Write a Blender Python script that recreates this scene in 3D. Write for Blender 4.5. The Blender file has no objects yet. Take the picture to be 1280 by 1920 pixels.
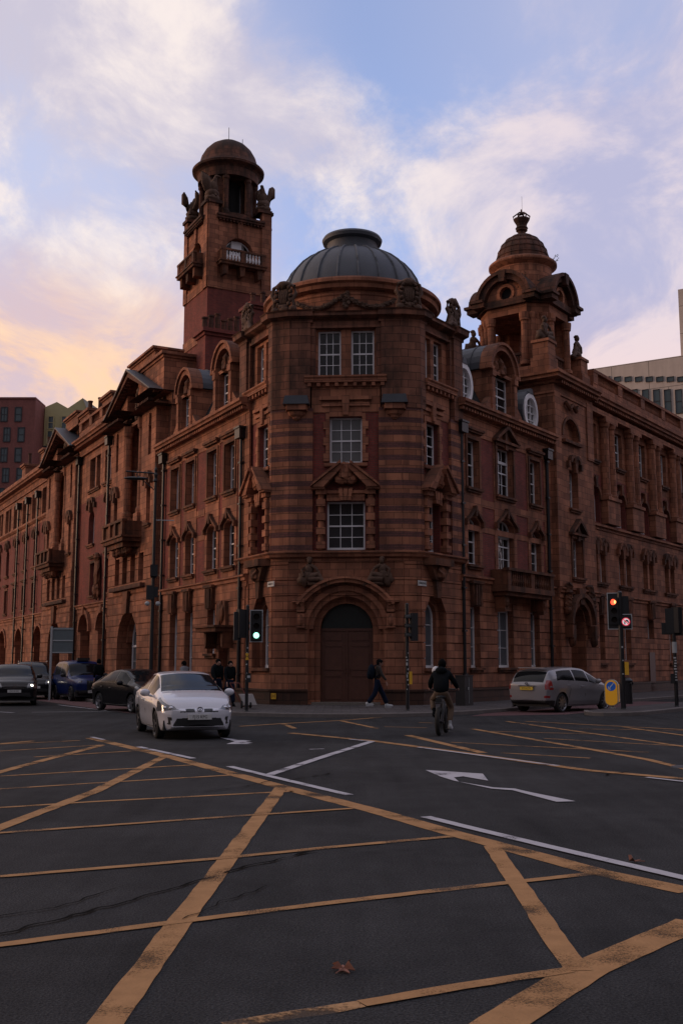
import bpy, bmesh, math, random
from math import pi, sin, cos, radians as rad, atan2, sqrt, hypot
from mathutils import Vector, Matrix, noise
random.seed(7)
S=bpy.context.scene
C=bpy.data.collections.new("scene"); S.collection.children.link(C)
# ---------------- camera ----------------
cam=bpy.data.cameras.new("camera"); co=bpy.data.objects.new("camera",cam); C.objects.link(co)
S.camera=co; co.location=(0,0,1.65); co.rotation_euler=(pi/2+math.atan(285/2000),0,0)
cam.sensor_fit='VERTICAL'; cam.sensor_height=36; cam.sensor_width=24; cam.lens=37.5; cam.clip_end=3000
S.view_settings.view_transform='Standard'; S.view_settings.look='None'; S.view_settings.gamma=1; S.view_settings.exposure=.16
# ---------------- world ----------------
SUN_AZ=-82; SUN_EL=5
W=bpy.data.worlds.new("World"); S.world=W; W.use_nodes=True
def sky_world():
    nt=W.node_tree; N=nt.nodes; L=nt.links; N.clear()
    def n(t,**k):
        x=N.new(t)
        for a,b in k.items(): setattr(x,a,b)
        return x
    def math_(op,a,b=None,c=None,clamp=False):
        x=n('ShaderNodeMath',operation=op); x.use_clamp=clamp
        for i,v in enumerate((a,b,c)):
            if v is None: continue
            if isinstance(v,(int,float)): x.inputs[i].default_value=v
            else: L.new(v,x.inputs[i])
        return x.outputs[0]
    def mix(f,a,b):
        x=n('ShaderNodeMix',data_type='RGBA')
        if isinstance(f,(int,float)): x.inputs[0].default_value=f
        else: L.new(f,x.inputs[0])
        for i,v in ((6,a),(7,b)):
            if isinstance(v,tuple): x.inputs[i].default_value=(*v,1)
            else: L.new(v,x.inputs[i])
        return x.outputs[2]
    out=n('ShaderNodeOutputWorld'); bg=n('ShaderNodeBackground'); bg.inputs[1].default_value=1.0
    sky=n('ShaderNodeTexSky',sky_type='NISHITA'); sky.sun_disc=False
    sky.sun_elevation=rad(SUN_EL); sky.sun_rotation=rad(SUN_AZ); sky.air_density=1.0; sky.dust_density=1.0; sky.ozone_density=2.0
    tc=n('ShaderNodeTexCoord'); sx=n('ShaderNodeSeparateXYZ'); L.new(tc.outputs['Generated'],sx.inputs[0])
    X,Y,Z=sx.outputs
    zc=math_('MAXIMUM',Z,0.02)
    hl=math_('SQRT',math_('ADD',math_('MULTIPLY',X,X),math_('MULTIPLY',Y,Y)))
    az=math_('ARCTAN2',X,Y)           # 0 = straight ahead, + = right
    el=math_('ARCTAN2',Z,hl)
    # cloud plane coordinates
    cb=n('ShaderNodeCombineXYZ')
    L.new(math_('DIVIDE',X,math_('ADD',zc,0.16)),cb.inputs[0]); L.new(math_('DIVIDE',Y,math_('ADD',zc,0.16)),cb.inputs[1])
    mp=n('ShaderNodeMapping'); L.new(cb.outputs[0],mp.inputs[0]); mp.inputs['Location'].default_value=CLOUD_OFF; mp.inputs['Rotation'].default_value=(0,0,rad(38)); mp.inputs['Scale'].default_value=(1.0,.62,1)
    def noi(scale,det,rough,dist=0.0):
        x=n('ShaderNodeTexNoise'); L.new(mp.outputs[0],x.inputs['Vector']); x.inputs['Scale'].default_value=scale; x.inputs['Detail'].default_value=det; x.inputs['Roughness'].default_value=rough; x.inputs['Distortion'].default_value=dist
        return x.outputs[0]
    def ramp(x,a,b):
        r=n('ShaderNodeMapRange',interpolation_type='SMOOTHSTEP'); L.new(math_('MULTIPLY',x,-1) if a>b else x,r.inputs[0])
        r.inputs[1].default_value=-a if a>b else a; r.inputs[2].default_value=-b if a>b else b; return r.outputs[0]
    big=noi(1.5,4,.5,.3); wisp=noi(3.6,8,.62,.6); fine=noi(9.0,9,.68,.3)
    dens=math_('ADD',math_('MULTIPLY',big,.50),math_('ADD',math_('MULTIPLY',wisp,.38),math_('MULTIPLY',fine,.20)))
    # a bank of cloud runs diagonally across the sky, descending to the right
    band=math_('ADD',el,math_('MULTIPLY',az,.31))
    bd=math_('ABSOLUTE',math_('SUBTRACT',band,.475))
    dens=math_('ADD',dens,math_('MAXIMUM',math_('MULTIPLY',math_('SUBTRACT',.085,bd),1.3),-.045))
    dens=math_('ADD',dens,math_('MULTIPLY',math_('MULTIPLY',math_('MAXIMUM',math_('SUBTRACT',az,.06),0),ramp(el,.70,.38)),.75))
    dens=math_('ADD',dens,math_('MULTIPLY',math_('MAXIMUM',math_('SUBTRACT',math_('MULTIPLY',az,-1),.20),0),.5))
    cov=n('ShaderNodeMapRange',interpolation_type='SMOOTHSTEP'); L.new(dens,cov.inputs[0]); cov.inputs[1].default_value=.48; cov.inputs[2].default_value=.63
    cov=cov.outputs[0]
    lowv=ramp(math_('ADD',el,math_('MULTIPLY',wisp,.22)),.52,.38); leftv=ramp(math_('ADD',az,math_('MULTIPLY',wisp,.25)),.09,-.06); leftw=ramp(az,-.02,-.3); lowr=ramp(el,.36,.20)
    warm=math_('MULTIPLY',lowv,leftv)
    blue=mix(ramp(el,.62,.30),(.32,.41,.70),(.33,.49,.90))
    nis=n('ShaderNodeMix',data_type='RGBA'); nis.inputs[0].default_value=.86
    sc=n('ShaderNodeVectorMath',operation='SCALE'); L.new(sky.outputs[0],sc.inputs[0]); sc.inputs['Scale'].default_value=.12
    L.new(sc.outputs[0],nis.inputs[6]); L.new(blue,nis.inputs[7])
    shade=ramp(wisp,.38,.64)
    cold=mix(shade,(.44,.44,.62),(.76,.65,.68))
    cream=mix(shade,(.56,.52,.62),(.90,.79,.74))
    pink=mix(shade,(.60,.46,.54),(.92,.66,.60))
    peach=mix(shade,(.74,.50,.46),(1.0,.64,.36))
    cl=mix(ramp(az,.0,.22),cream,cold)
    cl=mix(math_('MULTIPLY',lowr,.75),cl,pink)
    cl=mix(warm,cl,peach)
    base=mix(math_('MULTIPLY',leftw,.6),nis.outputs[2],(.62,.63,.78))
    veil=mix(math_('ADD',math_('MULTIPLY',ramp(big,.36,.62),.30),math_('MULTIPLY',ramp(az,.0,.2),.22)),base,(.62,.57,.68))
    veil=mix(math_('MULTIPLY',warm,.9),veil,mix(ramp(wisp,.40,.60),(.66,.50,.53),(.98,.64,.40)))
    col=mix(math_('MULTIPLY',cov,.9),veil,cl)
    bk=n('ShaderNodeMapRange',interpolation_type='SMOOTHSTEP'); L.new(math_('MULTIPLY',Y,-1),bk.inputs[0]); bk.inputs[1].default_value=-.25; bk.inputs[2].default_value=.35; bk.inputs[3].default_value=0; bk.inputs[4].default_value=.92
    eastern=mix(ramp(el,.25,.95),(.15,.15,.185),(.44,.41,.47))
    L.new(mix(bk.outputs[0],col,eastern),bg.inputs[0]); L.new(bg.outputs[0],out.inputs[0])
CLOUD_OFF=(2.3,.4,0); BACK=.33
sky_world()
sun=bpy.data.lights.new("sun",'SUN'); so=bpy.data.objects.new("sun",sun); C.objects.link(so)
sun.energy=1.0; sun.angle=rad(16); sun.color=(1.0,.62,.40)
sd=Vector((sin(rad(SUN_AZ))*cos(rad(SUN_EL+4)),cos(rad(SUN_AZ))*cos(rad(SUN_EL+4)),sin(rad(SUN_EL+4))))
so.rotation_euler=(-sd).to_track_quat('-Z','Y').to_euler(); so.location=(-30,0,40)

# ---------------- helpers ----------------
WL={}   # world location of each object that can be a parent
class Fr:
    def __init__(s,o,u,n,z=0): s.o=o; s.u=u; s.n=n; s.z=z
    def p(s,u,d,z): return (s.o[0]+s.u[0]*u+s.n[0]*d, s.o[1]+s.u[1]*u+s.n[1]*d, z+s.z)
    def xy(s,u,d): return s.p(u,d,0)[:2]
    def sub(s,u,d,ang=0,z=0):
        c,q=cos(ang),sin(ang)
        return Fr(s.xy(u,d),(s.u[0]*c-s.n[0]*q,s.u[1]*c-s.n[1]*q),(s.n[0]*c+s.u[0]*q,s.n[1]*c+s.u[1]*q),s.z+z)
WF=Fr((0,0),(1,0),(0,1))
def head(fr,x,y,hx,hy,z=0): # frame with d = forward (heading), u = right
    l=hypot(hx,hy); hx/=l; hy/=l
    return Fr((x,y),(hy,-hx),(hx,hy),z)
class M:
    def __init__(s,fr=WF): s.fr=fr; s.v=[]; s.f=[]; s.mi=[]; s.m=0
    def mat(s,i): s.m=i; return s
    def add(s,vs,fs):
        b=len(s.v); s.v+= [s.fr.p(*v) for v in vs]
        for f in fs: s.f.append([b+i for i in f]); s.mi.append(s.m)
        return s
    def face(s,*vs): return s.add(vs,[range(len(vs))])
    def box(s,u0,u1,d0,d1,z0,z1):
        v=[(u,d,z) for z in (z0,z1) for d in (d0,d1) for u in (u0,u1)]
        return s.add(v,[(0,1,3,2),(4,6,7,5),(0,4,5,1),(2,3,7,6),(0,2,6,4),(1,5,7,3)])
    def prism(s,poly,d0,d1): # poly in (u,z)
        n=len(poly); v=[(u,d0,z) for u,z in poly]+[(u,d1,z) for u,z in poly]
        return s.add(v,[range(n),range(2*n-1,n-1,-1)]+[(i,(i+1)%n,n+(i+1)%n,n+i) for i in range(n)])
    def slab(s,poly,z0,z1): # poly in (u,d)
        n=len(poly); v=[(u,d,z0) for u,d in poly]+[(u,d,z1) for u,d in poly]
        return s.add(v,[range(n),range(2*n-1,n-1,-1)]+[(i,(i+1)%n,n+(i+1)%n,n+i) for i in range(n)])
    def arc(s,cu,cz,r0,r1,a0,a1,d0,d1,n=12,e=1.0): # ring sector in the facade plane
        v=[];f=[]
        for i in range(n+1):
            a=a0+(a1-a0)*i/n
            for r in (r0,r1):
                for d in (d0,d1): v.append((cu+r*cos(a),d,cz+r*sin(a)*e))
        for i in range(n):
            b=4*i
            f+=[(b,b+4,b+6,b+2),(b+1,b+3,b+7,b+5),(b,b+1,b+5,b+4),(b+2,b+6,b+7,b+3)]
        f+=[(0,2,3,1),(4*n,4*n+1,4*n+3,4*n+2)]
        return s.add(v,f)
    def lathe(s,cu,cd,prof,n=24,a0=0,a1=2*pi,sq=1.0):
        full=abs(a1-a0-2*pi)<1e-6; k=n if full else n+1; v=[];f=[]; m=len(prof)
        for i in range(k):
            a=a0+(a1-a0)*i/n
            for r,z in prof: v.append((cu+r*cos(a),cd+r*sin(a)*sq,z))
        for i in range(n):
            j=(i+1)%k
            for q in range(m-1): f.append((i*m+q,j*m+q,j*m+q+1,i*m+q+1))
        if full:
            for q,rv in ((0,1),(m-1,0)):
                if prof[q][0]>1e-4: f.append([i*m+q for i in (range(k-1,-1,-1) if rv else range(k))])
        return s.add(v,f)
    def tube(s,pts,r,n=8,caps=True):
        P=[Vector(p) for p in pts]; v=[];f=[]
        rs=r if isinstance(r,(list,tuple)) else [r]*len(P)
        for i,p in enumerate(P):
            t=(P[min(i+1,len(P)-1)]-P[max(i-1,0)]).normalized()
            a=Vector((0,0,1)) if abs(t.z)<.9 else Vector((1,0,0))
            x=t.cross(a).normalized(); y=t.cross(x)
            for k in range(n):
                q=2*pi*k/n; w=p+x*cos(q)*rs[i]+y*sin(q)*rs[i]; v.append(tuple(w))
        for i in range(len(P)-1):
            for k in range(n): f.append((i*n+k,i*n+(k+1)%n,(i+1)*n+(k+1)%n,(i+1)*n+k))
        if caps: f+=[range(n-1,-1,-1),range((len(P)-1)*n,len(P)*n)]
        return s.add(v,f)
    def ball(s,c,r,nu=10,nv=7,jit=0,seed=0):
        rx,ry,rz=r if isinstance(r,(tuple,list)) else (r,r,r); v=[];f=[]
        v.append((c[0],c[1],c[2]-rz))
        for j in range(1,nv):
            b=-pi/2+pi*j/nv
            for i in range(nu):
                a=2*pi*i/nu; k=1
                if jit: k=1+jit*noise.noise(Vector((cos(a)*cos(b)*2.3+seed,sin(a)*cos(b)*2.3,sin(b)*2.3)))
                v.append((c[0]+rx*cos(a)*cos(b)*k,c[1]+ry*sin(a)*cos(b)*k,c[2]+rz*sin(b)*k))
        v.append((c[0],c[1],c[2]+rz)); t=len(v)-1
        for i in range(nu):
            f.append((0,1+(i+1)%nu,1+i)); f.append((t,t-nu+i,t-nu+(i+1)%nu))
        for j in range(nv-2):
            for i in range(nu): f.append((1+j*nu+i,1+j*nu+(i+1)%nu,1+(j+1)*nu+(i+1)%nu,1+(j+1)*nu+i))
        return s.add(v,f)
    def obj(s,name,mats,parent=None,smooth=False,ang=35):
        me=bpy.data.meshes.new(name); w=WL.get(parent.name,(0,0,0)) if parent else (0,0,0)
        me.from_pydata([(a-w[0],b-w[1],c-w[2]) for a,b,c in s.v],[],[tuple(f) for f in s.f])
        if not isinstance(mats,(list,tuple)): mats=[mats]
        for m in mats: me.materials.append(m)
        me.polygons.foreach_set('material_index',s.mi)
        bm=bmesh.new(); bm.from_mesh(me); bmesh.ops.recalc_face_normals(bm,faces=bm.faces)
        uv=bm.loops.layers.uv.new('UVMap')
        for f in bm.faces:
            n=f.normal
            if abs(n.z)<.75:
                t=Vector((-n.y,n.x,0)); t=t.normalized() if t.length>1e-6 else Vector((1,0,0))
                if t.x<0: t=-t
                for l in f.loops: l[uv].uv=(l.vert.co.dot(t),l.vert.co.z+w[2])
            else:
                for l in f.loops: l[uv].uv=(l.vert.co.x,l.vert.co.y)
        bm.to_mesh(me); bm.free()
        if smooth:
            me.shade_smooth()
            try: me.set_sharp_from_angle(angle=rad(ang))
            except Exception: pass
        o=bpy.data.objects.new(name,me); C.objects.link(o)
        if parent: o.parent=parent; WL[o.name]=w
        else: WL[o.name]=(0,0,0)
        return o
def tag(o,label=None,cat=None,group=None,kind=None):
    for k,v in (('label',label),('category',cat),('group',group),('kind',kind)):
        if v: o[k]=v
    return o
def thing(name,loc,label,cat,group=None):
    o=bpy.data.objects.new(name,None); C.objects.link(o); o.location=loc; o.empty_display_size=.3
    WL[o.name]=tuple(loc); return tag(o,label,cat,group)
def text(name,s,size,fr,u,d,z,mat,parent,depth=.004,sx=1.0,flip=1):
    cu=bpy.data.curves.new(name,'FONT'); cu.body=s; cu.size=size; cu.align_x='CENTER'; cu.align_y='CENTER'; cu.extrude=depth
    t=bpy.data.objects.new(name+'_tmp',cu); C.objects.link(t)
    dg=bpy.context.evaluated_depsgraph_get(); me=bpy.data.meshes.new_from_object(t.evaluated_get(dg)); 
    m=M(fr); m.add([(u+v.co.x*sx*flip,d+v.co.z,z+v.co.y) for v in me.vertices],[list(p.vertices) for p in me.polygons])
    bpy.data.objects.remove(t); bpy.data.meshes.remove(me); bpy.data.curves.remove(cu)
    return m.obj(name,mat,parent)
def mould(m,path,prof,close=False,caps=True):
    """sweep profile [(offset outward,z)] along plan path (world xy); outward = right side of travel reversed"""
    n=len(path); P=[Vector(p[:2]) for p in path]; N=[]
    for i in range(n):
        segs=[]
        if i>0 or close: segs.append(P[i]-P[i-1])
        if i<n-1 or close: segs.append(P[(i+1)%n]-P[i])
        ns=[Vector((q.y,-q.x)).normalized() for q in segs]
        if len(ns)==1: N.append(ns[0])
        else:
            b=(ns[0]+ns[1]).normalized(); N.append(b/max(.4,b.dot(ns[0])))
    k=len(prof); v=[]
    for i in range(n):
        for o,z in prof: q=P[i]+N[i]*o; v.append((q.x,q.y,z))
    f=[]
    for i in range(n if close else n-1):
        j=(i+1)%n
        for q in range(k-1): f.append((i*k+q,j*k+q,j*k+q+1,i*k+q+1))
    if caps and not close: f+=[range(k),range(n*k-1,(n-1)*k-1,-1)]
    fr=m.fr; m.fr=WF; m.add(v,f); m.fr=fr; return m
def headz(o,u):
    a0,a1,b0,b1,ar=o
    if ar<=0: return b1
    c=(a0+a1)/2; h=(a1-a0)/2; t=min(1,abs(u-c)/h); return b1-ar+ar*sqrt(max(0,1-t*t))
def wall(m,u0,u1,z0,z1,d,ops=(),rev=.3,edge=0,seg=12):
    ops=sorted(ops); x=u0
    def quad(a,b,c,e): 
        if b-a>1e-4 and e-c>1e-4: m.face((a,d,c),(b,d,c),(b,d,e),(a,d,e))
    for o in ops:
        a0,a1,b0,b1,ar=o
        quad(x,a0,z0,z1); quad(a0,a1,z0,b0)
        n=seg if ar>0 else 1
        hs=[]
        for i in range(n+1):
            u=(a0+a1)/2-(a1-a0)/2*cos(pi*i/n) if ar>0 else a0+(a1-a0)*i
            hs.append((u,headz(o,u)))
        for i in range(n):
            (p,q),(r,t)=hs[i],hs[i+1]
            if z1-min(q,t)>1e-4: m.face((p,d,q),(r,d,t),(r,d,z1),(p,d,z1))
            m.face((p,d,q),(r,d,t),(r,d-rev,t),(p,d-rev,q))
        for a in (a0,a1): 
            zt=b1-ar if ar>0 else b1
            m.face((a,d,b0),(a,d-rev,b0),(a,d-rev,zt),(a,d,zt))
        m.face((a0,d,b0),(a1,d,b0),(a1,d-rev,b0),(a0,d-rev,b0))
        x=a1
    quad(x,u1,z0,z1)
    if edge:
        for a in (u0,u1): m.face((a,d,z0),(a,d-edge,z0),(a,d-edge,z1),(a,d,z1))
        for z in (z0,z1): m.face((u0,d,z),(u1,d,z),(u1,d-edge,z),(u0,d-edge,z))
def courses(m,u0,u1,z0,z1,d,ops=(),pitch=.6,gap=.035,t=.05,edge=True):
    z=z0
    while z<z1-.05:
        za,zb=z+gap/2,min(z+pitch,z1)-gap/2
        cuts=[]
        for o in sorted(ops):
            a0,a1,b0,b1,ar=o
            if b0>=za+(zb-za)*.5 or b1<=za+(zb-za)*.4: continue
            def ext(zz):
                zs=b1-ar
                if zz<=zs or ar<=0: return a0,a1
                k=sqrt(max(0,1-min(1,(zz-zs)/ar)**2)); c=(a0+a1)/2; h=(a1-a0)/2*max(k,.15); return c-h,c+h
            cuts.append((ext(za),ext(zb)))
        x0,x1=u0,u0
        def blk(a,b,c,e): # bottom a..b, top c..e
            if b-a<.02: return
            m.prism([(a,za),(b,za),(e,zb),(c,zb)],d,d+t)
        for (a,b),(c,e) in cuts: blk(x0,a,x1,c); x0,x1=b,e
        blk(x0,u1,x1,u1)
        z+=pitch
# ---------------- materials ----------------
def mat(name,col,rough=.8,metal=0.0,var=.12,scale=6,bump=.0,emit=None,es=0,spec=.5,coat=0,bscale=None,alpha_noise=None,trans=0):
    m=bpy.data.materials.new(name); m.use_nodes=True; nt=m.node_tree; b=nt.nodes['Principled BSDF']; L=nt.links
    b.inputs['Roughness'].default_value=rough; b.inputs['Metallic'].default_value=metal; b.inputs['Specular IOR Level'].default_value=spec
    if coat: b.inputs['Coat Weight'].default_value=coat; b.inputs['Coat Roughness'].default_value=.04
    if trans: b.inputs['Transmission Weight'].default_value=trans
    tc=nt.nodes.new('ShaderNodeTexCoord'); no=nt.nodes.new('ShaderNodeTexNoise'); no.inputs['Scale'].default_value=scale; no.inputs['Detail'].default_value=6
    L.new(tc.outputs['Object'],no.inputs['Vector'])
    mx=nt.nodes.new('ShaderNodeMix'); mx.data_type='RGBA'; L.new(no.outputs[0],mx.inputs[0])
    mx.inputs[6].default_value=tuple(max(0,c*(1-var)) for c in col)+(1,); mx.inputs[7].default_value=tuple(min(1,c*(1+var)) for c in col)+(1,)
    L.new(mx.outputs[2],b.inputs['Base Color'])
    if bump:
        n2=nt.nodes.new('ShaderNodeTexNoise'); n2.inputs['Scale'].default_value=bscale or scale*6; n2.inputs['Detail'].default_value=4; L.new(tc.outputs['Object'],n2.inputs['Vector'])
        bp=nt.nodes.new('ShaderNodeBump'); bp.inputs['Strength'].default_value=bump; bp.inputs['Distance'].default_value=.02; L.new(n2.outputs[0],bp.inputs['Height']); L.new(bp.outputs[0],b.inputs['Normal'])
    if emit: b.inputs['Emission Color'].default_value=(*emit,1); b.inputs['Emission Strength'].default_value=es
    if alpha_noise:
        sc,lo,hi=alpha_noise
        n3=nt.nodes.new('ShaderNodeTexNoise'); n3.inputs['Scale'].default_value=sc; n3.inputs['Detail'].default_value=9; n3.inputs['Roughness'].default_value=.7; L.new(tc.outputs['Object'],n3.inputs['Vector'])
        n4=nt.nodes.new('ShaderNodeTexNoise'); n4.inputs['Scale'].default_value=1.7; n4.inputs['Detail'].default_value=5; L.new(tc.outputs['Object'],n4.inputs['Vector'])
        a0=nt.nodes.new('ShaderNodeMath'); a0.operation='MULTIPLY'; L.new(n4.outputs[0],a0.inputs[0]); a0.inputs[1].default_value=.9
        a1=nt.nodes.new('ShaderNodeMath'); a1.operation='MULTIPLY_ADD'; L.new(n3.outputs[0],a1.inputs[0]); a1.inputs[1].default_value=.55; L.new(a0.outputs[0],a1.inputs[2])
        mr=nt.nodes.new('ShaderNodeMapRange'); L.new(a1.outputs[0],mr.inputs[0]); mr.inputs[1].default_value=lo; mr.inputs[2].default_value=hi; mr.inputs[3].default_value=.12; L.new(mr.outputs[0],b.inputs['Alpha'])
    return m
def masonry(name,c1,c2,mort,bw,bh,ms=.012,bump=.5,rough=.75,dirt=.55,stripe=None,dirtcol=(.035,.026,.022),soot=0.5):
    m=bpy.data.materials.new(name); m.use_nodes=True; nt=m.node_tree; b=nt.nodes['Principled BSDF']; L=nt.links; N=nt.nodes
    b.inputs['Roughness'].default_value=rough; b.inputs['Specular IOR Level'].default_value=.12
    uv=N.new('ShaderNodeUVMap'); tc=N.new('ShaderNodeTexCoord')
    def brick(a,c,mo,w,h,s):
        br=N.new('ShaderNodeTexBrick'); L.new(uv.outputs[0],br.inputs['Vector']); br.inputs['Color1'].default_value=(*a,1); br.inputs['Color2'].default_value=(*c,1); br.inputs['Mortar'].default_value=(*mo,1)
        br.inputs['Scale'].default_value=1; br.inputs['Brick Width'].default_value=w; br.inputs['Row Height'].default_value=h; br.inputs['Mortar Size'].default_value=s; br.inputs['Mortar Smooth'].default_value=.2; br.inputs['Bias'].default_value=-.1
        return br
    br=brick(c1,c2,mort,bw,bh,ms); col=br.outputs[0]; fac=br.outputs['Fac']
    if stripe:
        b2=brick((.20,.085,.075),(.145,.065,.062),(.10,.06,.05),.23,.077,.01)
        sp=N.new('ShaderNodeSeparateXYZ'); L.new(uv.outputs[0],sp.inputs[0])
        q=N.new('ShaderNodeMath'); q.operation='DIVIDE'; L.new(sp.outputs[1],q.inputs[0]); q.inputs[1].default_value=stripe
        fr_=N.new('ShaderNodeMath'); fr_.operation='FRACT'; L.new(q.outputs[0],fr_.inputs[0])
        lt=N.new('ShaderNodeMath'); lt.operation='LESS_THAN'; L.new(fr_.outputs[0],lt.inputs[0]); lt.inputs[1].default_value=.42
        mm=N.new('ShaderNodeMix'); mm.data_type='RGBA'; L.new(lt.outputs[0],mm.inputs[0]); L.new(col,mm.inputs[6]); L.new(b2.outputs[0],mm.inputs[7]); col=mm.outputs[2]
    # tone variation between batches of blocks, and dirt
    n1=N.new('ShaderNodeTexNoise'); n1.inputs['Scale'].default_value=.9; n1.inputs['Detail'].default_value=7; n1.inputs['Roughness'].default_value=.65; L.new(tc.outputs['Object'],n1.inputs['Vector'])
    mp=N.new('ShaderNodeMapping'); mp.inputs['Scale'].default_value=(1,1,.16); L.new(tc.outputs['Object'],mp.inputs[0])
    n2=N.new('ShaderNodeTexNoise'); n2.inputs['Scale'].default_value=2.4; n2.inputs['Detail'].default_value=6; L.new(mp.outputs[0],n2.inputs['Vector'])
    ad=N.new('ShaderNodeMath'); ad.operation='ADD'; L.new(n1.outputs[0],ad.inputs[0]); L.new(n2.outputs[0],ad.inputs[1])
    mr=N.new('ShaderNodeMapRange'); L.new(ad.outputs[0],mr.inputs[0]); mr.inputs[1].default_value=.84; mr.inputs[2].default_value=1.16; mr.inputs[3].default_value=0; mr.inputs[4].default_value=dirt
    mx=N.new('ShaderNodeMix'); mx.data_type='RGBA'; L.new(mr.outputs[0],mx.inputs[0]); L.new(col,mx.inputs[6]); mx.inputs[7].default_value=(*dirtcol,1)
    # black soot collects on upward faces (ledges)
    ge=N.new('ShaderNodeNewGeometry'); sg=N.new('ShaderNodeSeparateXYZ'); L.new(ge.outputs['Normal'],sg.inputs[0])
    up=N.new('ShaderNodeMapRange'); L.new(sg.outputs[2],up.inputs[0]); up.inputs[1].default_value=.3; up.inputs[2].default_value=.8; up.inputs[4].default_value=soot
    m2=N.new('ShaderNodeMix'); m2.data_type='RGBA'; L.new(up.outputs[0],m2.inputs[0]); L.new(mx.outputs[2],m2.inputs[6]); m2.inputs[7].default_value=(.03,.027,.024,1)
    L.new(m2.outputs[2],b.inputs['Base Color'])
    n3=N.new('ShaderNodeTexNoise'); n3.inputs['Scale'].default_value=9; n3.inputs['Detail'].default_value=5; L.new(tc.outputs['Object'],n3.inputs['Vector'])
    h=N.new('ShaderNodeMath'); h.operation='MULTIPLY_ADD'; L.new(fac,h.inputs[0]); h.inputs[1].default_value=-1; L.new(n3.outputs[0],h.inputs[2])
    bp=N.new('ShaderNodeBump'); bp.inputs['Strength'].default_value=bump; bp.inputs['Distance'].default_value=.012; L.new(h.outputs[0],bp.inputs['Height']); L.new(bp.outputs[0],b.inputs['Normal'])
    return m
TC1,TC2=(.47,.195,.112),(.245,.098,.060)
terra=masonry('terracotta',TC1,TC2,(.12,.055,.035),.62,.31,.01,dirt=.45)
terra_mid=masonry('stained_terracotta',(.29,.125,.08),(.185,.08,.054),(.07,.038,.028),.62,.31,.012,dirt=.7)
terra_dk=masonry('sooty_terracotta',(.18,.078,.052),(.11,.052,.038),(.06,.032,.022),.62,.31,.012,dirt=.8)
carved=masonry('carved_terracotta',(.25,.10,.056),(.16,.07,.042),(.1,.05,.03),.7,.5,.004,bump=1.0,dirt=.75)
brick=masonry('red_brick',(.30,.068,.055),(.20,.048,.044),(.16,.085,.065),.23,.077,.011,dirt=.35)
stripe=masonry('striped_terracotta_and_brick',TC1,TC2,(.12,.055,.035),.62,.31,.01,stripe=.5,dirt=.45)
plinthm=masonry('brown_glazed_plinth',(.10,.05,.035),(.075,.04,.03),(.03,.02,.018),.7,.28,.012,rough=.45,dirt=.5)
lead=mat('lead_sheet',(.075,.082,.095),.6,.15,.25,2,.3)
slate=masonry('slate',(.055,.058,.065),(.04,.042,.05),(.02,.02,.022),.28,.2,.012,dirt=.3)
white=mat('white_painted_wood',(.80,.79,.80),.5,0,.05)
glass=mat('window_glass',(.012,.015,.018),.05,0,.5,1.5,spec=.5)
def vary_by_object(m,dark_,light_):
    nt=m.node_tree; b=nt.nodes['Principled BSDF']; L=nt.links; oi=nt.nodes.new('ShaderNodeObjectInfo'); r=nt.nodes.new('ShaderNodeMapRange'); r.inputs[1].default_value=.35; r.inputs[2].default_value=1.0; L.new(oi.outputs['Random'],r.inputs[0])
    tc=nt.nodes.new('ShaderNodeTexCoord'); no=nt.nodes.new('ShaderNodeTexNoise'); no.inputs['Scale'].default_value=.9; no.inputs['Detail'].default_value=3; L.new(tc.outputs['Object'],no.inputs['Vector'])
    mu=nt.nodes.new('ShaderNodeMath'); mu.operation='MULTIPLY'; L.new(r.outputs[0],mu.inputs[0]); L.new(no.outputs[0],mu.inputs[1])
    mx=nt.nodes.new('ShaderNodeMix'); mx.data_type='RGBA'; L.new(mu.outputs[0],mx.inputs[0]); mx.inputs[6].default_value=(*dark_,1); mx.inputs[7].default_value=(*light_,1); L.new(mx.outputs[2],b.inputs['Base Color'])
    n2=nt.nodes.new('ShaderNodeTexNoise'); n2.inputs['Scale'].default_value=2.2; L.new(tc.outputs['Object'],n2.inputs['Vector']); bp=nt.nodes.new('ShaderNodeBump'); bp.inputs['Strength'].default_value=.25; bp.inputs['Distance'].default_value=.03; L.new(n2.outputs[0],bp.inputs['Height']); L.new(bp.outputs[0],b.inputs['Normal'])
vary_by_object(glass,(.006,.007,.009),(.075,.076,.08))  # grey of reflections and curtains put into the pane colour at random
blind=mat('glass_with_blind',(.10,.10,.10),.08,0,.25,1.3,spec=.6)
frost=mat('frosted_glass',(.10,.115,.13),.35,0,.25,3,spec=.8)
door_m=mat('varnished_brown_door',(.10,.036,.021),.5,0,.25,5,.1)
dark=mat('dark_interior',(.012,.011,.011),.9)
iron=mat('black_cast_iron',(.012,.012,.014),.45,0,.2,8,.1)
stone=mat('worn_stone_step',(.16,.14,.12),.85,0,.25,7,.2)
statue_m=mat('blackened_terracotta_sculpture',(.10,.055,.036),.85,0,.6,5,1.0,bscale=14)
weed=mat('roof_weed',(.05,.07,.03),.8,0,.4)
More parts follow.
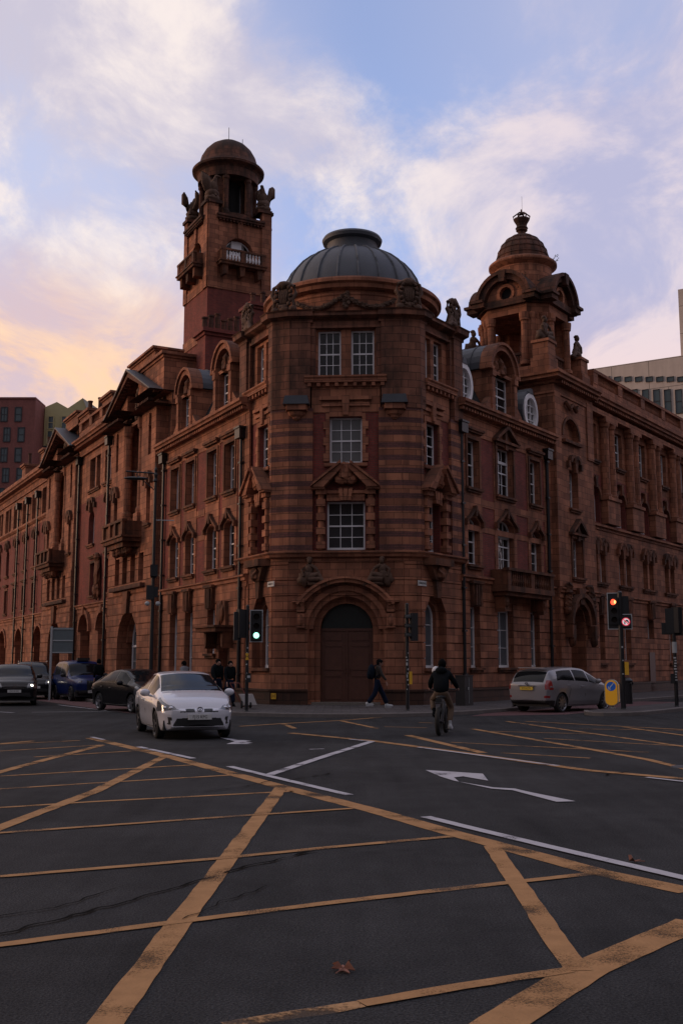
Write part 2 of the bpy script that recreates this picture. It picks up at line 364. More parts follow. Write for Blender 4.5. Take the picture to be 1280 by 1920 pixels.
# ---------------- ground: asphalt, pavements, island ----------------
dL=(-.47044,.88243); dR=(.58574,.81050); nLv=(-.88243,-.47044); nRv=(.81050,-.58574)
AL=(-4.2525,44.1973); AR=(5.3211,44.1973); aa=(.99769,-.06795); bb=(.06795,.99769); F0=(.2047,41.5)
FL=Fr(AL,dL,nLv); FRt=Fr(AR,dR,nRv); FC=Fr(F0,aa,(-bb[0],-bb[1]))
def asphalt():
    m=bpy.data.materials.new('asphalt'); m.use_nodes=True; nt=m.node_tree; b=nt.nodes['Principled BSDF']; L=nt.links; N=nt.nodes
    tc=N.new('ShaderNodeTexCoord')
    def no(s,d,r=.6,vec=None):
        x=N.new('ShaderNodeTexNoise'); x.inputs['Scale'].default_value=s; x.inputs['Detail'].default_value=d; x.inputs['Roughness'].default_value=r; L.new(vec or tc.outputs['Object'],x.inputs['Vector']); return x.outputs[0]
    g=no(60,4,.8); p=no(.35,6,.6); q=no(2.2,5,.7)
    mp=N.new('ShaderNodeMapping'); mp.inputs['Rotation'].default_value=(0,0,rad(-28)); mp.inputs['Scale'].default_value=(2.2,.16,1); L.new(tc.outputs['Object'],mp.inputs[0])
    st=no(1.0,5,.6,mp.outputs[0])
    vo=N.new('ShaderNodeTexVoronoi'); vo.inputs['Scale'].default_value=75; L.new(tc.outputs['Object'],vo.inputs['Vector'])
    r=N.new('ShaderNodeValToRGB'); e=r.color_ramp.elements; e[0].position=.36; e[0].color=(.019,.0195,.0208,1); e[1].position=.64; e[1].color=(.055,.0555,.0575,1)
    a=N.new('ShaderNodeMath'); a.operation='MULTIPLY_ADD'; L.new(p,a.inputs[0]); a.inputs[1].default_value=.45; 
    a2=N.new('ShaderNodeMath'); a2.operation='MULTIPLY'; L.new(q,a2.inputs[0]); a2.inputs[1].default_value=.2
    a3=N.new('ShaderNodeMath'); a3.operation='MULTIPLY_ADD'; L.new(st,a3.inputs[0]); a3.inputs[1].default_value=.3; L.new(a2.outputs[0],a3.inputs[2]); L.new(a3.outputs[0],a.inputs[2]); L.new(a.outputs[0],r.inputs[0])
    mx=N.new('ShaderNodeMix'); mx.data_type='RGBA'; mx.blend_type='OVERLAY'; mx.inputs[0].default_value=1.0; L.new(r.outputs[0],mx.inputs[6]); 
    gr=N.new('ShaderNodeMapRange'); L.new(g,gr.inputs[0]); gr.inputs[1].default_value=.3; gr.inputs[2].default_value=.7; gr.inputs[3].default_value=.0; gr.inputs[4].default_value=.95; L.new(gr.outputs[0],mx.inputs[7])
    sf=no(1.3,7,.75,None); s2=N.new('ShaderNodeMapRange'); L.new(sf,s2.inputs[0]); s2.inputs[1].default_value=.66; s2.inputs[2].default_value=.8; s2.inputs[4].default_value=.35
    m5=N.new('ShaderNodeMix'); m5.data_type='RGBA'; L.new(s2.outputs[0],m5.inputs[0]); L.new(mx.outputs[2],m5.inputs[6]); m5.inputs[7].default_value=(.16,.15,.15,1)
    ol=no(.8,5,.6,None); o2=N.new('ShaderNodeMapRange'); L.new(ol,o2.inputs[0]); o2.inputs[1].default_value=.62; o2.inputs[2].default_value=.72; o2.inputs[4].default_value=.6
    m6=N.new('ShaderNodeMix'); m6.data_type='RGBA'; L.new(o2.outputs[0],m6.inputs[0]); L.new(m5.outputs[2],m6.inputs[6]); m6.inputs[7].default_value=(.012,.012,.013,1)
    L.new(m6.outputs[2],b.inputs['Base Color']); b.inputs['Roughness'].default_value=.9; b.inputs['Specular IOR Level'].default_value=.12
    bp=N.new('ShaderNodeBump'); bp.inputs['Strength'].default_value=.7; bp.inputs['Distance'].default_value=.006; L.new(vo.outputs[0],bp.inputs['Height']); L.new(bp.outputs[0],b.inputs['Normal'])
    return m
asph=asphalt()
pav_m=masonry('pavement_slabs',(.115,.105,.105),(.085,.08,.082),(.04,.038,.038),.6,.6,.012,rough=.85,dirt=.3,soot=0)
kerb_m=mat('kerb_stone',(.15,.13,.12),.85,0,.3,5,.2)
red_m=mat('red_tarmac',(.10,.042,.045),.85,0,.25,3,.3,bscale=40)
far_m=mat('far_ground',(.05,.05,.052),.9)
o=M(); o.face((-900,-300,-.02),(900,-300,-.02),(900,1500,-.02),(-900,1500,-.02)); tag(o.obj('ground',far_m),kind='structure')
o=M(); o.face((-120,-40,0),(120,-40,0),(120,140,0),(-120,140,0)); tag(o.obj('road',asph),kind='structure')
KL,KR=4.3,3.9
def kerbpath():
    P=[FL.xy(90,KL),FL.xy(-6.2,KL)]
    # rounded nose
    a=Vector(FL.xy(-6.2,KL)); c=Vector((.2,30.9)); e=Vector(FRt.xy(-6.6,KR))
    for i in range(1,12):
        t=i/12; q=a*(1-t)**2+c*2*t*(1-t)+e*t*t; P.append((q.x,q.y))
    P+=[FRt.xy(-6.6,KR),FRt.xy(90,KR)]
    return P
KP=kerbpath()
m=M(); inner=[FRt.xy(90,-6),FL.xy(90,-6)]
m.slab(KP+inner,.0,.118); tag(m.obj('pavement',pav_m),kind='structure')
m=M(); mould(m,KP,[(-.02,.0),(.13,.0),(.13,.105),(.115,.122),(-.02,.122)]); tag(m.obj('kerb',kerb_m),kind='structure')
m=M(); I=[FRt.xy(u,d) for u,d in ((-5.4,7.3),(-5.75,7.6),(-5.8,8.0),(-5.5,8.4),(-4.6,8.75),(60,8.75),(60,6.85),(-4.6,6.95))]
m.slab(I,0,.12).obj('traffic_island',pav_m)['kind']='structure'
m=M(); mould(m,[I[7]]+I[:5]+[I[5]],[(-.01,0),(.13,0),(.13,.105),(.11,.124),(-.01,.124)][::1]); ok=m.obj('island_kerb',kerb_m); ok['kind']='structure'
m=M(); m.slab([FRt.xy(-6.5,KR+.2),FRt.xy(8,KR+.2),FRt.xy(8,6.6),FRt.xy(-5.6,6.6),FRt.xy(-8.4,4.6)],.0,.004)
m.slab([FL.xy(-6.6,KL+.2),FL.xy(26,KL+.2),FL.xy(26,5.9),FL.xy(-5,6.1),FL.xy(-7.6,5.3)],.0,.004); tag(m.obj('red_road_surface',red_m),kind='structure')
# ---------------- fire station ----------------
ST=thing('fire_station',(F0[0],F0[1],.12),'ornate terracotta and red brick fire station with lead dome and two towers on the corner','building')
def part(m,name,mats,parent=None,**k): return m.obj(name,mats,parent or ST,**k)
def window(fr,u0,u1,z0,z1,d,cols=2,rows=4,arch=0,rail=True,pm=None,pl=None,lab=None,trans=None,fw=.07):
    """painted window set at depth d: frame and bars as the window, glass as its pane"""
    m=M(fr); t0,t1=d,d+.07; cu=(u0+u1)/2; hw=(u1-u0)/2
    o=(u0,u1,z0,z1,arch); zs=z1-arch
    m.box(u0,u0+fw,t0,t1,z0,zs); m.box(u1-fw,u1,t0,t1,z0,zs); m.box(u0,u1,t0-.005,t1+.02,z0,z0+fw+.03)
    if arch>0:
        n=10; pts=[]
        for i in range(n+1):
            a=pi*i/n
            for k in (1,1-fw/hw): pts.append((cu+hw*k*cos(a),zs+(arch if k==1 else arch-fw)*sin(a)))
        for i in range(n):
            b=2*i; m.prism([pts[b],pts[b+2],pts[b+3],pts[b+1]],t0,t1)
    else: m.box(u0,u1,t0-.003,t1-.002,z1-fw,z1)
    w=.028
    for c in range(1,cols):
        u=u0+fw+(u1-u0-2*fw)*c/cols; m.box(u-w/2,u+w/2,t0+.015,t1-.015,z0+fw,headz(o,u)-fw*.6)
    for r in range(1,rows):
        z=z0+fw+(z1-z0-2*fw)*r/rows; 
        mid=rail and r==rows//2
        k=1
        if z>zs and arch>0: k=sqrt(max(0,1-((z-zs)/arch)**2))
        h=.03 if mid else w/2
        m.box(cu-(hw-fw)*k-.01,cu+(hw-fw)*k+.01,t0+(.005 if mid else .018),t1-(.004 if mid else .018),z-h,z+h)
    if trans: m.box(u0,u1,t0,t1+.012,trans-.06,trans+.06)
    w_=part(m,'window',white,pl)
    if lab: w_['label']=lab
    g=M(fr); n=10 if arch>0 else 1
    for i in range(n):
        a=u0+.02+(u1-u0-.04)*i/n; b=u0+.02+(u1-u0-.04)*(i+1)/n
        g.face((a,d+.02,z0),(b,d+.02,z0),(b,d+.02,headz(o,b)),(a,d+.02,headz(o,a)))
    if WL.get(w_.name): pass
    WL[w_.name]=WL[(pl or ST).name]
    g.obj('pane',pm or glass,w_)
    return w_
def surround(fr,w_,u0,u1,z0,z1,d,kind,arch=0,sill=True,mt=None):
    m=M(fr); cu=(u0+u1)/2; hw=(u1-u0)/2
    if sill:
        m.box(u0-.16,u1+.16,d-.05,d+.16,z0-.1,z0); m.box(u0-.1,u1+.1,d-.05,d+.09,z0-.2,z0-.1)
    if kind in('flat','flatkey'):
        m.box(u0-.14,u0,d-.02,d+.05,z0,z1+.14); m.box(u1,u1+.14,d-.02,d+.05,z0,z1+.14); m.box(u0,u1,d-.02,d+.052,z1,z1+.14)
        m.box(u0-.2,u1+.2,d-.02,d+.14,z1+.27,z1+.36); m.box(u0-.26,u1+.26,d-.02,d+.21,z1+.36,z1+.47)
    if kind=='ogee':
        n=8
        for sgn in (-1,1):
            pts=[]
            for i in range(n+1):
                t=i/n; u=cu+sgn*(hw+.2)*(1-t); z=z1-arch*.75+ (arch*.75+.12)*sin(t*pi/2)+(.22*max(0,t-.55)/.45)**1.0*1.0
                pts.append((u,z))
            for (a,b),(c,e) in zip(pts,pts[1:]):
                m.prism([(a,b),(c,e),(c,e+.13),(a,b+.13)] if sgn<0 else [(c,e),(a,b),(a,b+.13),(c,e+.13)],d-.02,d+.15)
        m.box(cu-.07,cu+.07,d,d+.17,z1+.05,z1+.5)
        for sgn in (-1,1): m.box(cu+sgn*(hw+.2)-.08,cu+sgn*(hw+.2)+.08,d,d+.15,z1-arch*.75-.12,z1-arch*.75+.12)
    if kind=='ped':
        h=.75; w=hw+.38
        m.box(u0-.16,u0,d-.02,d+.06,z0,z1+.1); m.box(u1,u1+.16,d-.02,d+.06,z0,z1+.1); m.box(u0-.16,u1+.16,d-.02,d+.09,z1,z1+.16)
        m.box(cu-w,cu+w,d,d+.22,z1+.16,z1+.28)
        for s_ in (-1,1): m.prism([(cu+s_*w,z1+.28),(cu+s_*(w-.2),z1+.28),(cu,z1+.28+h-.2),(cu,z1+.28+h)],d,d+.26)
        m.box(cu-.12,cu+.12,d,d+.14,z1-.1,z1+h)
    if kind=='cart': # heavy double-curved hood with a drop keystone
        for sgn in (-1,1): m.arc(cu+sgn*hw*.42,z1+.38,.24,.42,0 if sgn<0 else 0,pi,d-.02,d+.2,8)
        m.box(cu-hw-.32,cu-hw-.12,d,d+.17,z1+.1,z1+.42); m.box(cu+hw+.12,cu+hw+.32,d,d+.17,z1+.1,z1+.42)
        m.prism([(cu-.1,z1-.12),(cu+.1,z1-.12),(cu+.2,z1+.7),(cu-.2,z1+.7)],d,d+.2)
    if kind=='arch':
        m.arc(cu,z1-arch,hw,hw+.2,0,pi,d-.02,d+.09,12,e=(arch+.2)/(hw+.2)); m.prism([(cu-.09,z1-.1),(cu+.09,z1-.1),(cu+.16,z1+.5),(cu-.16,z1+.5)],d,d+.18)
        m.box(cu-.3,cu+.3,d,d+.14,z1+.42,z1+.5)
    if kind=='key': # stepped keystone bracket block over a plain head
        m.prism([(cu-.3,z1+.02),(cu+.3,z1+.02),(cu+.42,z1+.95),(cu-.42,z1+.95)],d,d+.16); m.box(cu-.5,cu+.5,d,d+.24,z1+.95,z1+1.07)
        for s_ in (-1,0,1): m.box(cu+s_*.2-.06,cu+s_*.2+.06,d+.15,d+.24,z1+.05,z1+.9)
    if m.v: m.obj('surround',mt or carved,w_)
def balusters(m,u0,u1,d,z0,z1,sp=.2,r=.055):
    n=max(1,int((u1-u0)/sp)); h=z1-z0
    for i in range(n):
        u=u0+(i+.5)*(u1-u0)/n
        m.lathe(u,d,[(r*.8,z0),(r*.5,z0+.12*h),(r*1.15,z0+.35*h),(r*.6,z0+.7*h),(r*.9,z0+.9*h),(r*.9,z1)],6)
def parapet(fr,u0,u1,d,z0,z1,bays,pier=.6,base=.55,name='balustrade'):
    m=M(fr); m.box(u0,u1,d-.32,d,z0,z0+base); m.box(u0-.02,u1+.02,d-.36,d+.06,z1-.16,z1)
    L_=(u1-u0-pier)/bays
    for i in range(bays+1):
        a=u0+i*L_; m.box(a,a+pier,d-.34,d+.03,z0+base-.01,z1-.15)
        if i<bays: balusters(m,a+pier,a+L_,d-.16,z0+base,z1-.16,.19,.06)
    return part(m,name,terra)
def dentils(m,u0,u1,d0,d1,z0,z1,sp=.24,w=.12):
    n=int((u1-u0)/sp)
    for i in range(n): a=u0+(i+.3)*(u1-u0)/n; m.box(a,a+w,d0,d1,z0,z1)
CORN1=[(-.3,12.02),(.06,12.02),(.06,12.12),(.14,12.16),(.14,12.30),(.42,12.34),(.42,12.44),(.5,12.48),(.5,12.60),(.3,12.66),(-.3,12.72)]
CORN2=[(-.2,14.75),(.06,14.75),(.06,14.9),(.03,14.95),(.03,15.2),(.12,15.25),(.14,15.36),(.5,15.42),(.5,15.54),(.6,15.6),(.6,15.72),(.3,15.8),(-.2,15.84)]
def corn(fr,u0,u1,d,prof,name='cornice',flip=False,mt=None,dent=None):
    m=M(fr); P=[fr.xy(u0,d),fr.xy(u1,d)]
    if flip: P=P[::-1]
    mould(m,P,prof)
    if dent: dentils(m,u0,u1,d+.05,d+dent[2],dent[0],dent[1])
    return part(m,name,mt or terra)
LEDGE=[(-.1,4.78),(.05,4.78),(.05,5.0),(.12,5.03),(.12,5.15),(.2,5.2),(.2,5.27),(-.1,5.36)]
STR2=[(-.1,8.62),(.06,8.62),(.06,8.74),(.18,8.78),(.18,8.9),(-.1,8.98)]
def pipe(fr,u,d,z0,z1,parent=None,hop=True,label=None):
    m=M(fr); m.tube([(u,d,z0),(u,d,z1)],.075,8)
    z=z0+.5
    while z<z1: m.box(u-.12,u+.12,d-.12,d+.09,z,z+.07); z+=1.75
    if hop: m.slab([(u-.2,d-.14),(u+.2,d-.14),(u+.26,d+.2),(u-.26,d+.2)],z1,z1+.42); m.box(u-.3,u+.3,d-.16,d+.24,z1+.42,z1+.5)
    o_=part(m,'downpipe',iron,parent)
    return o_
# ======== segment A on either street: brick bays between quoins ========
def segA(fr,u0,u1,wins,flip,mid=None):
    ops_t=[];ops_1=[];ops_g=[]
    for i,(a,b) in enumerate(wins):
        big=(mid==i)
        ops_t.append((a,b,9.0,11.1 if not big else 11.2,0)); ops_1.append((a,b,5.62 if big else 5.75,7.95 if big else 7.75,.32 if not big else .45))
    return ops_t,ops_1
def strips(fr,cols,z0,z1,ops,d=.035,w=.26,rev=.42):
    m=M(fr)
    for (a,b),o_ in zip(cols,ops):
        wall(m,a-w,b+w,z0,z1,d,[o_],rev=rev,edge=d+.01)
    return part(m,'window_bay',terra)
# --- right street (London Road) ---
WR=[(-.15,.85),(2.5,4.05),(5.75,6.8)]
t_,f_=segA(FRt,-.9,8.1,WR,False,1)
m=M(FRt); wall(m,-1.0,8.2,8.35,11.35,0,[(a-.1,b+.1,z0,z1,0) for a,b,z0,z1,_ in t_],rev=.05); wall(m,-1.0,8.2,5.3,8.35,0,[(a-.1,b+.1,z0,z1-.05,0) for a,b,z0,z1,_ in f_],rev=.05)
part(m,'wall',brick)
m=M(FRt); m.box(-1.0,8.2,-.05,.03,11.3,12.05); m.box(-1,8.2,-.05,.028,8.3,8.62); m.box(-1,8.2,-.05,.024,7.2,7.45); m.box(-1.0,-.55,-.05,.026,5.3,11.3); m.box(7.3,8.2,-.05,.026,5.3,11.3); part(m,'wall',terra)
strips(FRt,WR,8.3,11.35,t_); strips(FRt,WR,5.3,8.3,f_)
for i,(a,b) in enumerate(WR):
    z0,z1=t_[i][2],t_[i][3]; w_=window(FRt,a,b,z0,z1,-.3,2 if i!=1 else 3,4,trans=(z1-.62 if i==1 else None)); surround(FRt,w_,a,b,z0,z1,.035,'ped' if i==1 else 'flat')
    z0,z1,ar=f_[i][2],f_[i][3],f_[i][4]; w_=window(FRt,a,b,z0,z1,-.3,2 if i!=1 else 3,4,arch=ar,trans=(z1-.75 if i==1 else None)); surround(FRt,w_,a,b,z0,z1,.035,'ogee',ar,sill=i!=1)
GR=[(-.12,.7,1.5,4.0,0),(2.3,3.75,1.5,3.95,0),(5.45,6.4,1.5,4.0,0)]
m=M(FRt); wall(m,-1,8.2,.6,4.85,0,GR,rev=.4); courses(m,-.75,8.2,.68,4.25,0,GR); m.box(-.75,8.2,0,.04,4.28,4.8); part(m,'wall',terra,)
for i,g in enumerate(GR):
    w_=window(FRt,*g[:4],-.3,1 if i!=1 else 2,3,rail=False,pm=frost); surround(FRt,w_,g[0],g[1],g[2],g[3],.04,'key' if i!=1 else None)
m=M(FRt); m.box(-1,8.2,-.3,.12,.1,.66); m.box(-1,8.2,-.3,.17,.6,.68); part(m,'plinth',plinthm)
corn(FRt,-.9,8.15,0,LEDGE); corn(FRt,-1.0,8.12,0,CORN1,dent=(12.16,12.28,.34))
# balcony
m=M(FRt); m.box(1.75,6.4,0,.85,4.72,4.95); m.box(1.9,6.25,0,.7,4.55,4.72); m.box(1.75,6.4,.6,.9,5.6,5.72)
for a in (1.8,4.02,6.0): m.box(a,a+.34,.6,.84,4.95,5.6)
m.box(1.8,2.02,0,.6,4.95,5.66); m.box(6.12,6.34,0,.6,4.95,5.66); balusters(m,2.14,4.0,.74,4.95,5.6,.17); balusters(m,4.36,6.0,.74,4.95,5.6,.17)
for a in (2.0,5.75): m.prism([(a,4.55),(a+.4,4.55),(a+.36,3.95),(a+.05,3.85)],0,.55); m.ball((a+.2,.45,4.25),(.18,.2,.25),8,6,.3,a)
part(m,'balcony',carved)
# mansard roof right
def mansard(fr,u0,u1,h=3.0,d0=-.25,run=1.5,z=12.66):
    m=M(fr); m.face((u0,d0,z),(u1,d0,z),(u1,d0-run,z+h),(u0,d0-run,z+h)); m.face((u0,d0-run,z+h),(u1,d0-run,z+h),(u1,-6.5,z+h+.7),(u0,-6.5,z+h+.7)); m.face((u0,-6.5,z+h+.7),(u1,-6.5,z+h+.7),(u1,-6.5,z-1),(u0,-6.5,z-1))
    for u in (u0,u1): m.face((u,d0,z),(u,d0-run,z+h),(u,-6.5,z+h+.7),(u,-6.5,z-1))
    m.box(u0,u1,d0-run-.08,d0-run+.06,z+h-.08,z+h+.06)
    return part(m,'mansard_roof',[slate])
def dormer(fr,u0,u1,d=-.02,z0=12.62,zs=14.65,deep=3.0):
    cu=(u0+u1)/2; hw=(u1-u0)/2; ww=hw-.42
    m=M(fr); o_=(cu-ww,cu+ww,z0+.15,zs-.15,0); wall(m,u0,u1,z0,zs,d,[o_],rev=.35); 
    # tympanum
    for i in range(10):
        a,b=pi*i/10,pi*(i+1)/10; m.face((cu+hw*cos(a),d-.3,zs),(cu+hw*cos(b),d-.3,zs),(cu+hw*cos(b),d-.3,zs+hw*sin(b)),(cu+hw*cos(a),d-.3,zs+hw*sin(a)))
    m.arc(cu,zs,hw-.2,hw+.06,0,pi,d-.4,d+.1,16); m.arc(cu,zs,hw+.04,hw+.16,0,pi,d-.4,d+.2,16)
    for s_ in (-1,1):
        m.box(cu+s_*hw-.22,cu+s_*hw+.22,d-.35,d+.18,zs-.04,zs+.1)
        m.box(cu+s_*(hw-.18)-.14,cu+s_*(hw-.18)+.14,d,d+.12,z0,zs-.3); m.box(cu+s_*(hw-.18)-.17,cu+s_*(hw-.18)+.17,d,d+.17,zs-.34,zs-.04)
        m.prism([(cu+s_*hw,z0+.75),(cu+s_*(hw+.5),z0+.3),(cu+s_*(hw+.55),z0),(cu+s_*hw,z0)],d-.25,d+.06)
    m.box(u0,u0+.12,d-deep*.38,d-.01,z0,zs); m.box(u1-.12,u1,d-deep*.38,d-.01,z0,zs)
    D=part(m,'dormer',terra); WL[D.name]=WL[ST.name]
    m=M(fr); m.lathe(cu,d-.1,[(.02,zs+.75),(.2,zs+.5),(.14,zs+.2),(.26,zs-.05),(.05,zs-.2)],8); m.ball((cu-.38,d-.12,zs+.3),(.2,.1,.25),8,6,.4,3); m.ball((cu+.38,d-.12,zs+.3),(.2,.1,.25),8,6,.4,5); m.prism([(cu-.55,zs-.15),(cu+.55,zs-.15),(cu+.3,zs+.12),(cu-.3,zs+.12)],d-.28,d-.02)
    part(m,'carving',carved,D)
    m=M(fr); m.arc(cu,zs+.02,hw,hw+.13,0,pi,-deep-.4,d-.38,14); 
    for k in (.9,1.7,2.5): m.arc(cu,zs+.02,hw+.12,hw+.165,0,pi,d-k-.05,d-k,14)
    part(m,'dormer_roof',lead,D)
    m=M(fr)
    for s_ in (-1,1): m.box(cu+s_*(hw-.05)-.05,cu+s_*(hw-.05)+.05,-deep,d-deep*.38,z0,zs+.05)
    part(m,'dormer_cheek',slate,D)
    window(fr,cu-ww,cu+ww,z0+.15,zs-.15,d-.34,2,4,pl=D)
    return D
mansard(FRt,-1.5,8.1)
dormer(FRt,2.1,4.6)
def oval(fr,cu,cz,d=-.35):
    m=M(fr); m.arc(cu,cz,.56,.74,0,2*pi,d-.5,d+.12,24,e=1.25); 
    for s_ in (-1,1): m.box(cu+s_*.18-.015,cu+s_*.18+.015,d-.1,d+.0,cz-.7,cz+.7)
    for z in (-.35,0,.35): m.box(cu-.55,cu+.55,d-.1,d+.0,cz+z-.015,cz+z+.015)
    w_=part(m,'oval_window',white); WL[w_.name]=WL[ST.name]
    g=M(fr); g.add([(cu+.6*cos(a*pi/12),d-.1,cz+.75*sin(a*pi/12)) for a in range(24)],[range(24)]); g.obj('pane',glass,w_)
    g=M(fr); g.arc(cu,cz,.74,.86,0,2*pi,d-.7,d+.06,24,e=1.22); g.prism([(cu-.2,cz+.9),(cu+.2,cz+.9),(cu+.12,cz+1.15),(cu-.12,cz+1.15)],d-.5,d+.15); g.obj('surround',lead,w_)
oval(FRt,.25,13.55); oval(FRt,6.7,13.55)
pipe(FRt,-.72,.1,.7,11.2); pipe(FRt,7.55,.1,.2,11.35)
# --- left street (Fairfield Street) ---
WLw=[(.5,1.65),(2.55,3.7),(5.35,6.5),(7.5,8.65)]
t_,f_=segA(FL,-.8,10.1,WLw,True)
m=M(FL); wall(m,-1.0,10.4,8.35,11.35,0,[(a-.1,b+.1,z0,z1,0) for a,b,z0,z1,_ in t_],rev=.05); wall(m,-1.0,10.4,5.3,8.35,0,[(a-.1,b+.1,z0,z1-.05,0) for a,b,z0,z1,_ in f_],rev=.05); part(m,'wall',brick)
m=M(FL); m.box(-1.0,10.4,-.05,.03,11.3,12.05); m.box(4.05,5.05,-.05,.028,8.3,8.6); m.box(4.05,5.05,-.05,.024,7.2,7.45); m.box(-1.0,-.1,-.05,.026,5.3,11.3); part(m,'wall',terra)
strips(FL,WLw,8.3,11.35,t_); strips(FL,WLw,5.3,8.3,f_)
for i,(a,b) in enumerate(WLw):
    z0,z1=t_[i][2],t_[i][3]; w_=window(FL,a,b,z0,z1,-.32,2,4); surround(FL,w_,a,b,z0,z1,.035,'flat')
    z0,z1,ar=f_[i][2],f_[i][3],f_[i][4]; w_=window(FL,a,b,z0,z1,-.32,2,4,arch=ar); surround(FL,w_,a,b,z0,z1,.035,'ogee',ar)
GL=[(.75,2.0,.14,2.75,0),(2.5,3.4,2.1,4.0,0),(5.25,6.3,.9,4.0,0),(7.35,8.4,.9,4.0,0)]
m=M(FL); wall(m,-1,10.4,.13,4.85,0,GL,rev=.4); courses(m,-.75,10.3,.68,4.25,0,GL); m.box(-.75,10.3,0,.04,4.28,4.8); part(m,'wall',terra)
for i,g in enumerate(GL[1:]):
    w_=window(FL,*g[:4],-.3,1,3,rail=False,pm=frost); surround(FL,w_,g[0],g[1],g[2],g[3],.04,'key')
m=M(FL); m.box(.75,2.0,-.4,-.3,.14,2.75); m.box(.85,1.33,-.3,-.27,.3,2.6); m.box(1.42,1.9,-.3,-.27,.3,2.6); part(m,'side_door',door_m)
m=M(FL); m.box(.25,2.55,0,.9,2.98,3.16); m.box(.15,2.65,0,1.0,3.16,3.24); m.prism([(.3,2.98),(.6,2.98),(.55,2.4),(.42,2.3)],0,.55); m.prism([(2.2,2.98),(2.5,2.98),(2.38,2.3),(2.25,2.4)],0,.55)
m.prism([(.9,3.24),(2.0,3.24),(1.85,4.3),(1.05,4.3)],0,.2); m.ball((1.45,.2,3.8),(.4,.14,.5),10,7,.4,2); part(m,'door_canopy',carved)
m=M(FL); m.box(-1,.75,-.3,.12,.1,.66); m.box(2.0,10.3,-.3,.12,.1,.66); m.box(-1,.73,-.3,.17,.6,.68); m.box(2.02,10.3,-.3,.17,.6,.68); part(m,'plinth',plinthm)
corn(FL,-.9,10.3,0,LEDGE,flip=True); corn(FL,-1.0,10.3,0,CORN1,flip=True,dent=(12.16,12.28,.34))
mansard(FL,-1.5,10.6); dormer(FL,.95,3.1); dormer(FL,5.9,8.05)
pipe(FL,-.35,.12,.7,11.0); pipe(FL,9.65,.12,.2,11.6)
# ======== corner block (prow) ========
def lc(a,b): return (F0[0]+aa[0]*a+bb[0]*b, F0[1]+aa[1]*a+bb[1]*b)
Q1=(2.22,-.5); Q2=(2.85,-.3); c32,s32=(.5300,.8480); Q3=(Q2[0]+3.3*c32,Q2[1]+3.3*s32)
PL=[lc(-Q3[0],Q3[1]),lc(-Q2[0],Q2[1]),lc(-Q1[0],Q1[1]),lc(*Q1),lc(*Q2),lc(*Q3)]
PF=Fr(lc(0,-.5),aa,(-bb[0],-bb[1]))
PR=Fr(lc(*Q2),dR,nRv); PLf=Fr(lc(-Q2[0],Q2[1]),dL,nLv)
def facet(s_): # chamfer frame from Q1 to Q2
    a=Vector(lc(s_*Q1[0],Q1[1])); b=Vector(lc(s_*Q2[0],Q2[1])); q=(b-a).normalized(); n=Vector((q.y,-q.x)) if s_>0 else Vector((-q.y,q.x))
    return Fr(tuple(a),tuple(q),tuple(n)),(b-a).length
# ground floor
dop=(-1.02,1.02,.2,3.98,1.02)
mg=M(PF); wall(mg,-2.22,2.22,.13,5.75,0,[(-1.42,1.42,.2,4.4,1.42)],rev=.25); courses(mg,-2.22,2.22,.68,5.1,0,[(-1.47,1.47,.2,4.45,1.45)],pitch=.595)
wall(mg,-1.42,1.42,.2,4.42,-.25,[(-1.22,1.22,.2,4.18,1.2)],rev=.15); wall(mg,-1.22,1.22,.2,4.2,-.38,[dop],rev=.35)
for s_ in (-1,1):
    ff,ln=facet(s_); mg.fr=ff; wall(mg,0,ln,.13,5.75,0); courses(mg,0,ln,.68,5.6,0,pitch=.595)
sg=(.45,1.62,1.5,4.05,.6)
for fr in (PR,PLf):
    mg.fr=fr; so_=(.25,1.85,1.5,4.35,.85); wall(mg,0,3.3,.13,5.75,0,[so_],rev=.3); courses(mg,0,3.3,.68,5.6,0,[so_],pitch=.595); wall(mg,.2,1.9,1.45,4.4,-.28,[sg],rev=.3)
part(mg,'wall',terra)
for fr in (PR,PLf):
    w_=window(fr,sg[0],sg[1],sg[2],sg[3],-.52,2,3,arch=.6,rail=False,pm=frost)
    mm=M(fr); mm.box(.15,1.95,-.05,.16,1.38,1.5); mm.prism([(.92,4.2),(1.18,4.2),(1.35,5.5),(.75,5.5)],.03,.22); 
    # corbel under the ledge
    mm.slab([(.1,0),(2.0,0),(1.75,.5),(.35,.5)],5.45,5.72); mm.prism([(.35,5.45),(1.75,5.45),(1.4,4.9),(.7,4.9)],.03,.3); mm.ball((1.05,.28,5.2),(.35,.18,.3),10,7,.4,4); mm.obj('surround',carved,w_)
m=M(WF); mould(m,PL[:3]+[PF.xy(-1.45,0)],[(-.3,.1),(.12,.1),(.12,.62),(.17,.62),(.17,.69),(-.3,.72)]); mould(m,[PF.xy(1.45,0)]+PL[3:],[(-.3,.1),(.12,.1),(.12,.62),(.17,.62),(.17,.69),(-.3,.72)]); part(m,'plinth',plinthm)
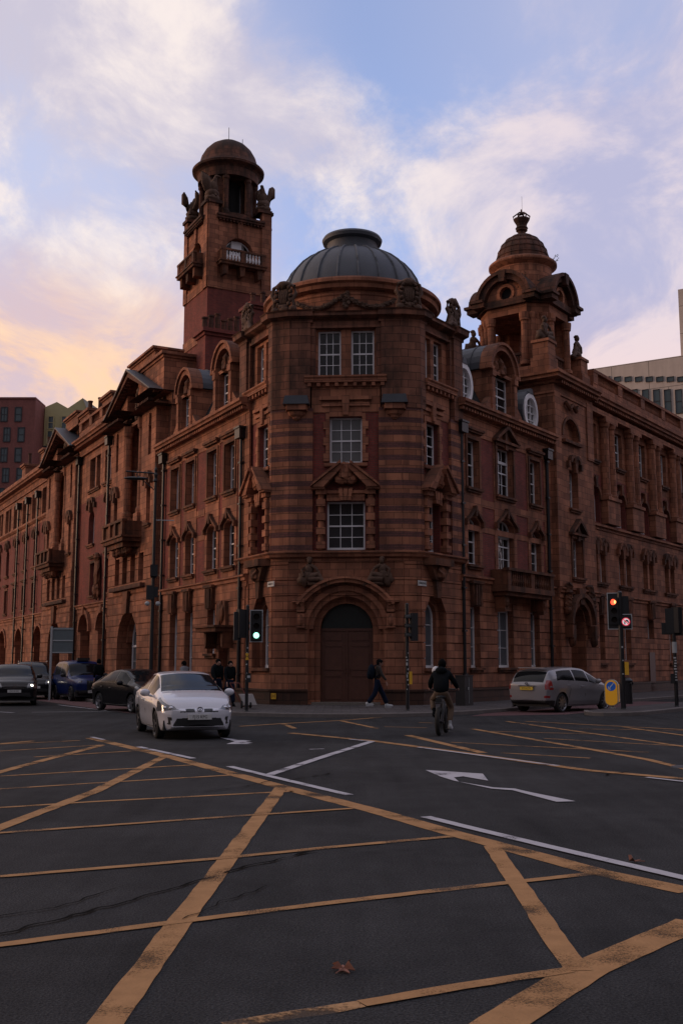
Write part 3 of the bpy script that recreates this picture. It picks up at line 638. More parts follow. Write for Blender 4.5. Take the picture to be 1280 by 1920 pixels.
# great door
m=M(PF); 
for s_ in (-1,1):
    a0,a1=(.02,1.02) if s_>0 else (-1.02,-.02); m.box(a0,a1,-.72,-.66,.2,2.92)
    for z0,z1 in ((.3,1.05),(1.17,1.3),(1.42,2.2),(2.32,2.46),(2.55,2.85)):
        m.box(a0+.17,a1-.17,-.68,-.63,z0,z1)
m.box(-.1,-.06,-.64,-.57,1.3,1.5); m.box(.06,.1,-.64,-.57,1.3,1.5); m.box(-1.02,1.02,-.74,-.62,2.92,3.02); m.box(-.03,.03,-.67,-.60,.2,2.92)
D=part(m,'door',door_m); WL[D.name]=WL[ST.name]
g=M(PF)
for i in range(12):
    a=-1.02+2.04*i/12; b=a+2.04/12; g.face((a,-.68,3.02),(b,-.68,3.02),(b,-.68,headz(dop,b)),(a,-.68,headz(dop,a)))
g.obj('fanlight',mat('dark_green_fanlight',(.02,.026,.024),.3,0,.2),D)
m=M(PF); m.box(-1.3,1.3,-.7,.25,.11,.21); part(m,'door_step',stone)
# archivolt rings, hood and consoles
m=M(PF); m.arc(0,2.98,1.24,1.42,0,pi,-.22,-.02,20); m.arc(0,2.98,1.46,1.66,rad(0),pi,.05,.14,20)
r=2.02; cz=2.98; m.arc(0,cz-.22,1.98,2.14,rad(33),rad(147),.03,.42,20); m.arc(0,cz-.22,2.12,2.22,rad(32),rad(148),.03,.52,20)
for s_ in (-1,1):
    m.box(s_*1.8-.24,s_*1.8+.24,0,.5,3.98,4.12); m.box(s_*1.72-.15,s_*1.72+.15,0,.34,3.62,3.98); m.box(s_*1.72-.17,s_*1.72+.17,0,.3,3.02,3.56); m.ball((s_*1.72,.26,3.3),(.13,.14,.24),8,6)
for k in range(-3,4):
    a=pi/2+k*.30; m.prism([(1.44*cos(a-.02),2.98+1.44*sin(a-.02)),(1.44*cos(a+.02),2.98+1.44*sin(a+.02)),(1.62*cos(a+.02),2.98+1.62*sin(a+.02)),(1.62*cos(a-.02),2.98+1.62*sin(a-.02))],.12,.15)
part(m,'door_arch',terra)
def recliner(fr,u,d,z,s_,sc=1.0,name='statue',parent=None,seed=1,lab=None):
    """seated or reclining carved figure; s_ = which way the legs go"""
    m=M(fr)
    def b(x,y,h,rx,ry,rz,j=.18): m.ball((u+s_*x*sc,d+y*sc,z+h*sc),(rx*sc,ry*sc,rz*sc),10,8,j,seed+x*7+h*3)
    b(0,0,.35,.24,.2,.3,.3); b(.02,.03,.62,.2,.15,.24); b(.04,.06,.96,.105,.12,.14,.05); b(.03,.02,1.06,.13,.12,.09,.3)
    m.tube([(u+s_*.05*sc,d+.08*sc,z+.3*sc),(u+s_*.42*sc,d+.16*sc,z+.42*sc),(u+s_*.62*sc,d+.14*sc,z+.05*sc)],[.15*sc,.12*sc,.09*sc],8)
    m.tube([(u+s_*.02*sc,d+.1*sc,z+.2*sc),(u+s_*.5*sc,d+.2*sc,z+.2*sc),(u+s_*.8*sc,d+.18*sc,z-.08*sc)],[.14*sc,.11*sc,.07*sc],8)
    m.tube([(u-s_*.02*sc,d+.05*sc,z+.78*sc),(u-s_*.28*sc,d+.1*sc,z+.6*sc),(u-s_*.2*sc,d+.16*sc,z+.32*sc)],[.085*sc,.07*sc,.05*sc],7)
    m.tube([(u+s_*.1*sc,d+.08*sc,z+.78*sc),(u+s_*.32*sc,d+.14*sc,z+.66*sc),(u+s_*.42*sc,d+.16*sc,z+.5*sc)],[.08*sc,.065*sc,.05*sc],7)
    b(-.18,-.05,.2,.28,.2,.3,.6); b(.3,0,.02,.4,.2,.13,.5)
    o_=part(m,name,statue_m,parent,smooth=True,ang=80)
    if lab: o_['label']=lab
    return o_
recliner(PF,-1.42,.2,4.68,1,.92,seed=3); recliner(PF,1.42,.2,4.68,-1,.92,seed=8)
# ledge over ground floor
m=M(WF); mould(m,PL,[(-.1,5.55),(.05,5.55),(.06,5.68),(.2,5.74),(.24,5.83),(.3,5.88),(.3,5.95),(-.1,6.02)]); part(m,'ledge',terra)
# first and second storey: striped piers with a brick bay between
w1=(-.74,.74,6.02,7.92,0); w2=(-.64,.64,9.42,11.28,0)
m=M(PF)
for s_ in (-1,1):
    a,b=(1.29,2.22) if s_>0 else (-2.22,-1.29); m.box(a,b,-.4,.12,5.95,11.62)
    ff,ln=facet(s_); m.fr=ff; m.box(-.03,ln+.03,-.3,.12,5.95,11.62); m.fr=PF
for fr in (PR,PLf): m.fr=fr; m.box(-.03,.16,-.3,.12,5.95,11.62); m.box(2.35,3.35,-.3,.1,5.95,11.62)
part(m,'striped_pier',stripe)
m=M(PF); wall(m,-1.3,1.3,5.95,8.6,-.03,[w1],rev=.3); wall(m,-1.3,1.3,8.6,11.5,-.03,[w2],rev=.3)
sw1=(.55,1.55,6.02,7.92,0); sw2=(.5,1.5,9.42,11.2,0)
for fr in (PR,PLf): m.fr=fr; wall(m,.1,2.4,5.95,8.6,-.03,[sw1],rev=.45); wall(m,.1,2.4,8.6,11.5,-.03,[sw2],rev=.35)
part(m,'wall',brick)
def aedicule(fr,cu,hw,d=0.0): # rusticated columns carrying an open pediment round the lower window
    m=M(fr)
    for s_ in (-1,1):
        u=cu+s_*(hw+.22)
        m.lathe(u,d+.1,[(.12,6.0),(.12,8.2)],12)
        for k in range(4): z=6.05+k*.55; m.box(u-.17,u+.17,d-.03,d+.27,z,z+.27)
        m.box(u-.2,u+.2,d-.03,d+.3,8.16,8.34)
        m.prism([(cu+s_*(hw+.55),8.42),(cu+s_*(hw+.1),8.42),(cu+s_*.18,9.12),(cu+s_*.18,9.34)],d-.02,d+.5)
        m.prism([(cu+s_*(hw+.6),8.42),(cu+s_*(hw+.55),8.55),(cu+s_*.18,9.46),(cu+s_*.18,9.34)],d-.02,d+.6)
        m.box(cu+s_*(hw+.32)-.26,cu+s_*(hw+.32)+.26,d-.02,d+.44,8.34,8.44)
    m.box(cu-hw,cu+hw,d-.04,d+.12,7.92,8.2); m.box(cu-hw-.1,cu+hw+.1,d-.04,d+.2,8.2,8.32)
    for k in range(-1,2): m.prism([(cu+k*.14-.06,7.92),(cu+k*.14+.06,7.92),(cu+k*.2+.08,8.4),(cu+k*.2-.08,8.4)],d,d+.26)
    m.ball((cu,d+.22,9.0),(.3,.2,.42),10,8,.5,cu); m.ball((cu-.2,d+.2,8.75),(.25,.15,.2),8,6,.4,2); m.ball((cu+.2,d+.2,8.75),(.25,.15,.2),8,6,.4,6)
    return m
for fr,cu,hw in ((PF,0,.74),(PR,1.05,.5),(PLf,1.05,.5)):
    w_=window(fr,*( (cu-hw,cu+hw,6.02,7.92)),-.3 if fr is PF else -.42,3 if fr is PF else 2,4); aedicule(fr,cu,hw).obj('surround',terra,w_)
for fr,w in ((PF,w2),(PR,sw2),(PLf,sw2)):
    w_=window(fr,w[0],w[1],w[2],w[3],-.3,3 if fr is PF else 2,4,pm=blind if fr is PF else None)
    m=M(fr); a,b=w[0],w[1]; c=(a+b)/2
    for k in range(6): z=9.5+k*.32; q=.14 if k%2 else .24; m.box(a-q,a,-.05,.05,z,z+.31); m.box(b,b+q,-.05,.05,z,z+.31)
    m.box(a-.2,b+.2,-.05,.12,9.28,9.42); m.box(a,b,-.05,.06,w[3],w[3]+.2)
    m.box(a-.3,c-.12,-.02,.08,w[3]+.42,w[3]+.55); m.box(c+.12,b+.3,-.02,.08,w[3]+.42,w[3]+.55); m.box(a-.38,c-.12,-.02,.14,w[3]+.66,w[3]+.8); m.box(c+.12,b+.38,-.02,.14,w[3]+.66,w[3]+.8)
    m.prism([(c-.1,w[3]+.05),(c+.1,w[3]+.05),(c+.16,w[3]+.85),(c-.16,w[3]+.85)],-.02,.14); m.obj('surround',terra,w_)
# band, sill cornice
m=M(PF); m.box(-1.35,1.35,-.3,.0,11.45,12.62)
for fr in (PR,PLf): m.fr=fr; m.box(.1,2.4,-.3,.0,11.45,12.62)
part(m,'wall',terra)
m=M(PF); SC=[(-.1,12.5),(.05,12.5),(.05,12.6),(.22,12.64),(.22,12.78),(.28,12.84),(.28,12.9),(-.1,12.95)]
mould(m,[PF.xy(-1.62,0),PF.xy(1.62,0)],SC); mould(m,[PR.xy(.35,0),PR.xy(2.7,0)],SC); mould(m,[PLf.xy(2.7,0),PLf.xy(.35,0)],SC)
for k in range(9): m.box(-1.5+k*.36,-1.5+k*.36+.14,0,.2,12.48,12.62)
for fr in (PR,PLf):
    m.fr=fr
    for k in range(7): m.box(.45+k*.32,.45+k*.32+.12,0,.18,12.48,12.62)
part(m,'sill_cornice',terra)
# top storey
m=M(PF); a1=(-1.12,-.2,12.95,14.86,0); a2=(.2,1.12,12.95,14.86,0)
wall(m,-1.4,1.4,12.9,15.3,-.15,[a1,a2],rev=.3)
s1=(.55,1.2,12.95,14.75,0); s2=(1.45,2.1,12.95,14.75,0)
for fr in (PR,PLf): m.fr=fr; wall(m,0,2.6,12.9,15.3,-.15,[s1,s2],rev=.3)
part(m,'wall',terra)
for w in (a1,a2): window(PF,w[0],w[1],w[2],w[3],-.4,3,4)
for fr in (PR,PLf):
    for w in (s1,s2): window(fr,w[0],w[1],w[2],w[3],-.4,2,4)
m=M(PF)
for s_ in (-1,1):
    m.fr=PF; a,b=(1.4,2.22) if s_>0 else (-2.22,-1.4); m.box(a,b,-.4,.14,11.6,15.2); m.box(min(s_*1.2,s_*1.42),max(s_*1.2,s_*1.42),-.4,.02,12.9,15.2)
    ff,ln=facet(s_); m.fr=ff; m.box(-.04,ln+.04,-.3,.15,11.6,15.2)
for fr in (PR,PLf): m.fr=fr; m.box(-.05,.34,-.3,.14,11.6,15.2); m.box(2.62,3.32,-.3,.14,11.6,15.2); m.box(2.45,2.64,-.3,.04,12.9,15.2)
part(m,'pilaster',terra_mid)
m=M(PF)
for s_ in (-1,1):
    m.fr=PF; m.slab([(s_*1.3-.45+s_*.62,0),(s_*1.3+.45+s_*.62,0),(s_*1.92+.38,.42),(s_*1.92-.38,.42)],11.5,11.72); m.ball((s_*1.92,.12,11.45),(.36,.22,.24),10,6)
    m.ball((s_*1.92,.1,11.3),(.2,.16,.2),8,6)
part(m,'corbel',terra)
m=M(PF)
for s_ in (-1,1): m.prism([(s_*1.92-.52,11.72),(s_*1.92+.52,11.72),(s_*1.92+.44,12.05),(s_*1.92-.44,12.05)],.1,.5)
part(m,'lead_flashing',lead)
# entablature following the piers
ENT=[(-.2,14.9),(.04,14.9),(.04,15.0),(.0,15.05),(.0,15.22),(.16,15.27),(.3,15.34),(.3,15.44),(.36,15.5),(-.4,15.6)]
m=M(WF); mould(m,PL,ENT)
E2=[(-.3,15.1),(.16,15.1),(.18,15.22),(.42,15.3),(.44,15.46),(.5,15.54),(-.3,15.62)]
mould(m,[PF.xy(-1.3,0),lc(-Q1[0],Q1[1]),lc(-Q2[0],Q2[1]),PLf.xy(.45,0)][::-1],E2); mould(m,[PF.xy(1.3,0),lc(*Q1),lc(*Q2),PR.xy(.45,0)],E2)
mould(m,[PR.xy(2.5,0),PR.xy(3.42,0)],E2); mould(m,[PLf.xy(3.42,0),PLf.xy(2.5,0)],E2)
part(m,'entablature',terra_mid)
m=M(WF); pk=[lc(-Q3[0],Q3[1]),lc(-Q2[0],Q2[1]),lc(-Q1[0],Q1[1]),lc(*Q1),lc(*Q2),lc(*Q3),lc(3.4,8),lc(-3.4,8)]; m.slab(pk,15.4,15.58); m.slab([lc(-4.5,2.4),lc(4.5,2.4),lc(3.2,8),lc(-3.2,8)],5,15.45); part(m,'rotunda_roof_slab',lead)
# drum, cornice and lead dome
DC=lc(0,4.0); FD=Fr(DC,aa,(-bb[0],-bb[1]))
m=M(FD); m.lathe(0,0,[(3.75,15.4),(3.75,15.85),(3.5,15.9),(3.5,16.6),(3.54,16.65),(3.54,16.73),(3.46,16.75),(3.46,16.83),(3.75,16.89),(3.8,17.05),(3.92,17.11),(3.92,17.23),(3.86,17.31),(3.3,17.41)],72); DR=part(m,'drum',terra); WL[DR.name]=WL[ST.name]
m=M(FD); pr=[(3.16,17.3),(3.1,17.75),(2.95,18.18),(2.72,18.58),(2.42,18.94),(2.06,19.24),(1.66,19.48),(1.3,19.62),(1.12,19.68),(1.08,19.95),(1.12,20.12),(1.3,20.2),(1.34,20.33),(1.28,20.43),(1.1,20.49),(.01,20.5)]
m.lathe(0,0,pr,64); DM=part(m,'dome',lead,smooth=True); WL[DM.name]=WL[ST.name]
m=M(FD)
for k in range(22):
    a=2*pi*k/22; m.tube([(r*1.003*cos(a),r*1.003*sin(a),z+.01) for r,z in pr[:8]],.055,6)
part(m,'standing_seam',lead,DM)
def cartouche(fr,u,d,z,sc=1.0,seed=0):
    m=M(fr); m.ball((u,d,z+.75*sc),(.36*sc,.16*sc,.52*sc),12,8,.25,seed); m.ball((u,d+.06,z+1.3*sc),(.34*sc,.18*sc,.2*sc),10,6,.4,seed+1)
    for s_ in (-1,1):
        m.tube([(u+s_*x*sc,d+y*sc,z+h*sc) for x,y,h in ((.2,.05,1.35),(.5,.06,1.2),(.58,.05,.85),(.44,.08,.6),(.5,.05,.3),(.36,.1,.1),(.2,.1,.2))],[.07*sc,.09*sc,.1*sc,.08*sc,.1*sc,.09*sc,.06*sc],7)
        m.ball((u+s_*.42*sc,d+.05,z+.15*sc),(.2*sc,.16*sc,.18*sc),8,6,.4,seed+s_)
    m.ball((u,d+.05,z+.2*sc),(.28*sc,.16*sc,.24*sc),8,6,.6,seed+5)
    for k in range(16):
        a=2*pi*k/16; m.ball((u+.38*sc*cos(a),d+.12*sc,z+.78*sc+.56*sc*sin(a)),(.1*sc,.09*sc,.1*sc),7,5,.7,seed+k)
    for k in range(5): m.tube([(u-.2*sc+.1*k*sc,d+.12,z+.95*sc),(u-.16*sc+.08*k*sc,d+.19,z+.7*sc),(u-.12*sc+.06*k*sc,d+.14,z+.42*sc)],[.03*sc,.045*sc,.025*sc],5)
    o_=part(m,'cartouche',statue_m,smooth=True,ang=70); return o_
for s_ in (-1,1):
    ff,ln=facet(s_); cartouche(ff,ln/2,-.15,15.62,.9,s_*3)
    fr=PR if s_>0 else PLf; cartouche(fr,2.95,-.1,15.62,.9,s_*5); recliner(fr,3.0,-.1,15.6,-1,.95,seed=12+s_)
m=M(FD)
for c0,c1 in ((-1.05,-.12),(-.0,.93),(1.35,2.2),(-2.2,-1.4)):
    for i in range(22):
        t=i/21; a=pi/2-(c0+(c1-c0)*t)*.60; z=16.5-.40*sin(pi*t); m.ball((3.6*cos(a),3.6*sin(a),z),(.1+.04*sin(pi*t),.1,.1),6,5,.8,i+c0)
for a in (pi/2,):
    for k in range(8): m.ball((3.62*cos(a)+random.uniform(-.16,.16),3.6,16.1+k*.08),(.1,.08,.1),6,5,.8,k)
part(m,'garland',statue_m,DR)
# street name plates and hydrant plate
plate=mat('white_enamel_plate',(.55,.54,.52),.5,0,.15); black=mat('black_lettering',(.015,.015,.015),.6); yel=mat('yellow_plate',(.75,.42,.03),.5,0,.08)
for fr,u,s_,lab in ((PLf,.02,'FAIRFIELD ST','white street name plate on left side of the corner'),(PR,.02,'LONDON RD','white street name plate on right side of the corner')):
    ff=fr.sub(u,.06); m=M(ff); m.box(-.3 if fr is PR else -.3,.3,0,.03,4.62,4.82); P=m.obj('street_name_plate',plate); tag(P,('white street name plate reading LONDON RD' if fr is PR else 'white street name plate reading FAIRFIELD ST')+' fixed to the terracotta wall','street sign')
    text('lettering',s_,.115 if fr is PR else .095,ff,0,.031,4.72,black,P,sx=.85,flip=1 if fr is PR else -1)
ff,ln=facet(-1); ff=ff.sub(.5,.18); m=M(ff); m.box(-.1,.1,0,.02,.33,.55); P=m.obj('hydrant_plate',yel); tag(P,'small yellow hydrant plate with an H low on the dark plinth','sign'); text('lettering','H',.2,ff,0,.021,.44,black,P,flip=-1)
# inner core so nothing shows through
m=M(WF); m.slab([PF.xy(-1.9,-1.3),PF.xy(1.9,-1.3),lc(2.9,1.2),FRt.xy(0,-1.0),FRt.xy(34,-1.0),FRt.xy(34,-7),lc(0,16),FL.xy(55.5,-7),FL.xy(55.5,-1.0),FL.xy(0,-1.0),lc(-2.9,1.2)],.1,12.3); part(m,'interior',dark)
# --- right street: tower bay ---
TB=.28
ops=[(9.1,10.95,12.6,13.75,.95)]; o3=(9.7,10.75,9.25,11.15,0); o2=(9.8,11.0,5.85,7.75,0); dr=(9.2,11.0,.13,4.45,.9)
m=M(FRt); wall(m,8.1,12.75,12.2,15.0,TB,ops,rev=.45); wall(m,8.1,12.75,8.5,12.2,TB,[o3],rev=.45); wall(m,8.1,12.75,5.3,8.5,TB,[o2],rev=.45); wall(m,8.1,12.75,.13,5.3,TB,[dr],rev=.9)
courses(m,8.1,12.75,.68,4.7,TB,[dr]); 
for u in (8.1,12.75): m.face((u,TB,.1),(u,-3,.1),(u,-3,15.2),(u,TB,15.2))
part(m,'wall',terra)
m=M(FRt); m.box(12.0,12.75,TB-.1,TB+.07,12.0,15.0); m.box(8.1,8.75,TB-.1,TB+.07,5.3,15); part(m,'pilaster',terra)
for o_,k,c,r in ((o3,'cart',2,4),(o2,'ped',2,4)):
    w_=window(FRt,*o_[:4],TB-.42,c,r); surround(FRt,w_,*o_[:4],TB,k)
o_=ops[0]; w_=window(FRt,*o_[:4],TB-.42,4,3,arch=.95,rail=False); m=M(FRt); m.box(8.95,11.1,TB-.05,TB+.2,12.45,12.6); m.arc(10.02,12.8,.95,1.1,0,pi,TB-.02,TB+.06,14); m.tube([(9.3,TB+.1,14.5),(9.6,TB+.18,14.2),(10.02,TB+.15,14.45),(10.4,TB+.18,14.2),(10.75,TB+.1,14.5)],.11,6); m.obj('surround',carved,w_)
m=M(FRt); m.box(9.2,11.0,-.65,-.6,.13,3.5); part(m,'side_door',door_m)
m=M(FRt); m.arc(10.1,3.55,.95,1.2,0,pi,TB,TB+.3,16); m.arc(10.1,3.55,1.3,1.5,0,pi,TB,TB+.45,16)
for s_ in (-1,1):
    m.box(10.1+s_*1.35-.2,10.1+s_*1.35+.2,TB,TB+.45,2.9,3.5); m.ball((10.1+s_*1.3,TB+.3,2.75),(.2,.2,.3),8,6,.4)
    for k in range(5): m.ball((10.1+s_*(1.5-.05*k),TB+.2,4.2+k*.28),(.28,.2,.22),8,6,.6,k*s_)
m.prism([(9.85,4.5),(10.35,4.5),(10.5,5.3),(9.7,5.3)],TB,TB+.35); part(m,'door_arch',carved)
corn(FRt,8.1,12.85,TB,LEDGE); m=M(FRt); mould(m,[FRt.xy(8.1,-5.0),FRt.xy(8.1,TB),FRt.xy(12.85,TB)],CORN2); dentils(m,8.2,12.8,TB+.1,TB+.4,15.22,15.36); part(m,'cornice',terra)
m=M(FRt); m.box(8.1,9.2,0,TB+.12,.1,.68); m.box(11,12.8,0,TB+.12,.1,.68); part(m,'plinth',plinthm)
m=M(FRt); m.face((8.1,0,12.5),(8.1,-6,12.5),(8.1,-6,15.0),(8.1,0,15.0)); part(m,'wall',terra_dk)
# --- right street: long range ---
UE=34.6; P0=12.8; PT=3.6; NB=6
tops=[(P0+.45+PT*i,P0+1.5+PT*i,12.35,14.35,0) for i in range(NB)]
arcs=[(P0+.2+PT*i,P0+1.55+PT*i,9.05,10.95,.68) for i in range(NB)]
prs=[]; gws=[]
for i in range(NB):
    b=P0+.15+PT*i; prs+= [(b,b+.72,5.85,7.4,0),(b+1.0,b+1.72,5.85,7.4,0)]
for i,(a,b,z0,z1) in enumerate([(13.0,14.1,1.7,4.15),(16.9,17.8,1.7,4.15),(20.4,21.4,2.8,4.15),(24,25,1.7,4.15),(27.6,28.6,1.7,4.15),(31.2,32.2,1.7,4.15)]): gws.append((a,b,z0,z1,0))
m=M(FRt); wall(m,P0,UE,11.6,15.0,-.12,tops,rev=.3); wall(m,P0,UE,5.3,8.75,0,prs,rev=.35); wall(m,P0,UE,.13,4.85,0,gws,rev=.35); courses(m,P0,UE,.68,4.25,0,gws); m.box(P0,UE,0,.04,4.28,4.8)
part(m,'wall',terra)
m=M(FRt); wall(m,P0,UE,8.75,11.6,-.1,arcs,rev=.35); part(m,'wall',brick)
for o_ in tops: w_=window(FRt,*o_[:4],-.4,2,4); surround(FRt,w_,*o_[:4],-.1,None)
for o_ in arcs: w_=window(FRt,*o_[:4],-.42,2,4,arch=.68,rail=False); surround(FRt,w_,*o_[:4],-.08,'arch',.68,sill=False)
for i,o_ in enumerate(prs):
    w_=window(FRt,*o_[:4],-.33,1,3); surround(FRt,w_,*o_[:4],.0,'cart',sill=True)
for i,o_ in enumerate(gws): w_=window(FRt,*o_[:4],-.33,2,3 if o_[2]<2 else 2,rail=False,pm=frost); surround(FRt,w_,*o_[:4],.04,'key',sill=i!=2)
for i in range(NB):
    b=P0+1.75+PT*i; m=M(FRt)
    for k in (0,.85): m.lathe(b+.42+k,.0,[(.34,10.45),(.34,10.6),(.29,10.66),(.27,14.2),(.33,14.3),(.36,14.45),(.36,14.5)],14)
    m.box(b,b+1.7,-.1,.3,9.0,10.3); m.box(b-.08,b+1.78,-.1,.38,10.28,10.45); m.box(b,b+1.7,-.1,.34,14.5,14.78)
    part(m,'column_pair',terra)
m=M(FRt); m.box(P0,UE,-.1,.32,14.76,15.02); part(m,'frieze',terra)
corn(FRt,P0,UE,.05,CORN2,dent=(15.22,15.36,.4)); corn(FRt,P0,UE,0,LEDGE); corn(FRt,P0,UE,.0,STR2)
m=M(FRt); m.box(P0,UE,-.3,.12,.1,.66); m.box(P0,UE,-.3,.17,.6,.68); part(m,'plinth',plinthm)
parapet(FRt,P0+.4,UE,.25,15.8,17.1,6)
m=M(FRt); m.box(20.35,21.2,.03,.12,.13,2.3); part(m,'service_door',door_m)
m=M(FRt); m.face((P0,-.3,16.1),(UE,-.3,16.1),(UE,-7,18.4),(P0,-7,18.4)); m.face((P0,-7,18.4),(UE,-7,18.4),(UE,-7,0),(P0,-7,0)); m.face((UE,0,0),(UE,-7,0),(UE,-7,18.4),(UE,-.3,16),(UE,0,15)); part(m,'roof',slate)
# --- left street: gable bays ---
def gable(u0,u1,seed):
    d=.35; w=u1-u0; c=(u0+u1)/2; r0,r1=c-1.55,c+1.55
    z=lambda a:a
    gd=(c-1.75,c+1.75,.2,4.45,1.7)
    sl=[(c-2.75+ k*1.42,c-2.1+k*1.42,5.75,7.35,0) for k in range(4)]; sl=[(c-2.55+k*1.42,c-1.72+k*1.42,5.75,7.35,0) for k in range(4)]
    slit=[(u0+.75,u0+1.2,12.35,13.85,0),(u1-1.2,u1-.75,12.35,13.85,0)]
    low=[(u0+.65,u0+1.3,8.75,10.7,0),(u1-1.3,u1-.65,8.75,10.7,0)]
    m=M(FL); wall(m,u0,u1,.13,5.3,d,[gd],rev=.9); courses(m,u0,u1,.68,5.2,d,[gd]); wall(m,u0,u1,5.3,8.3,d,sl,rev=.4); courses(m,u0,u1,5.3,7.6,d,sl)
    for a,b in ((u0,r0),(r1,u1)):
        o_=[q for q in slit+low if a<q[0]<b]; wall(m,a,b,11.6,14.75,d,[q for q in o_ if q[2]>12],rev=.35); wall(m,a,b,8.3,11.6,d,[q for q in o_ if q[2]<12],rev=.35)
    for u in (u0,u1): m.face((u,d,.1),(u,-4,.1),(u,-4,15),(u,d,15))
    part(m,'wall',terra)
    # recessed centre
    top=(c-.6,c+.6,12.2,14.2,0); mid=(c-.65,c+.65,8.6,11.0,0)
    m=M(FL); wall(m,r0,r1,8.3,11.6,-.35,[mid],rev=.3); wall(m,r0,r1,11.6,17.2,-.35,[top],rev=.3); m.face((r0,d,8.3),(r0,-.35,8.3),(r0,-.35,14.8),(r0,d,14.8)); m.face((r1,d,8.3),(r1,-.35,8.3),(r1,-.35,14.8),(r1,d,14.8)); m.face((r0,d,8.3),(r1,d,8.3),(r1,-.35,8.3),(r0,-.35,8.3)); m.box(r0,r1,-.36,-.1,11.7,12.1); part(m,'recess_wall',terra)
    w_=window(FL,*top[:4],-.62,2,4); w_=window(FL,*mid[:4],-.62,3,4,trans=10.3)
    m=M(FL)
    for u in (r0+.28,r1-.28): m.lathe(u,.2,[(.3,9.5),(.3,9.75),(.23,9.85),(.2,14.0),(.28,14.1),(.33,14.5),(.33,14.6)],12); m.box(u-.33,u+.33,-.2,.52,8.3,9.5)
    m.box(r0,r1,-.3,.12,14.6,14.8); part(m,'engaged_columns',terra)
    for q in slit: m=M(FL); m.face((q[0],d-.33,q[2]),(q[1],d-.33,q[2]),(q[1],d-.33,q[3]),(q[0],d-.33,q[3])); w_=part(m,'slit_window',glass)
    for q in slit: m=M(FL); cu=(q[0]+q[1])/2; m.prism([(cu-.1,13.85),(cu+.1,13.85),(cu+.14,14.5),(cu-.14,14.5)],d,d+.1); part(m,'keystone',terra)
    for q in low: w_=window(FL,*q[:4],d-.33,1,4); surround(FL,w_,*q[:4],d,'cart')
    for q in sl: w_=window(FL,*q[:4],d-.38,1,4)
    m=M(FL); m.box(sl[0][0]-.3,sl[-1][1]+.3,d,d+.3,5.55,5.75); part(m,'long_sill',terra_dk)
    # broken pediment with deep raking cornices
    E=[(-.6,14.75),(.06,14.75),(.06,14.95),(.16,15.02),(.16,15.14),(.5,15.2),(.5,15.34),(.56,15.4),(-.6,15.46)]
    m=M(FL); mould(m,[FL.xy(r0-.0,-.3),FL.xy(r0,d),FL.xy(u0,d),FL.xy(u0,-3.2)][::-1],E); mould(m,[FL.xy(u1,-1.2),FL.xy(u1,d),FL.xy(r1,d),FL.xy(r1,-.3)][::-1],E); 
    dentils(m,u0+.1,r0,d+.1,d+.4,15.03,15.16); dentils(m,r1,u1-.1,d+.1,d+.4,15.03,15.16); part(m,'cornice',terra_dk)
    ap=17.4
    m=M(FL)
    for s_ in (-1,1):
        e=c+s_*(w/2+.4)
        m.prism([(e,15.46),(e-s_*.35,15.46),(c,ap-.3),(c,ap)],-.35,.75); m.prism([(e,15.42),(e+s_*.02,15.5),(c,ap+.12),(c,ap)],-.35,.85)
        n=16
        for k in range(n): t=(k+.5)/n; u=e+(c-e)*t; z=15.3+(ap-.36-15.3)*t; m.box(u-.09,u+.09,.36,.62,z,z+.2)
    part(m,'pediment',terra_mid)
    m=M(FL)
    for s_ in (-1,1): e=c+s_*w/2; m.prism([(e,15.46),(c+s_*1.4,15.46),(c+s_*1.4,15.46+(ap-15.9)*(w/2-1.4)/(w/2)),(e-s_*.1,15.5)],-.3,.3)
    part(m,'tympanum',terra)
    m=M(FL)
    for s_ in (-1,1):
        e=c+s_*(w/2+.45); m.face((e,.87,15.5),(c,.87,ap+.14),(c,-3.5,ap+.14),(e,-3.5,15.5)); m.face((e,.87,15.5),(c,.87,ap+.14),(c,.87,ap+.06),(e,.87,15.42))
    part(m,'gable_roof',lead)
    recliner(FL,c-1.5,.1,15.5,1,.7,seed=seed); cartouche(FL,c,-.1,14.9,1.2,seed)
    # balcony over the ground arch
    m=M(FL); m.box(c-1.9,c+1.9,d,d+1.0,7.95,8.15); m.box(c-2.0,c+2.0,d,d+1.1,8.15,8.25); m.box(c-1.95,c+1.95,d+.78,d+1.05,8.95,9.08)
    for u in (c-1.9,c-.65,c+.35,c+1.6): m.box(u,u+.3,d+.8,d+1.02,8.25,8.95)
    for u in (c-1.9,c+1.72): m.box(u,u+.18,d,d+.9,8.25,9.0)
    m.box(c-1.8,c+1.8,d+.84,d+.9,8.25,8.9)
    m.slab([(c-1.7,d),(c+1.7,d),(c+1.3,d+.8),(c-1.3,d+.8)],7.7,7.95); m.slab([(c-1.3,d),(c+1.3,d),(c+.9,d+.6),(c-.9,d+.6)],7.4,7.7)
    for k in range(6): m.ball((c-1.1+k*.44,d+.5-.03*abs(k-2.5),7.55),(.22,.25,.24),8,6,.5,k+seed)
    part(m,'balcony',carved)
    # keystone and radiating joints of the ground arch, window inside it
    m=M(FL); m.prism([(c-.28,4.3),(c+.28,4.3),(c+.42,5.45),(c-.42,5.45)],d,d+.22); part(m,'keystone',carved)
    return c,gd
u1a=10.35
c1,gd=gable(10.35,18.15,3); gq=(c1-1.7,c1+1.7,.2,4.4,1.66)
w_=window(FL,c1-1.5,c1+1.5,.9,4.3,-.45,3,4,arch=1.5,rail=False,trans=2.6,fw=.1,pm=frost)
m=M(FL); m.box(c1-1.75,c1+1.75,-.5,-.2,.13,.9); m.arc(c1,2.8,1.5,1.76,0,pi,-.55,-.1,14); part(m,'window_base',terra)
c2,_=gable(26.6,34.6,9)
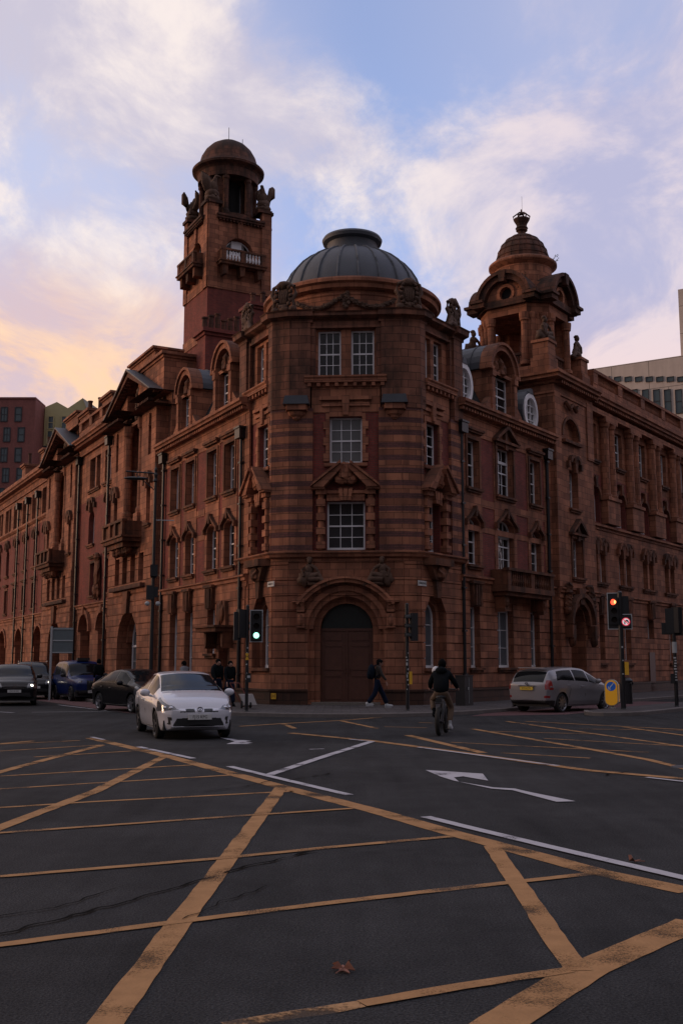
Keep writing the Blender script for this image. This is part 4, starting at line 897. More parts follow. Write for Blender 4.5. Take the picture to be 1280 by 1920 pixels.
m=M(FL); m.box(c2-1.75,c2+1.75,-.5,-.4,.13,4.4); m.box(c2-1.6,c2-.05,-.4,-.36,.3,3.4); m.box(c2+.05,c2+1.6,-.4,-.36,.3,3.4); part(m,'carriage_door',door_m)
# attic chimney walls behind gables
def block(fr,u0,u1,d0,d1,z0,z1,cap=.3,name='chimney_stack',mt=None,pots=0):
    m=M(fr); m.box(u0,u1,d0,d1,z0,z1-cap); m.box(u0-.08,u1+.08,d0-.08,d1+.08,z1-cap,z1-cap*.55); m.box(u0-.2,u1+.2,d0-.2,d1+.2,z1-cap*.55,z1)
    o_=part(m,name,mt or terra); WL[o_.name]=WL[ST.name]
    if pots:
        for i in range(pots):
            q=M(fr); along=abs(u1-u0)>abs(d1-d0); t=(i+.5)/pots; u=u0+(u1-u0)*t if along else (u0+u1)/2; d=d0+(d1-d0)*t if not along else (d0+d1)/2
            h=.75+.15*((i*7)%3); q.lathe(u,d,[(.2,z1),(.19,z1+.15),(.14,z1+.2),(.13,z1+h-.1),(.17,z1+h-.08),(.17,z1+h),(.1,z1+h)],10); q.obj('chimney_pot',terra_dk,o_)
    return o_
block(FL,9.9,14.2,-3.6,.15,15.4,17.5); block(FL,11.4,15.6,-1.2,.15,17.3,18.15,.22)
m=M(FL); m.box(9.85,14.0,-3.6,-.3,12.3,15.4); part(m,'wall',terra)
block(FL,19.4,21.6,-1.6,.1,15.7,17.6,.25)
block(FL,24.9,27.2,-2.6,.0,15.4,17.75,pots=4)
block(FL,27.4,30.6,-1.0,.1,17.2,18.1,.22)
for a in (37.5,44.3,51.5): block(FL,a,a+1.3,-4.4,-1.5,14.5,18.9-(a-37.5)*.012,pots=3)
# --- left: segment C ---
UC0,UC1=18.15,26.6
tc=[]; 
for b in (18.9,20.9,23.1,25.0): tc.append((b-.35,b+.85,12.3,14.3,0))
tc=[(18.5,20.9,12.3,14.3,0),(21.9,24.3,12.3,14.3,0)]
ac=[(19.0,20.3,8.9,11.0,.65),(22.9,24.2,8.9,11.0,.65)]; lcw=[(18.95,20.0,5.72,7.7,0),(22.4,23.4,5.72,7.7,0)]; agc=[(19.1,21.3,.2,4.7,1.1),(23.1,25.3,.2,4.7,1.1)]
m=M(FL); wall(m,UC0,UC1,11.7,15,0,tc,rev=.4); wall(m,UC0,UC1,.13,5.0,0,agc,rev=.8)
for a,b,*_ in tc: q=(a+b)/2; m.box(q-.14,q+.14,-.42,-.05,12.3,14.3)
part(m,'wall',terra)
m=M(FL); wall(m,UC0,UC1,8.3,11.7,0,ac,rev=.4); wall(m,UC0,UC1,5.0,8.3,0,lcw,rev=.4); part(m,'wall',brick)
for a,b,*_ in tc:
    q=(a+b)/2; window(FL,a+.05,q-.16,12.3,14.3,-.38,1,4); w_=window(FL,q+.16,b-.05,12.3,14.3,-.38,1,4); surround(FL,w_,a,b,12.3,14.3,0,None)
for o_ in ac: w_=window(FL,*o_[:4],-.38,2,4,arch=.65); surround(FL,w_,*o_[:4],0,'cart'); 
for o_ in lcw: w_=window(FL,*o_[:4],-.38,2,4); surround(FL,w_,*o_[:4],0,'flat')
for o_ in agc:
    m=M(FL); c=(o_[0]+o_[1])/2; m.arc(c,3.6,1.1,1.35,0,pi,-.05,.18,14); m.prism([(c-.15,4.6),(c+.15,4.6),(c+.22,5.1),(c-.22,5.1)],0,.25); m.box(c-1.1,c+1.1,-.75,-.7,.13,4.7); part(m,'ground_arch',terra)
m=M(FL); m.ball((21.3,.15,6.9),(.4,.2,1.1),10,8,.5,2); m.ball((21.3,.2,5.9),(.5,.2,.5),10,8,.5,7); m.ball((21.3,.2,7.9),(.28,.2,.3),8,6,.4,1); part(m,'carving',carved)
corn(FL,UC0,UC1,0,LEDGE,flip=True); corn(FL,UC0,UC1,.1,CORN2,flip=True,dent=(15.22,15.36,.4)); parapet(FL,UC0+.3,UC1-.3,.25,15.8,17.0,3)
m=M(FL); m.box(UC0,UC1,0,.12,.1,.66); m.box(10.3,c1-1.8,.3,.47,.1,.68); m.box(c1+1.8,18.2,.3,.47,.1,.68); part(m,'plinth',plinthm)
pipe(FL,18.35,.5,.7,14.1); pipe(FL,26.35,.16,.2,14.3)
# --- left: segment E, plain long range ---
UE0,UE1=34.6,56; n=6; PT2=3.45
te=[];ae=[];le=[];ge=[]
for i in range(n):
    b=35.1+i*PT2; te.append((b,b+2.4,12.5,14.4,0)); ae.append((b+.1,b+1.3,8.8,10.95,.6)); le.append((b+.2,b+1.25,5.72,7.6,0))
for i in range(3): b=35.6+i*6.6; ge.append((b,b+2.8,.2,4.35,1.4))
m=M(FL); wall(m,UE0,UE1,11.9,15,0,te,rev=.4); wall(m,UE0,UE1,.13,5.0,0,ge,rev=.9)
for a,b,*_ in te: q=(a+b)/2; m.box(q-.12,q+.12,-.42,-.05,12.5,14.4)
part(m,'wall',terra)
m=M(FL); wall(m,UE0,UE1,8.3,11.9,0,ae,rev=.4); wall(m,UE0,UE1,5.0,8.3,0,le,rev=.4); part(m,'wall',brick)
for a,b,*_ in te:
    q=(a+b)/2; window(FL,a+.05,q-.14,12.5,14.4,-.38,1,3); window(FL,q+.14,b-.05,12.5,14.4,-.38,1,3)
for o_ in ae: w_=window(FL,*o_[:4],-.38,2,3,arch=.6); surround(FL,w_,*o_[:4],0,'cart')
for o_ in le: w_=window(FL,*o_[:4],-.38,2,3); surround(FL,w_,*o_[:4],0,'flat')
for o_ in ge: m=M(FL); c=(o_[0]+o_[1])/2; m.arc(c,2.95,1.4,1.6,0,pi,-.02,.12,14); m.box(c-1.4,c+1.4,-.85,-.8,.13,4.3); part(m,'ground_arch',terra)
corn(FL,UE0,UE1,0,LEDGE,flip=True); corn(FL,UE0,UE1,.05,CORN2,flip=True); corn(FL,UE0,UE1,0,[(-.1,12.1),(.05,12.1),(.18,12.25),(.18,12.38),(-.1,12.42)],'string_course',flip=True)
m=M(FL); m.box(UE0,UE1,-.3,.1,15.8,16.35); part(m,'parapet_wall',terra)
m=M(FL); m.box(UE0,UE1,0,.12,.1,.66); m.box(26.6,c2-1.8,.3,.47,.1,.68); m.box(c2+1.8,34.6,.3,.47,.1,.68); part(m,'plinth',plinthm)
for u in (38.2,45.1,41.7): pipe(FL,u,.16,.2,13.8)
m=M(FL); m.face((10,-.4,15.4),(56,-.4,15.4),(56,-6.5,18.0),(10,-6.5,18.0)); m.face((10,-6.5,18),(56,-6.5,18),(56,-6.5,0),(10,-6.5,0)); m.face((56,0,0),(56,-6.5,0),(56,-6.5,18),(56,-.4,15.4),(56,0,15)); part(m,'roof',slate)
# ======== domed turret on the right street ========
TC=Fr(FRt.xy(10.42,-2.3),dR,nRv)
m=M(TC); h=2.3; m.box(-h,h,-h,h,12,15.4)
m.box(-h,h,-h,h,15.84,16.3); K=part(m,'turret',terra); WL[K.name]=WL[ST.name]
def oct_(r,ch): return [(r,-r+ch),(r,r-ch),(r-ch,r),(-r+ch,r),(-r,r-ch),(-r,-r+ch),(-r+ch,-r),(r-ch,-r)]
m=M(TC)
m.slab(oct_(1.95,.9),16.3,16.6); m.slab(oct_(1.95,.85),19.25,19.95)
for sx_ in (-1,1):
    for sy in (-1,1): # corner piers of the open lantern
        m.slab([(sx_*1.88,sy*.95),(sx_*1.88,sy*1.15),(sx_*1.15,sy*1.88),(sx_*.95,sy*1.88),(sx_*.95,sy*1.35),(sx_*1.35,sy*.95)],16.5,19.3)
m.lathe(0,0,[(1.72,20.9),(1.72,21.55),(1.5,21.6),(1.5,22.15)],40)
m.slab(oct_(1.75,.75),19.95,20.95); m.obj('lantern_wall',terra,K)
m=M(TC)
for a in range(4):
    f=TC.sub(0,0,a*pi/2); m.fr=f
    for s_ in (-1,1): m.lathe(s_*.95,1.92,[(.26,16.5),(.26,16.65),(.19,16.72),(.175,18.75),(.24,18.8),(.27,19.1),(.27,19.2)],12); m.lathe(s_*1.3,1.7,[(.2,16.5),(.16,16.7),(.15,18.8),(.24,19.1),(.24,19.2)],10)
m.obj('lantern_column',terra,K)
m=M(TC)
for a in range(4):
    f=TC.sub(0,0,a*pi/2); m.fr=f
    n_=14
    for i in range(n_): # arched pediment wall with oculus opening
        a0,a1_=pi*i/n_,pi*(i+1)/n_; m.face((.36*cos(a0),2.0,19.95+.42+.36*sin(a0)*1),( .36*cos(a1_),2.0,20.37+.36*sin(a1_)),(1.15*cos(a1_),2.0,19.95+1.15*sin(a1_)),(1.15*cos(a0),2.0,19.95+1.15*sin(a0)))
        b0,b1_=-a0,-a1_; m.face((.36*cos(b0),2.0,20.37+.36*sin(b0)),(.36*cos(b1_),2.0,20.37+.36*sin(b1_)),(1.15*cos(b1_),2.0,19.93),(1.15*cos(b0),2.0,19.93))
    m.arc(0,20.37,.34,.5,0,2*pi,1.7,2.08,18)
m.obj('pediment_wall',terra,K)
m=M(TC)
for a in range(4):
    f=TC.sub(0,0,a*pi/2); m.fr=f; m.face((-.36,1.8,20.0),(.36,1.8,20.0),(.36,1.8,20.75),(-.36,1.8,20.75))
m.obj('oculus',dark,K)
m=M(TC)
for a in range(4):
    f=TC.sub(0,0,a*pi/2); m.fr=f
    m.arc(0,19.95,1.1,1.42,rad(8),rad(172),.6,2.3,16); m.arc(0,19.95,1.38,1.56,rad(10),rad(170),.6,2.46,16)
    for s_ in (-1,1): m.box(s_*1.42-.34,s_*1.42+.34,1.2,2.42,19.78,20.02); m.box(s_*1.5-.38,s_*1.5+.4,1.2,2.52,20.02,20.16)
    m.prism([(-.14,20.9),(.14,20.9),(.22,21.5),(-.22,21.5)],2.0,2.5)
m.fr=TC; m.slab(oct_(2.16,1.0),19.7,20.05)
m.obj('curved_pediment',terra_dk,K)
m=M(TC); m.lathe(0,0,[(1.5,22.1),(1.62,22.18),(1.78,22.3),(1.78,22.42),(1.66,22.52),(1.36,22.6)],48); m.obj('turret_cornice',terra,K)
m=M(TC); m.lathe(0,0,[(1.38,22.55),(1.36,22.85),(1.27,23.2),(1.1,23.55),(.85,23.85),(.5,24.1),(.22,24.2),(.2,24.35),(.3,24.42),(.3,24.5)],40)
for k in range(1,5): z,r=((22.85,1.38),(23.2,1.29),(23.55,1.12),(23.85,.87))[k-1]; m.lathe(0,0,[(r-.02,z-.02),(r+.014,z-.01),(r+.01,z+.015),(r-.04,z+.03)],32)
for k in range(20): a=k*2*pi/20; m.tube([(r*cos(a),r*sin(a),z) for r,z in ((1.385,22.57),(1.365,22.85),(1.275,23.2),(1.105,23.55),(.855,23.85),(.5,24.1))],.014,4)
m.obj('turret_dome',terra_dk,K,smooth=True)
m=M(TC); m.lathe(0,0,[(.24,24.45),(.34,24.55),(.26,24.68),(.3,24.8),(.42,25.0),(.42,25.08),(.34,25.1)],12)
for k in range(6): a=k*pi/3; m.tube([(.4*cos(a),.4*sin(a),25.05),(.44*cos(a),.44*sin(a),25.22),(.22*cos(a),.22*sin(a),25.38),(.03*cos(a),.03*sin(a),25.34)],.04,5)
m.ball((0,0,25.42),.1,8,6); m.tube([(0,0,25.45),(0,0,25.62)],.04,5); m.obj('crown_finial',terra_dk,K)
m=M(TC); m.tube([(.1,0,25.4),(.1,0,26.4)],.008,4); m.obj('lightning_rod',iron,K)
for sx_,sy in ((-1,1),(1,1),(-1,-1),(1,-1)):
    m=M(TC); cx,cy=sx_*2.0,sy*2.0; m.box(cx-.5,cx+.5,cy-.5,cy+.5,15.84,16.6); m.box(cx-.42,cx+.42,cy-.42,cy+.42,16.6,17.35); m.box(cx-.48,cx+.48,cy-.48,cy+.48,17.35,17.5); m.obj('pedestal',terra,K)
    st=recliner(TC.sub(cx,cy,0),0,0,17.5,-sx_,1.15,'statue',seed=sx_*3+sy)
m=M(TC)
for a in range(4):
    f=TC.sub(0,0,a*pi/2); m.fr=f; m.box(-.8,.8,1.7,1.84,16.3,16.42); m.box(-.8,.8,1.66,1.86,17.1,17.22); balusters(m,-.8,.8,1.76,16.42,17.1,.2,.06)
m.obj('balustrade',terra_dk,K)
def shrub(fr,u,d,z,s=1.0,name='roof_weed',seed=1,lean=.5,parent=None):
    rnd=random.Random(seed); m=M(fr)
    for k in range(7):
        e=(u+rnd.uniform(-.1,.9)*s*lean,d+rnd.uniform(-.3,.3)*s,z+rnd.uniform(.3,.9)*s); q=((u+e[0])/2,(d+e[1])/2,z+(e[2]-z)*.6); m.tube([(u,d,z),q,e],.012*s,4)
        for j in range(7):
            t=rnd.uniform(.3,1.05); c=[(u,d,z)[i]+(e[i]-(u,d,z)[i])*t+rnd.uniform(-.09,.09)*s for i in range(3)]; w=.09*s
            v=[(c[0]+rnd.uniform(-w,w),c[1]+rnd.uniform(-w,w),c[2]+rnd.uniform(-w,w)) for _ in range(3)]+[(c[0],c[1],c[2])]; m.add(v,[(0,1,3),(1,2,3)])
    return m.obj(name,weed,parent)
tag(shrub(TC,1.35,.9,22.5,1.0,seed=3,lean=1.0),'leafy weed growing out of the right side of the turret cornice','weed'); tag(shrub(TC,-1.75,.9,20.3,1.1,seed=9,lean=-.6),'thin weed growing on the left shoulder of the turret','weed')
# ======== tall hose tower on the left ========
TS=4.25; HC=(-8.3686,64.0); fx=(.88243,.47044); fn=(.47044,-.88243)
TF=Fr(HC,fx,fn) # u to the right along front face, d outwards towards camera
cf=(TS/2,-TS/2); HT=Fr(TF.xy(*cf),fx,fn)
m=M(HT); h=TS/2-.01; m.box(-h,h,-h,h,8,25.35); T=part(m,'tower',brick); WL[T.name]=WL[ST.name]
m=M(HT)
def tface(a): return HT.sub(0,0,a*pi/2)
for a in range(4):
    m.fr=tface(a); H=TS/2
    wall(m,-H+.01,H-.01,25.6,29.8,H-.0,[(-.95,.95,27.35,28.55,.95)],rev=.5); m.box(-H,-H+.62,H-.3,H+.1,25.0,30.6); m.box(H-.62,H,H-.3,H+.1,25.0,30.6)
    m.box(-H,H,H-.2,H+.05,25.0,25.6); m.box(-H,H,H-.1,H+.035,21.7,22.4)
    m.prism([(-.12,28.5),(.12,28.5),(.2,29.7),(-.2,29.7)],H,H+.12)
m.obj('tower_wall',terra,T)
m=M(HT)
for a in range(4):
    m.fr=tface(a); H=TS/2; m.box(-H+.5,H-.5,H-.2,H+.35,29.75,29.9); m.box(-H+.5,H-.5,H-.2,H+.28,29.62,29.76); dentils(m,-H+.6,H-.6,H,H+.22,29.5,29.64,.22)
    for s_ in (-1,1): m.box(s_*(H-.42)-.46,s_*(H-.42)+.46,H-.8,H+.22,30.55,30.75)
m.obj('tower_cornice',terra_dk,T)
for a in (0,3):
    f=tface(a); H=TS/2
    window(f,-.93,.93,27.35,28.5,H-.48,4,2,arch=.9,rail=False,pl=T)
    if a==0: m=M(f); m.box(-.42,.3,H-.43,H-.36,27.4,28.45); m.obj('white_shutter',white,T)
    m=M(f); m.box(-1.55,1.55,H,H+.75,26.45,26.62); m.box(-1.62,1.62,H,H+.82,26.62,26.7); m.box(-1.55,1.55,H+.52,H+.76,27.35,27.47)
    for u in (-1.5,-.16,1.2): m.box(u,u+.3,H+.5,H+.74,26.7,27.35)
    for u in (-1.5,1.32): m.box(u,u+.18,H,H+.6,26.7,27.4)
    for u in (-1.35,-.2,1.0): m.prism([(u,26.45),(u+.38,26.45),(u+.33,25.9),(u+.06,25.8)],H,H+.6); m.ball((u+.2,H+.4,26.15),(.17,.2,.2),7,5)
    m.obj('balcony',carved,T)
    m=M(f); balusters(m,-1.2,-.16,H+.63,26.7,27.35,.2,.075); balusters(m,.14,1.2,H+.63,26.7,27.35,.2,.075); m.obj('white_baluster' if a==0 else 'baluster',white if a==0 else terra,T)
m=M(HT); m.box(-1.3,1.3,-1.3,1.3,29.6,30.6); m.lathe(0,0,[(2.0,29.85),(2.0,30.3),(1.9,30.35)],40)
for k in range(8): # piers of the open rotunda
    a=pi/4+ (k//2)*pi/2 + (.33 if k%2 else -.33); c,s_=cos(a),sin(a)
    m.lathe(1.72*c,1.72*s_,[(.24,30.2),(.24,30.5),(.19,30.6),(.18,32.6),(.25,32.7),(.25,32.9)],10)
for k in range(4):
    a=pi/4+k*pi/2; m.lathe(0,0,[(1.25,30.2),(1.25,32.95),(1.68,32.95),(1.68,30.2),(1.25,30.2)],6,a0=a-.36,a1=a+.36)
m.lathe(0,0,[(1.3,32.9),(1.98,32.9),(2.0,33.5),(2.1,33.6),(2.36,33.72),(2.38,33.86),(2.3,33.95),(2.1,34.0)],56); m.obj('rotunda',terra_dk,T)
m=M(HT); m.lathe(0,0,[(.01,30.2),(.85,30.2),(.85,33),(.01,33)],14); m.obj('rotunda_core',dark,T)
m=M(HT); m.lathe(0,0,[(2.12,33.98),(2.06,34.1),(1.95,34.3),(1.9,34.42),(1.8,34.8),(1.55,35.25),(1.2,35.62),(.75,35.9),(.3,36.03),(.01,36.06)],48); m.obj('tower_dome',terra_dk,T,smooth=True)
m=M(HT); m.tube([(0,0,36),(0,0,37.1)],.02,4); m.tube([(.9,.2,35.7),(.9,.2,36.4)],.02,4); m.obj('lightning_rod',iron,T)
def eagle(fr,seed):
    m=M(fr); m.ball((0,0,30.95),(.5,.5,.28),12,8,.35,seed); m.ball((0,.0,31.3),(.44,.46,.36),12,8,.25,seed+2); m.ball((0,.02,31.75),(.3,.34,.45),10,8,.2,seed)
    m.tube([(0,.05,31.8),(0,.16,32.2),(0,.24,32.42)],[.24,.17,.12],8); m.ball((0,.28,32.45),(.12,.16,.12),8,6); m.tube([(0,.4,32.47),(0,.56,32.4),(0,.58,32.3)],[.06,.035,.01],5)
    for s_ in (-1,1):
        for k in range(4): m.tube([(s_*.22,-.05-k*.09,31.5),(s_*(.40+.03*k),-.1-k*.1,31.95),(s_*(.42+.02*k),-.16-k*.1,32.3+.08*k),(s_*(.34+.02*k),-.22-k*.1,32.5+.07*k)],[.13,.16,.14,.06],6)
        m.tube([(s_*.2,.2,31.3),(s_*.24,.38,31.05)],[.12,.08],6)
    m.tube([(0,-.25,31.5),(0,-.45,31.1)],[.2,.1],6)
    return m
for sx_,sy in ((-1,1),(1,1),(-1,-1),(1,-1)): eagle(HT.sub((TS/2-.35)*sx_,(TS/2-.35)*sy,atan2(-sx_,sy)),sx_*2+sy).obj('eagle_statue',statue_m,T,smooth=True,ang=70)
# slit window low on the tower, chimneys beside it
window(TF,2.75,3.25,20.6,23.2,.04,1,4,pl=T); 
CH1=Fr((-6.85,52),fx,fn); block(CH1,0,2.1,-1.2,0,12,18.45,.35,mt=brick,pots=6)
CH2=Fr((-4.85,56),fx,fn); block(CH2,0,2.4,-1.3,0,12,21.2,.35,mt=brick,pots=4)
CH3=Fr((3.6,52.5),dR,nRv); block(CH3,0,1.5,-1.0,1.7,12,17.9,.3,mt=brick,pots=5)
# ======== buildings beyond ========
wallb=masonry('far_red_brick',(.36,.13,.11),(.29,.105,.09),(.13,.08,.07),.23,.077,.01,dirt=.15,soot=0)
olive=mat('olive_metal_cladding',(.46,.40,.20),.6,.0,.1,2); olive2=mat('grey_gold_roof',(.5,.48,.42),.5,.0,.1,2)
conc=masonry('pale_concrete_panels',(.62,.53,.46),(.57,.49,.43),(.26,.22,.19),4.2,3.2,.04,rough=.85,dirt=.12,soot=0,bump=.15)
tglass=mat('bluish_window_glass',(.05,.08,.09),.12,0,.4,.5,spec=.8); dglass=0; wframe=mat('dark_window_frame',(.03,.03,.035),.5)
def farwin(fr,u0,u1,z0,z1,d,par,fm=wframe,vb=1,hb=0,t=.14):
    m=M(fr); m.box(u0-t,u0,d-.1,d+.12,z0-t,z1+t); m.box(u1,u1+t,d-.1,d+.12,z0-t,z1+t); m.box(u0,u1,d-.1,d+.12,z0-t,z0); m.box(u0,u1,d-.1,d+.12,z1,z1+t)
    for i in range(1,vb+1): u=u0+(u1-u0)*i/(vb+1); m.box(u-.04,u+.04,d-.05,d+.08,z0,z1)
    for i in range(1,hb+1): z=z0+(z1-z0)*i/(hb+1); m.box(u0,u1,d-.05,d+.081,z-.04,z+.04)
    w_=m.obj('window',fm,par); g=M(fr); g.face((u0,d+.02,z0),(u1,d+.02,z0),(u1,d+.02,z1),(u0,d+.02,z1)); WL[w_.name]=WL[par.name]; g.obj('pane',tglass,w_)
# apartment blocks far left (Y about 150): red brick slab and green-gold gabled block
YA=150; fa=Fr((0,YA),(1,0),(0,-1))
def ux(px,Y=YA): return (px-640)/2000*(Y*.99+2.0)
def zz(py,Y=YA):
    b=(960-py)/2000; t=Y/(.98999-b*.14107); return 1.65+(.14107+b*.98999)*t
A=thing('apartment_block',(ux(20),YA,0),'plain red brick apartment block with bluish windows, far left beyond the station','building')
m=M(fa); m.box(ux(-90),ux(55),-5,0,0,zz(748)); m.box(ux(-90),ux(55.5),-5,.15,zz(748),zz(745)); m.obj('wall',wallb,A)
for r,y in enumerate((765,803,841,879,917,955,993,1031)):
    for x0,x1 in ((-60,-50),(-32,-22),(-6,5),(21,30)):
        x0+=(-3,4,0,5)[r%4] if x1>-7 else 0
        farwin(fa,ux(x0),ux(x0+10),zz(y+24),zz(y),.0,A,vb=1 if x0<10 else 0,hb=1)
B=thing('gabled_apartment_block',(ux(95),YA+4,0),'olive gold clad apartment block with zigzag gabled roof behind the left street','building')
fb=Fr((0,YA+4),(1,0),(0,-1))
m=M(fb); zb=zz(750); m.prism([(ux(57),0),(ux(190),0),(ux(190),zz(770)),(ux(183),zz(768)),(ux(130),zz(733)),(ux(102),zz(752)),(ux(80),zz(740)),(ux(57),zz(750))],-18,-.3); m.obj('wall',olive,B)
m=M(fb); m.box(ux(57),ux(190),-18,-.2,0,zz(826)); m.obj('brick_base',wallb,B)
m=M(fb); m.face((ux(129),-.15,zz(732)),(ux(183),-.15,zz(767)),(ux(190),-18,zz(767)),(ux(146),-18,zz(742))); m.prism([(ux(131),zz(733)),(ux(184),zz(768)),(ux(180),zz(770)),(ux(146),zz(768))],-.3,-.12); m.obj('roof',olive2,B)
for y0,xs in ((769,((66,75),(92,100),(116,132))),(797,((65,74),(83,100))),(827,((60,68),(83,100))),(857,((60,68),(83,100))),(887,((60,68),)),):
    for x0,x1 in xs: farwin(fb,ux(x0),ux(x1),zz(y0+23),zz(y0),-.1,B,fm=olive if y0<820 else wframe,vb=0 if x1-x0<12 else 1,hb=1)
# concrete civic block far right (Y about 120)
YC=120
P1=((1105-640)/2000*120*.99,120); P2=((1280-640)/2000*114.6*.99,114.6)
q=Vector((P2[0]-P1[0],P2[1]-P1[1])).normalized(); fc=Fr(P1,tuple(q),(q.y,-q.x))
def onc(px,py,off=0):
    rx=(px-640)/2000; b=(960-py)/2000; ry=.98999-b*.14107; rz=.14107+b*.98999
    n=(q.y,-q.x); t=((P1[0]*n[0]+P1[1]*n[1])+off)/(rx*n[0]+ry*n[1]); return ((rx*t-P1[0])*q.x+(ry*t-P1[1])*q.y,1.65+rz*t)
Cc=thing('concrete_office_block',(P1[0]+8,P1[1]-6,0),'pale beige concrete office block with slot windows and tall wing, behind the right street','building')
zt=onc(1180,681)[1]; U1=onc(1300,680)[0]+16
m=M(fc); m.box(-14,U1,-22,0,0,zt); m.obj('wall',conc,Cc)
m=M(fc); uT=onc(1264,600)[0]; zT=onc(1270,551)[1]; m.box(uT,uT+30,-20,-2,zt-1,zT+1.2); m.obj('tower_wall',conc,Cc)
m=M(fc); z0=onc(1268,600)[1]; m.box(uT+1.2,uT+2.2,-2,-1.9,z0-.6,z0+.4); m.obj('blue_red_sign',mat('sign_red',(.35,.08,.1),.6),Cc)
x=1112
for i in range(11):
    px=1137+ (i-3)*19.8; 
    u,z=onc(px,709); farwin(fc,u-.36,u+.36,z-.38,z+.12,-.0,Cc,vb=0,t=.04)
for i in range(10):
    px=1209+(i-5)*20.6
    u,z=onc(px,731); farwin(fc,u-.33,u+.33,z-2.6,z,.0,Cc,vb=0,hb=1,t=.04)
    farwin(fc,u-.33,u+.33,z-6.2,z-3.4,.0,Cc,vb=0,hb=1,t=.04)

# unseen blocks added across the junction to darken reflections and lower walls
tb=masonry('brown_brick',(.12,.07,.05),(.09,.055,.04),(.08,.06,.05),.23,.077,.01,dirt=.2)
def unseen_block(name,fr,L_,D_,H,label):
    t=thing(name,fr.p(L_/2,0,0),label,'building'); m=M(fr); m.box(0,L_,-D_,0,0,H); m.box(-.2,L_+.2,-D_-.2,.25,H,H+.5); m.obj('wall',tb,t)
    n=int(L_/4); k=int((H-1)/3.4)
    m=M(fr)
    for i in range(n):
        for j in range(k): u=2+i*4; z=1.2+j*3.4; m.box(u-.7,u+.7,-.1,.03,z,z+1.9)
    m.obj('window_band',tglass,t)['kind']='stuff'
unseen_block('unseen_brick_block',Fr(FRt.xy(-6,27),dR,(-nRv[0],-nRv[1])),62,12,18,'plain brown brick building across the right street')
unseen_block('unseen_brick_block',Fr(FL.xy(2,26),dL,(-nLv[0],-nLv[1])),50,10,8.5,'low brown brick building across the left street')
unseen_block('unseen_brick_block',Fr((-30,-24),(1,0),(0,1)),60,12,19,'long brown brick building behind the photographer')
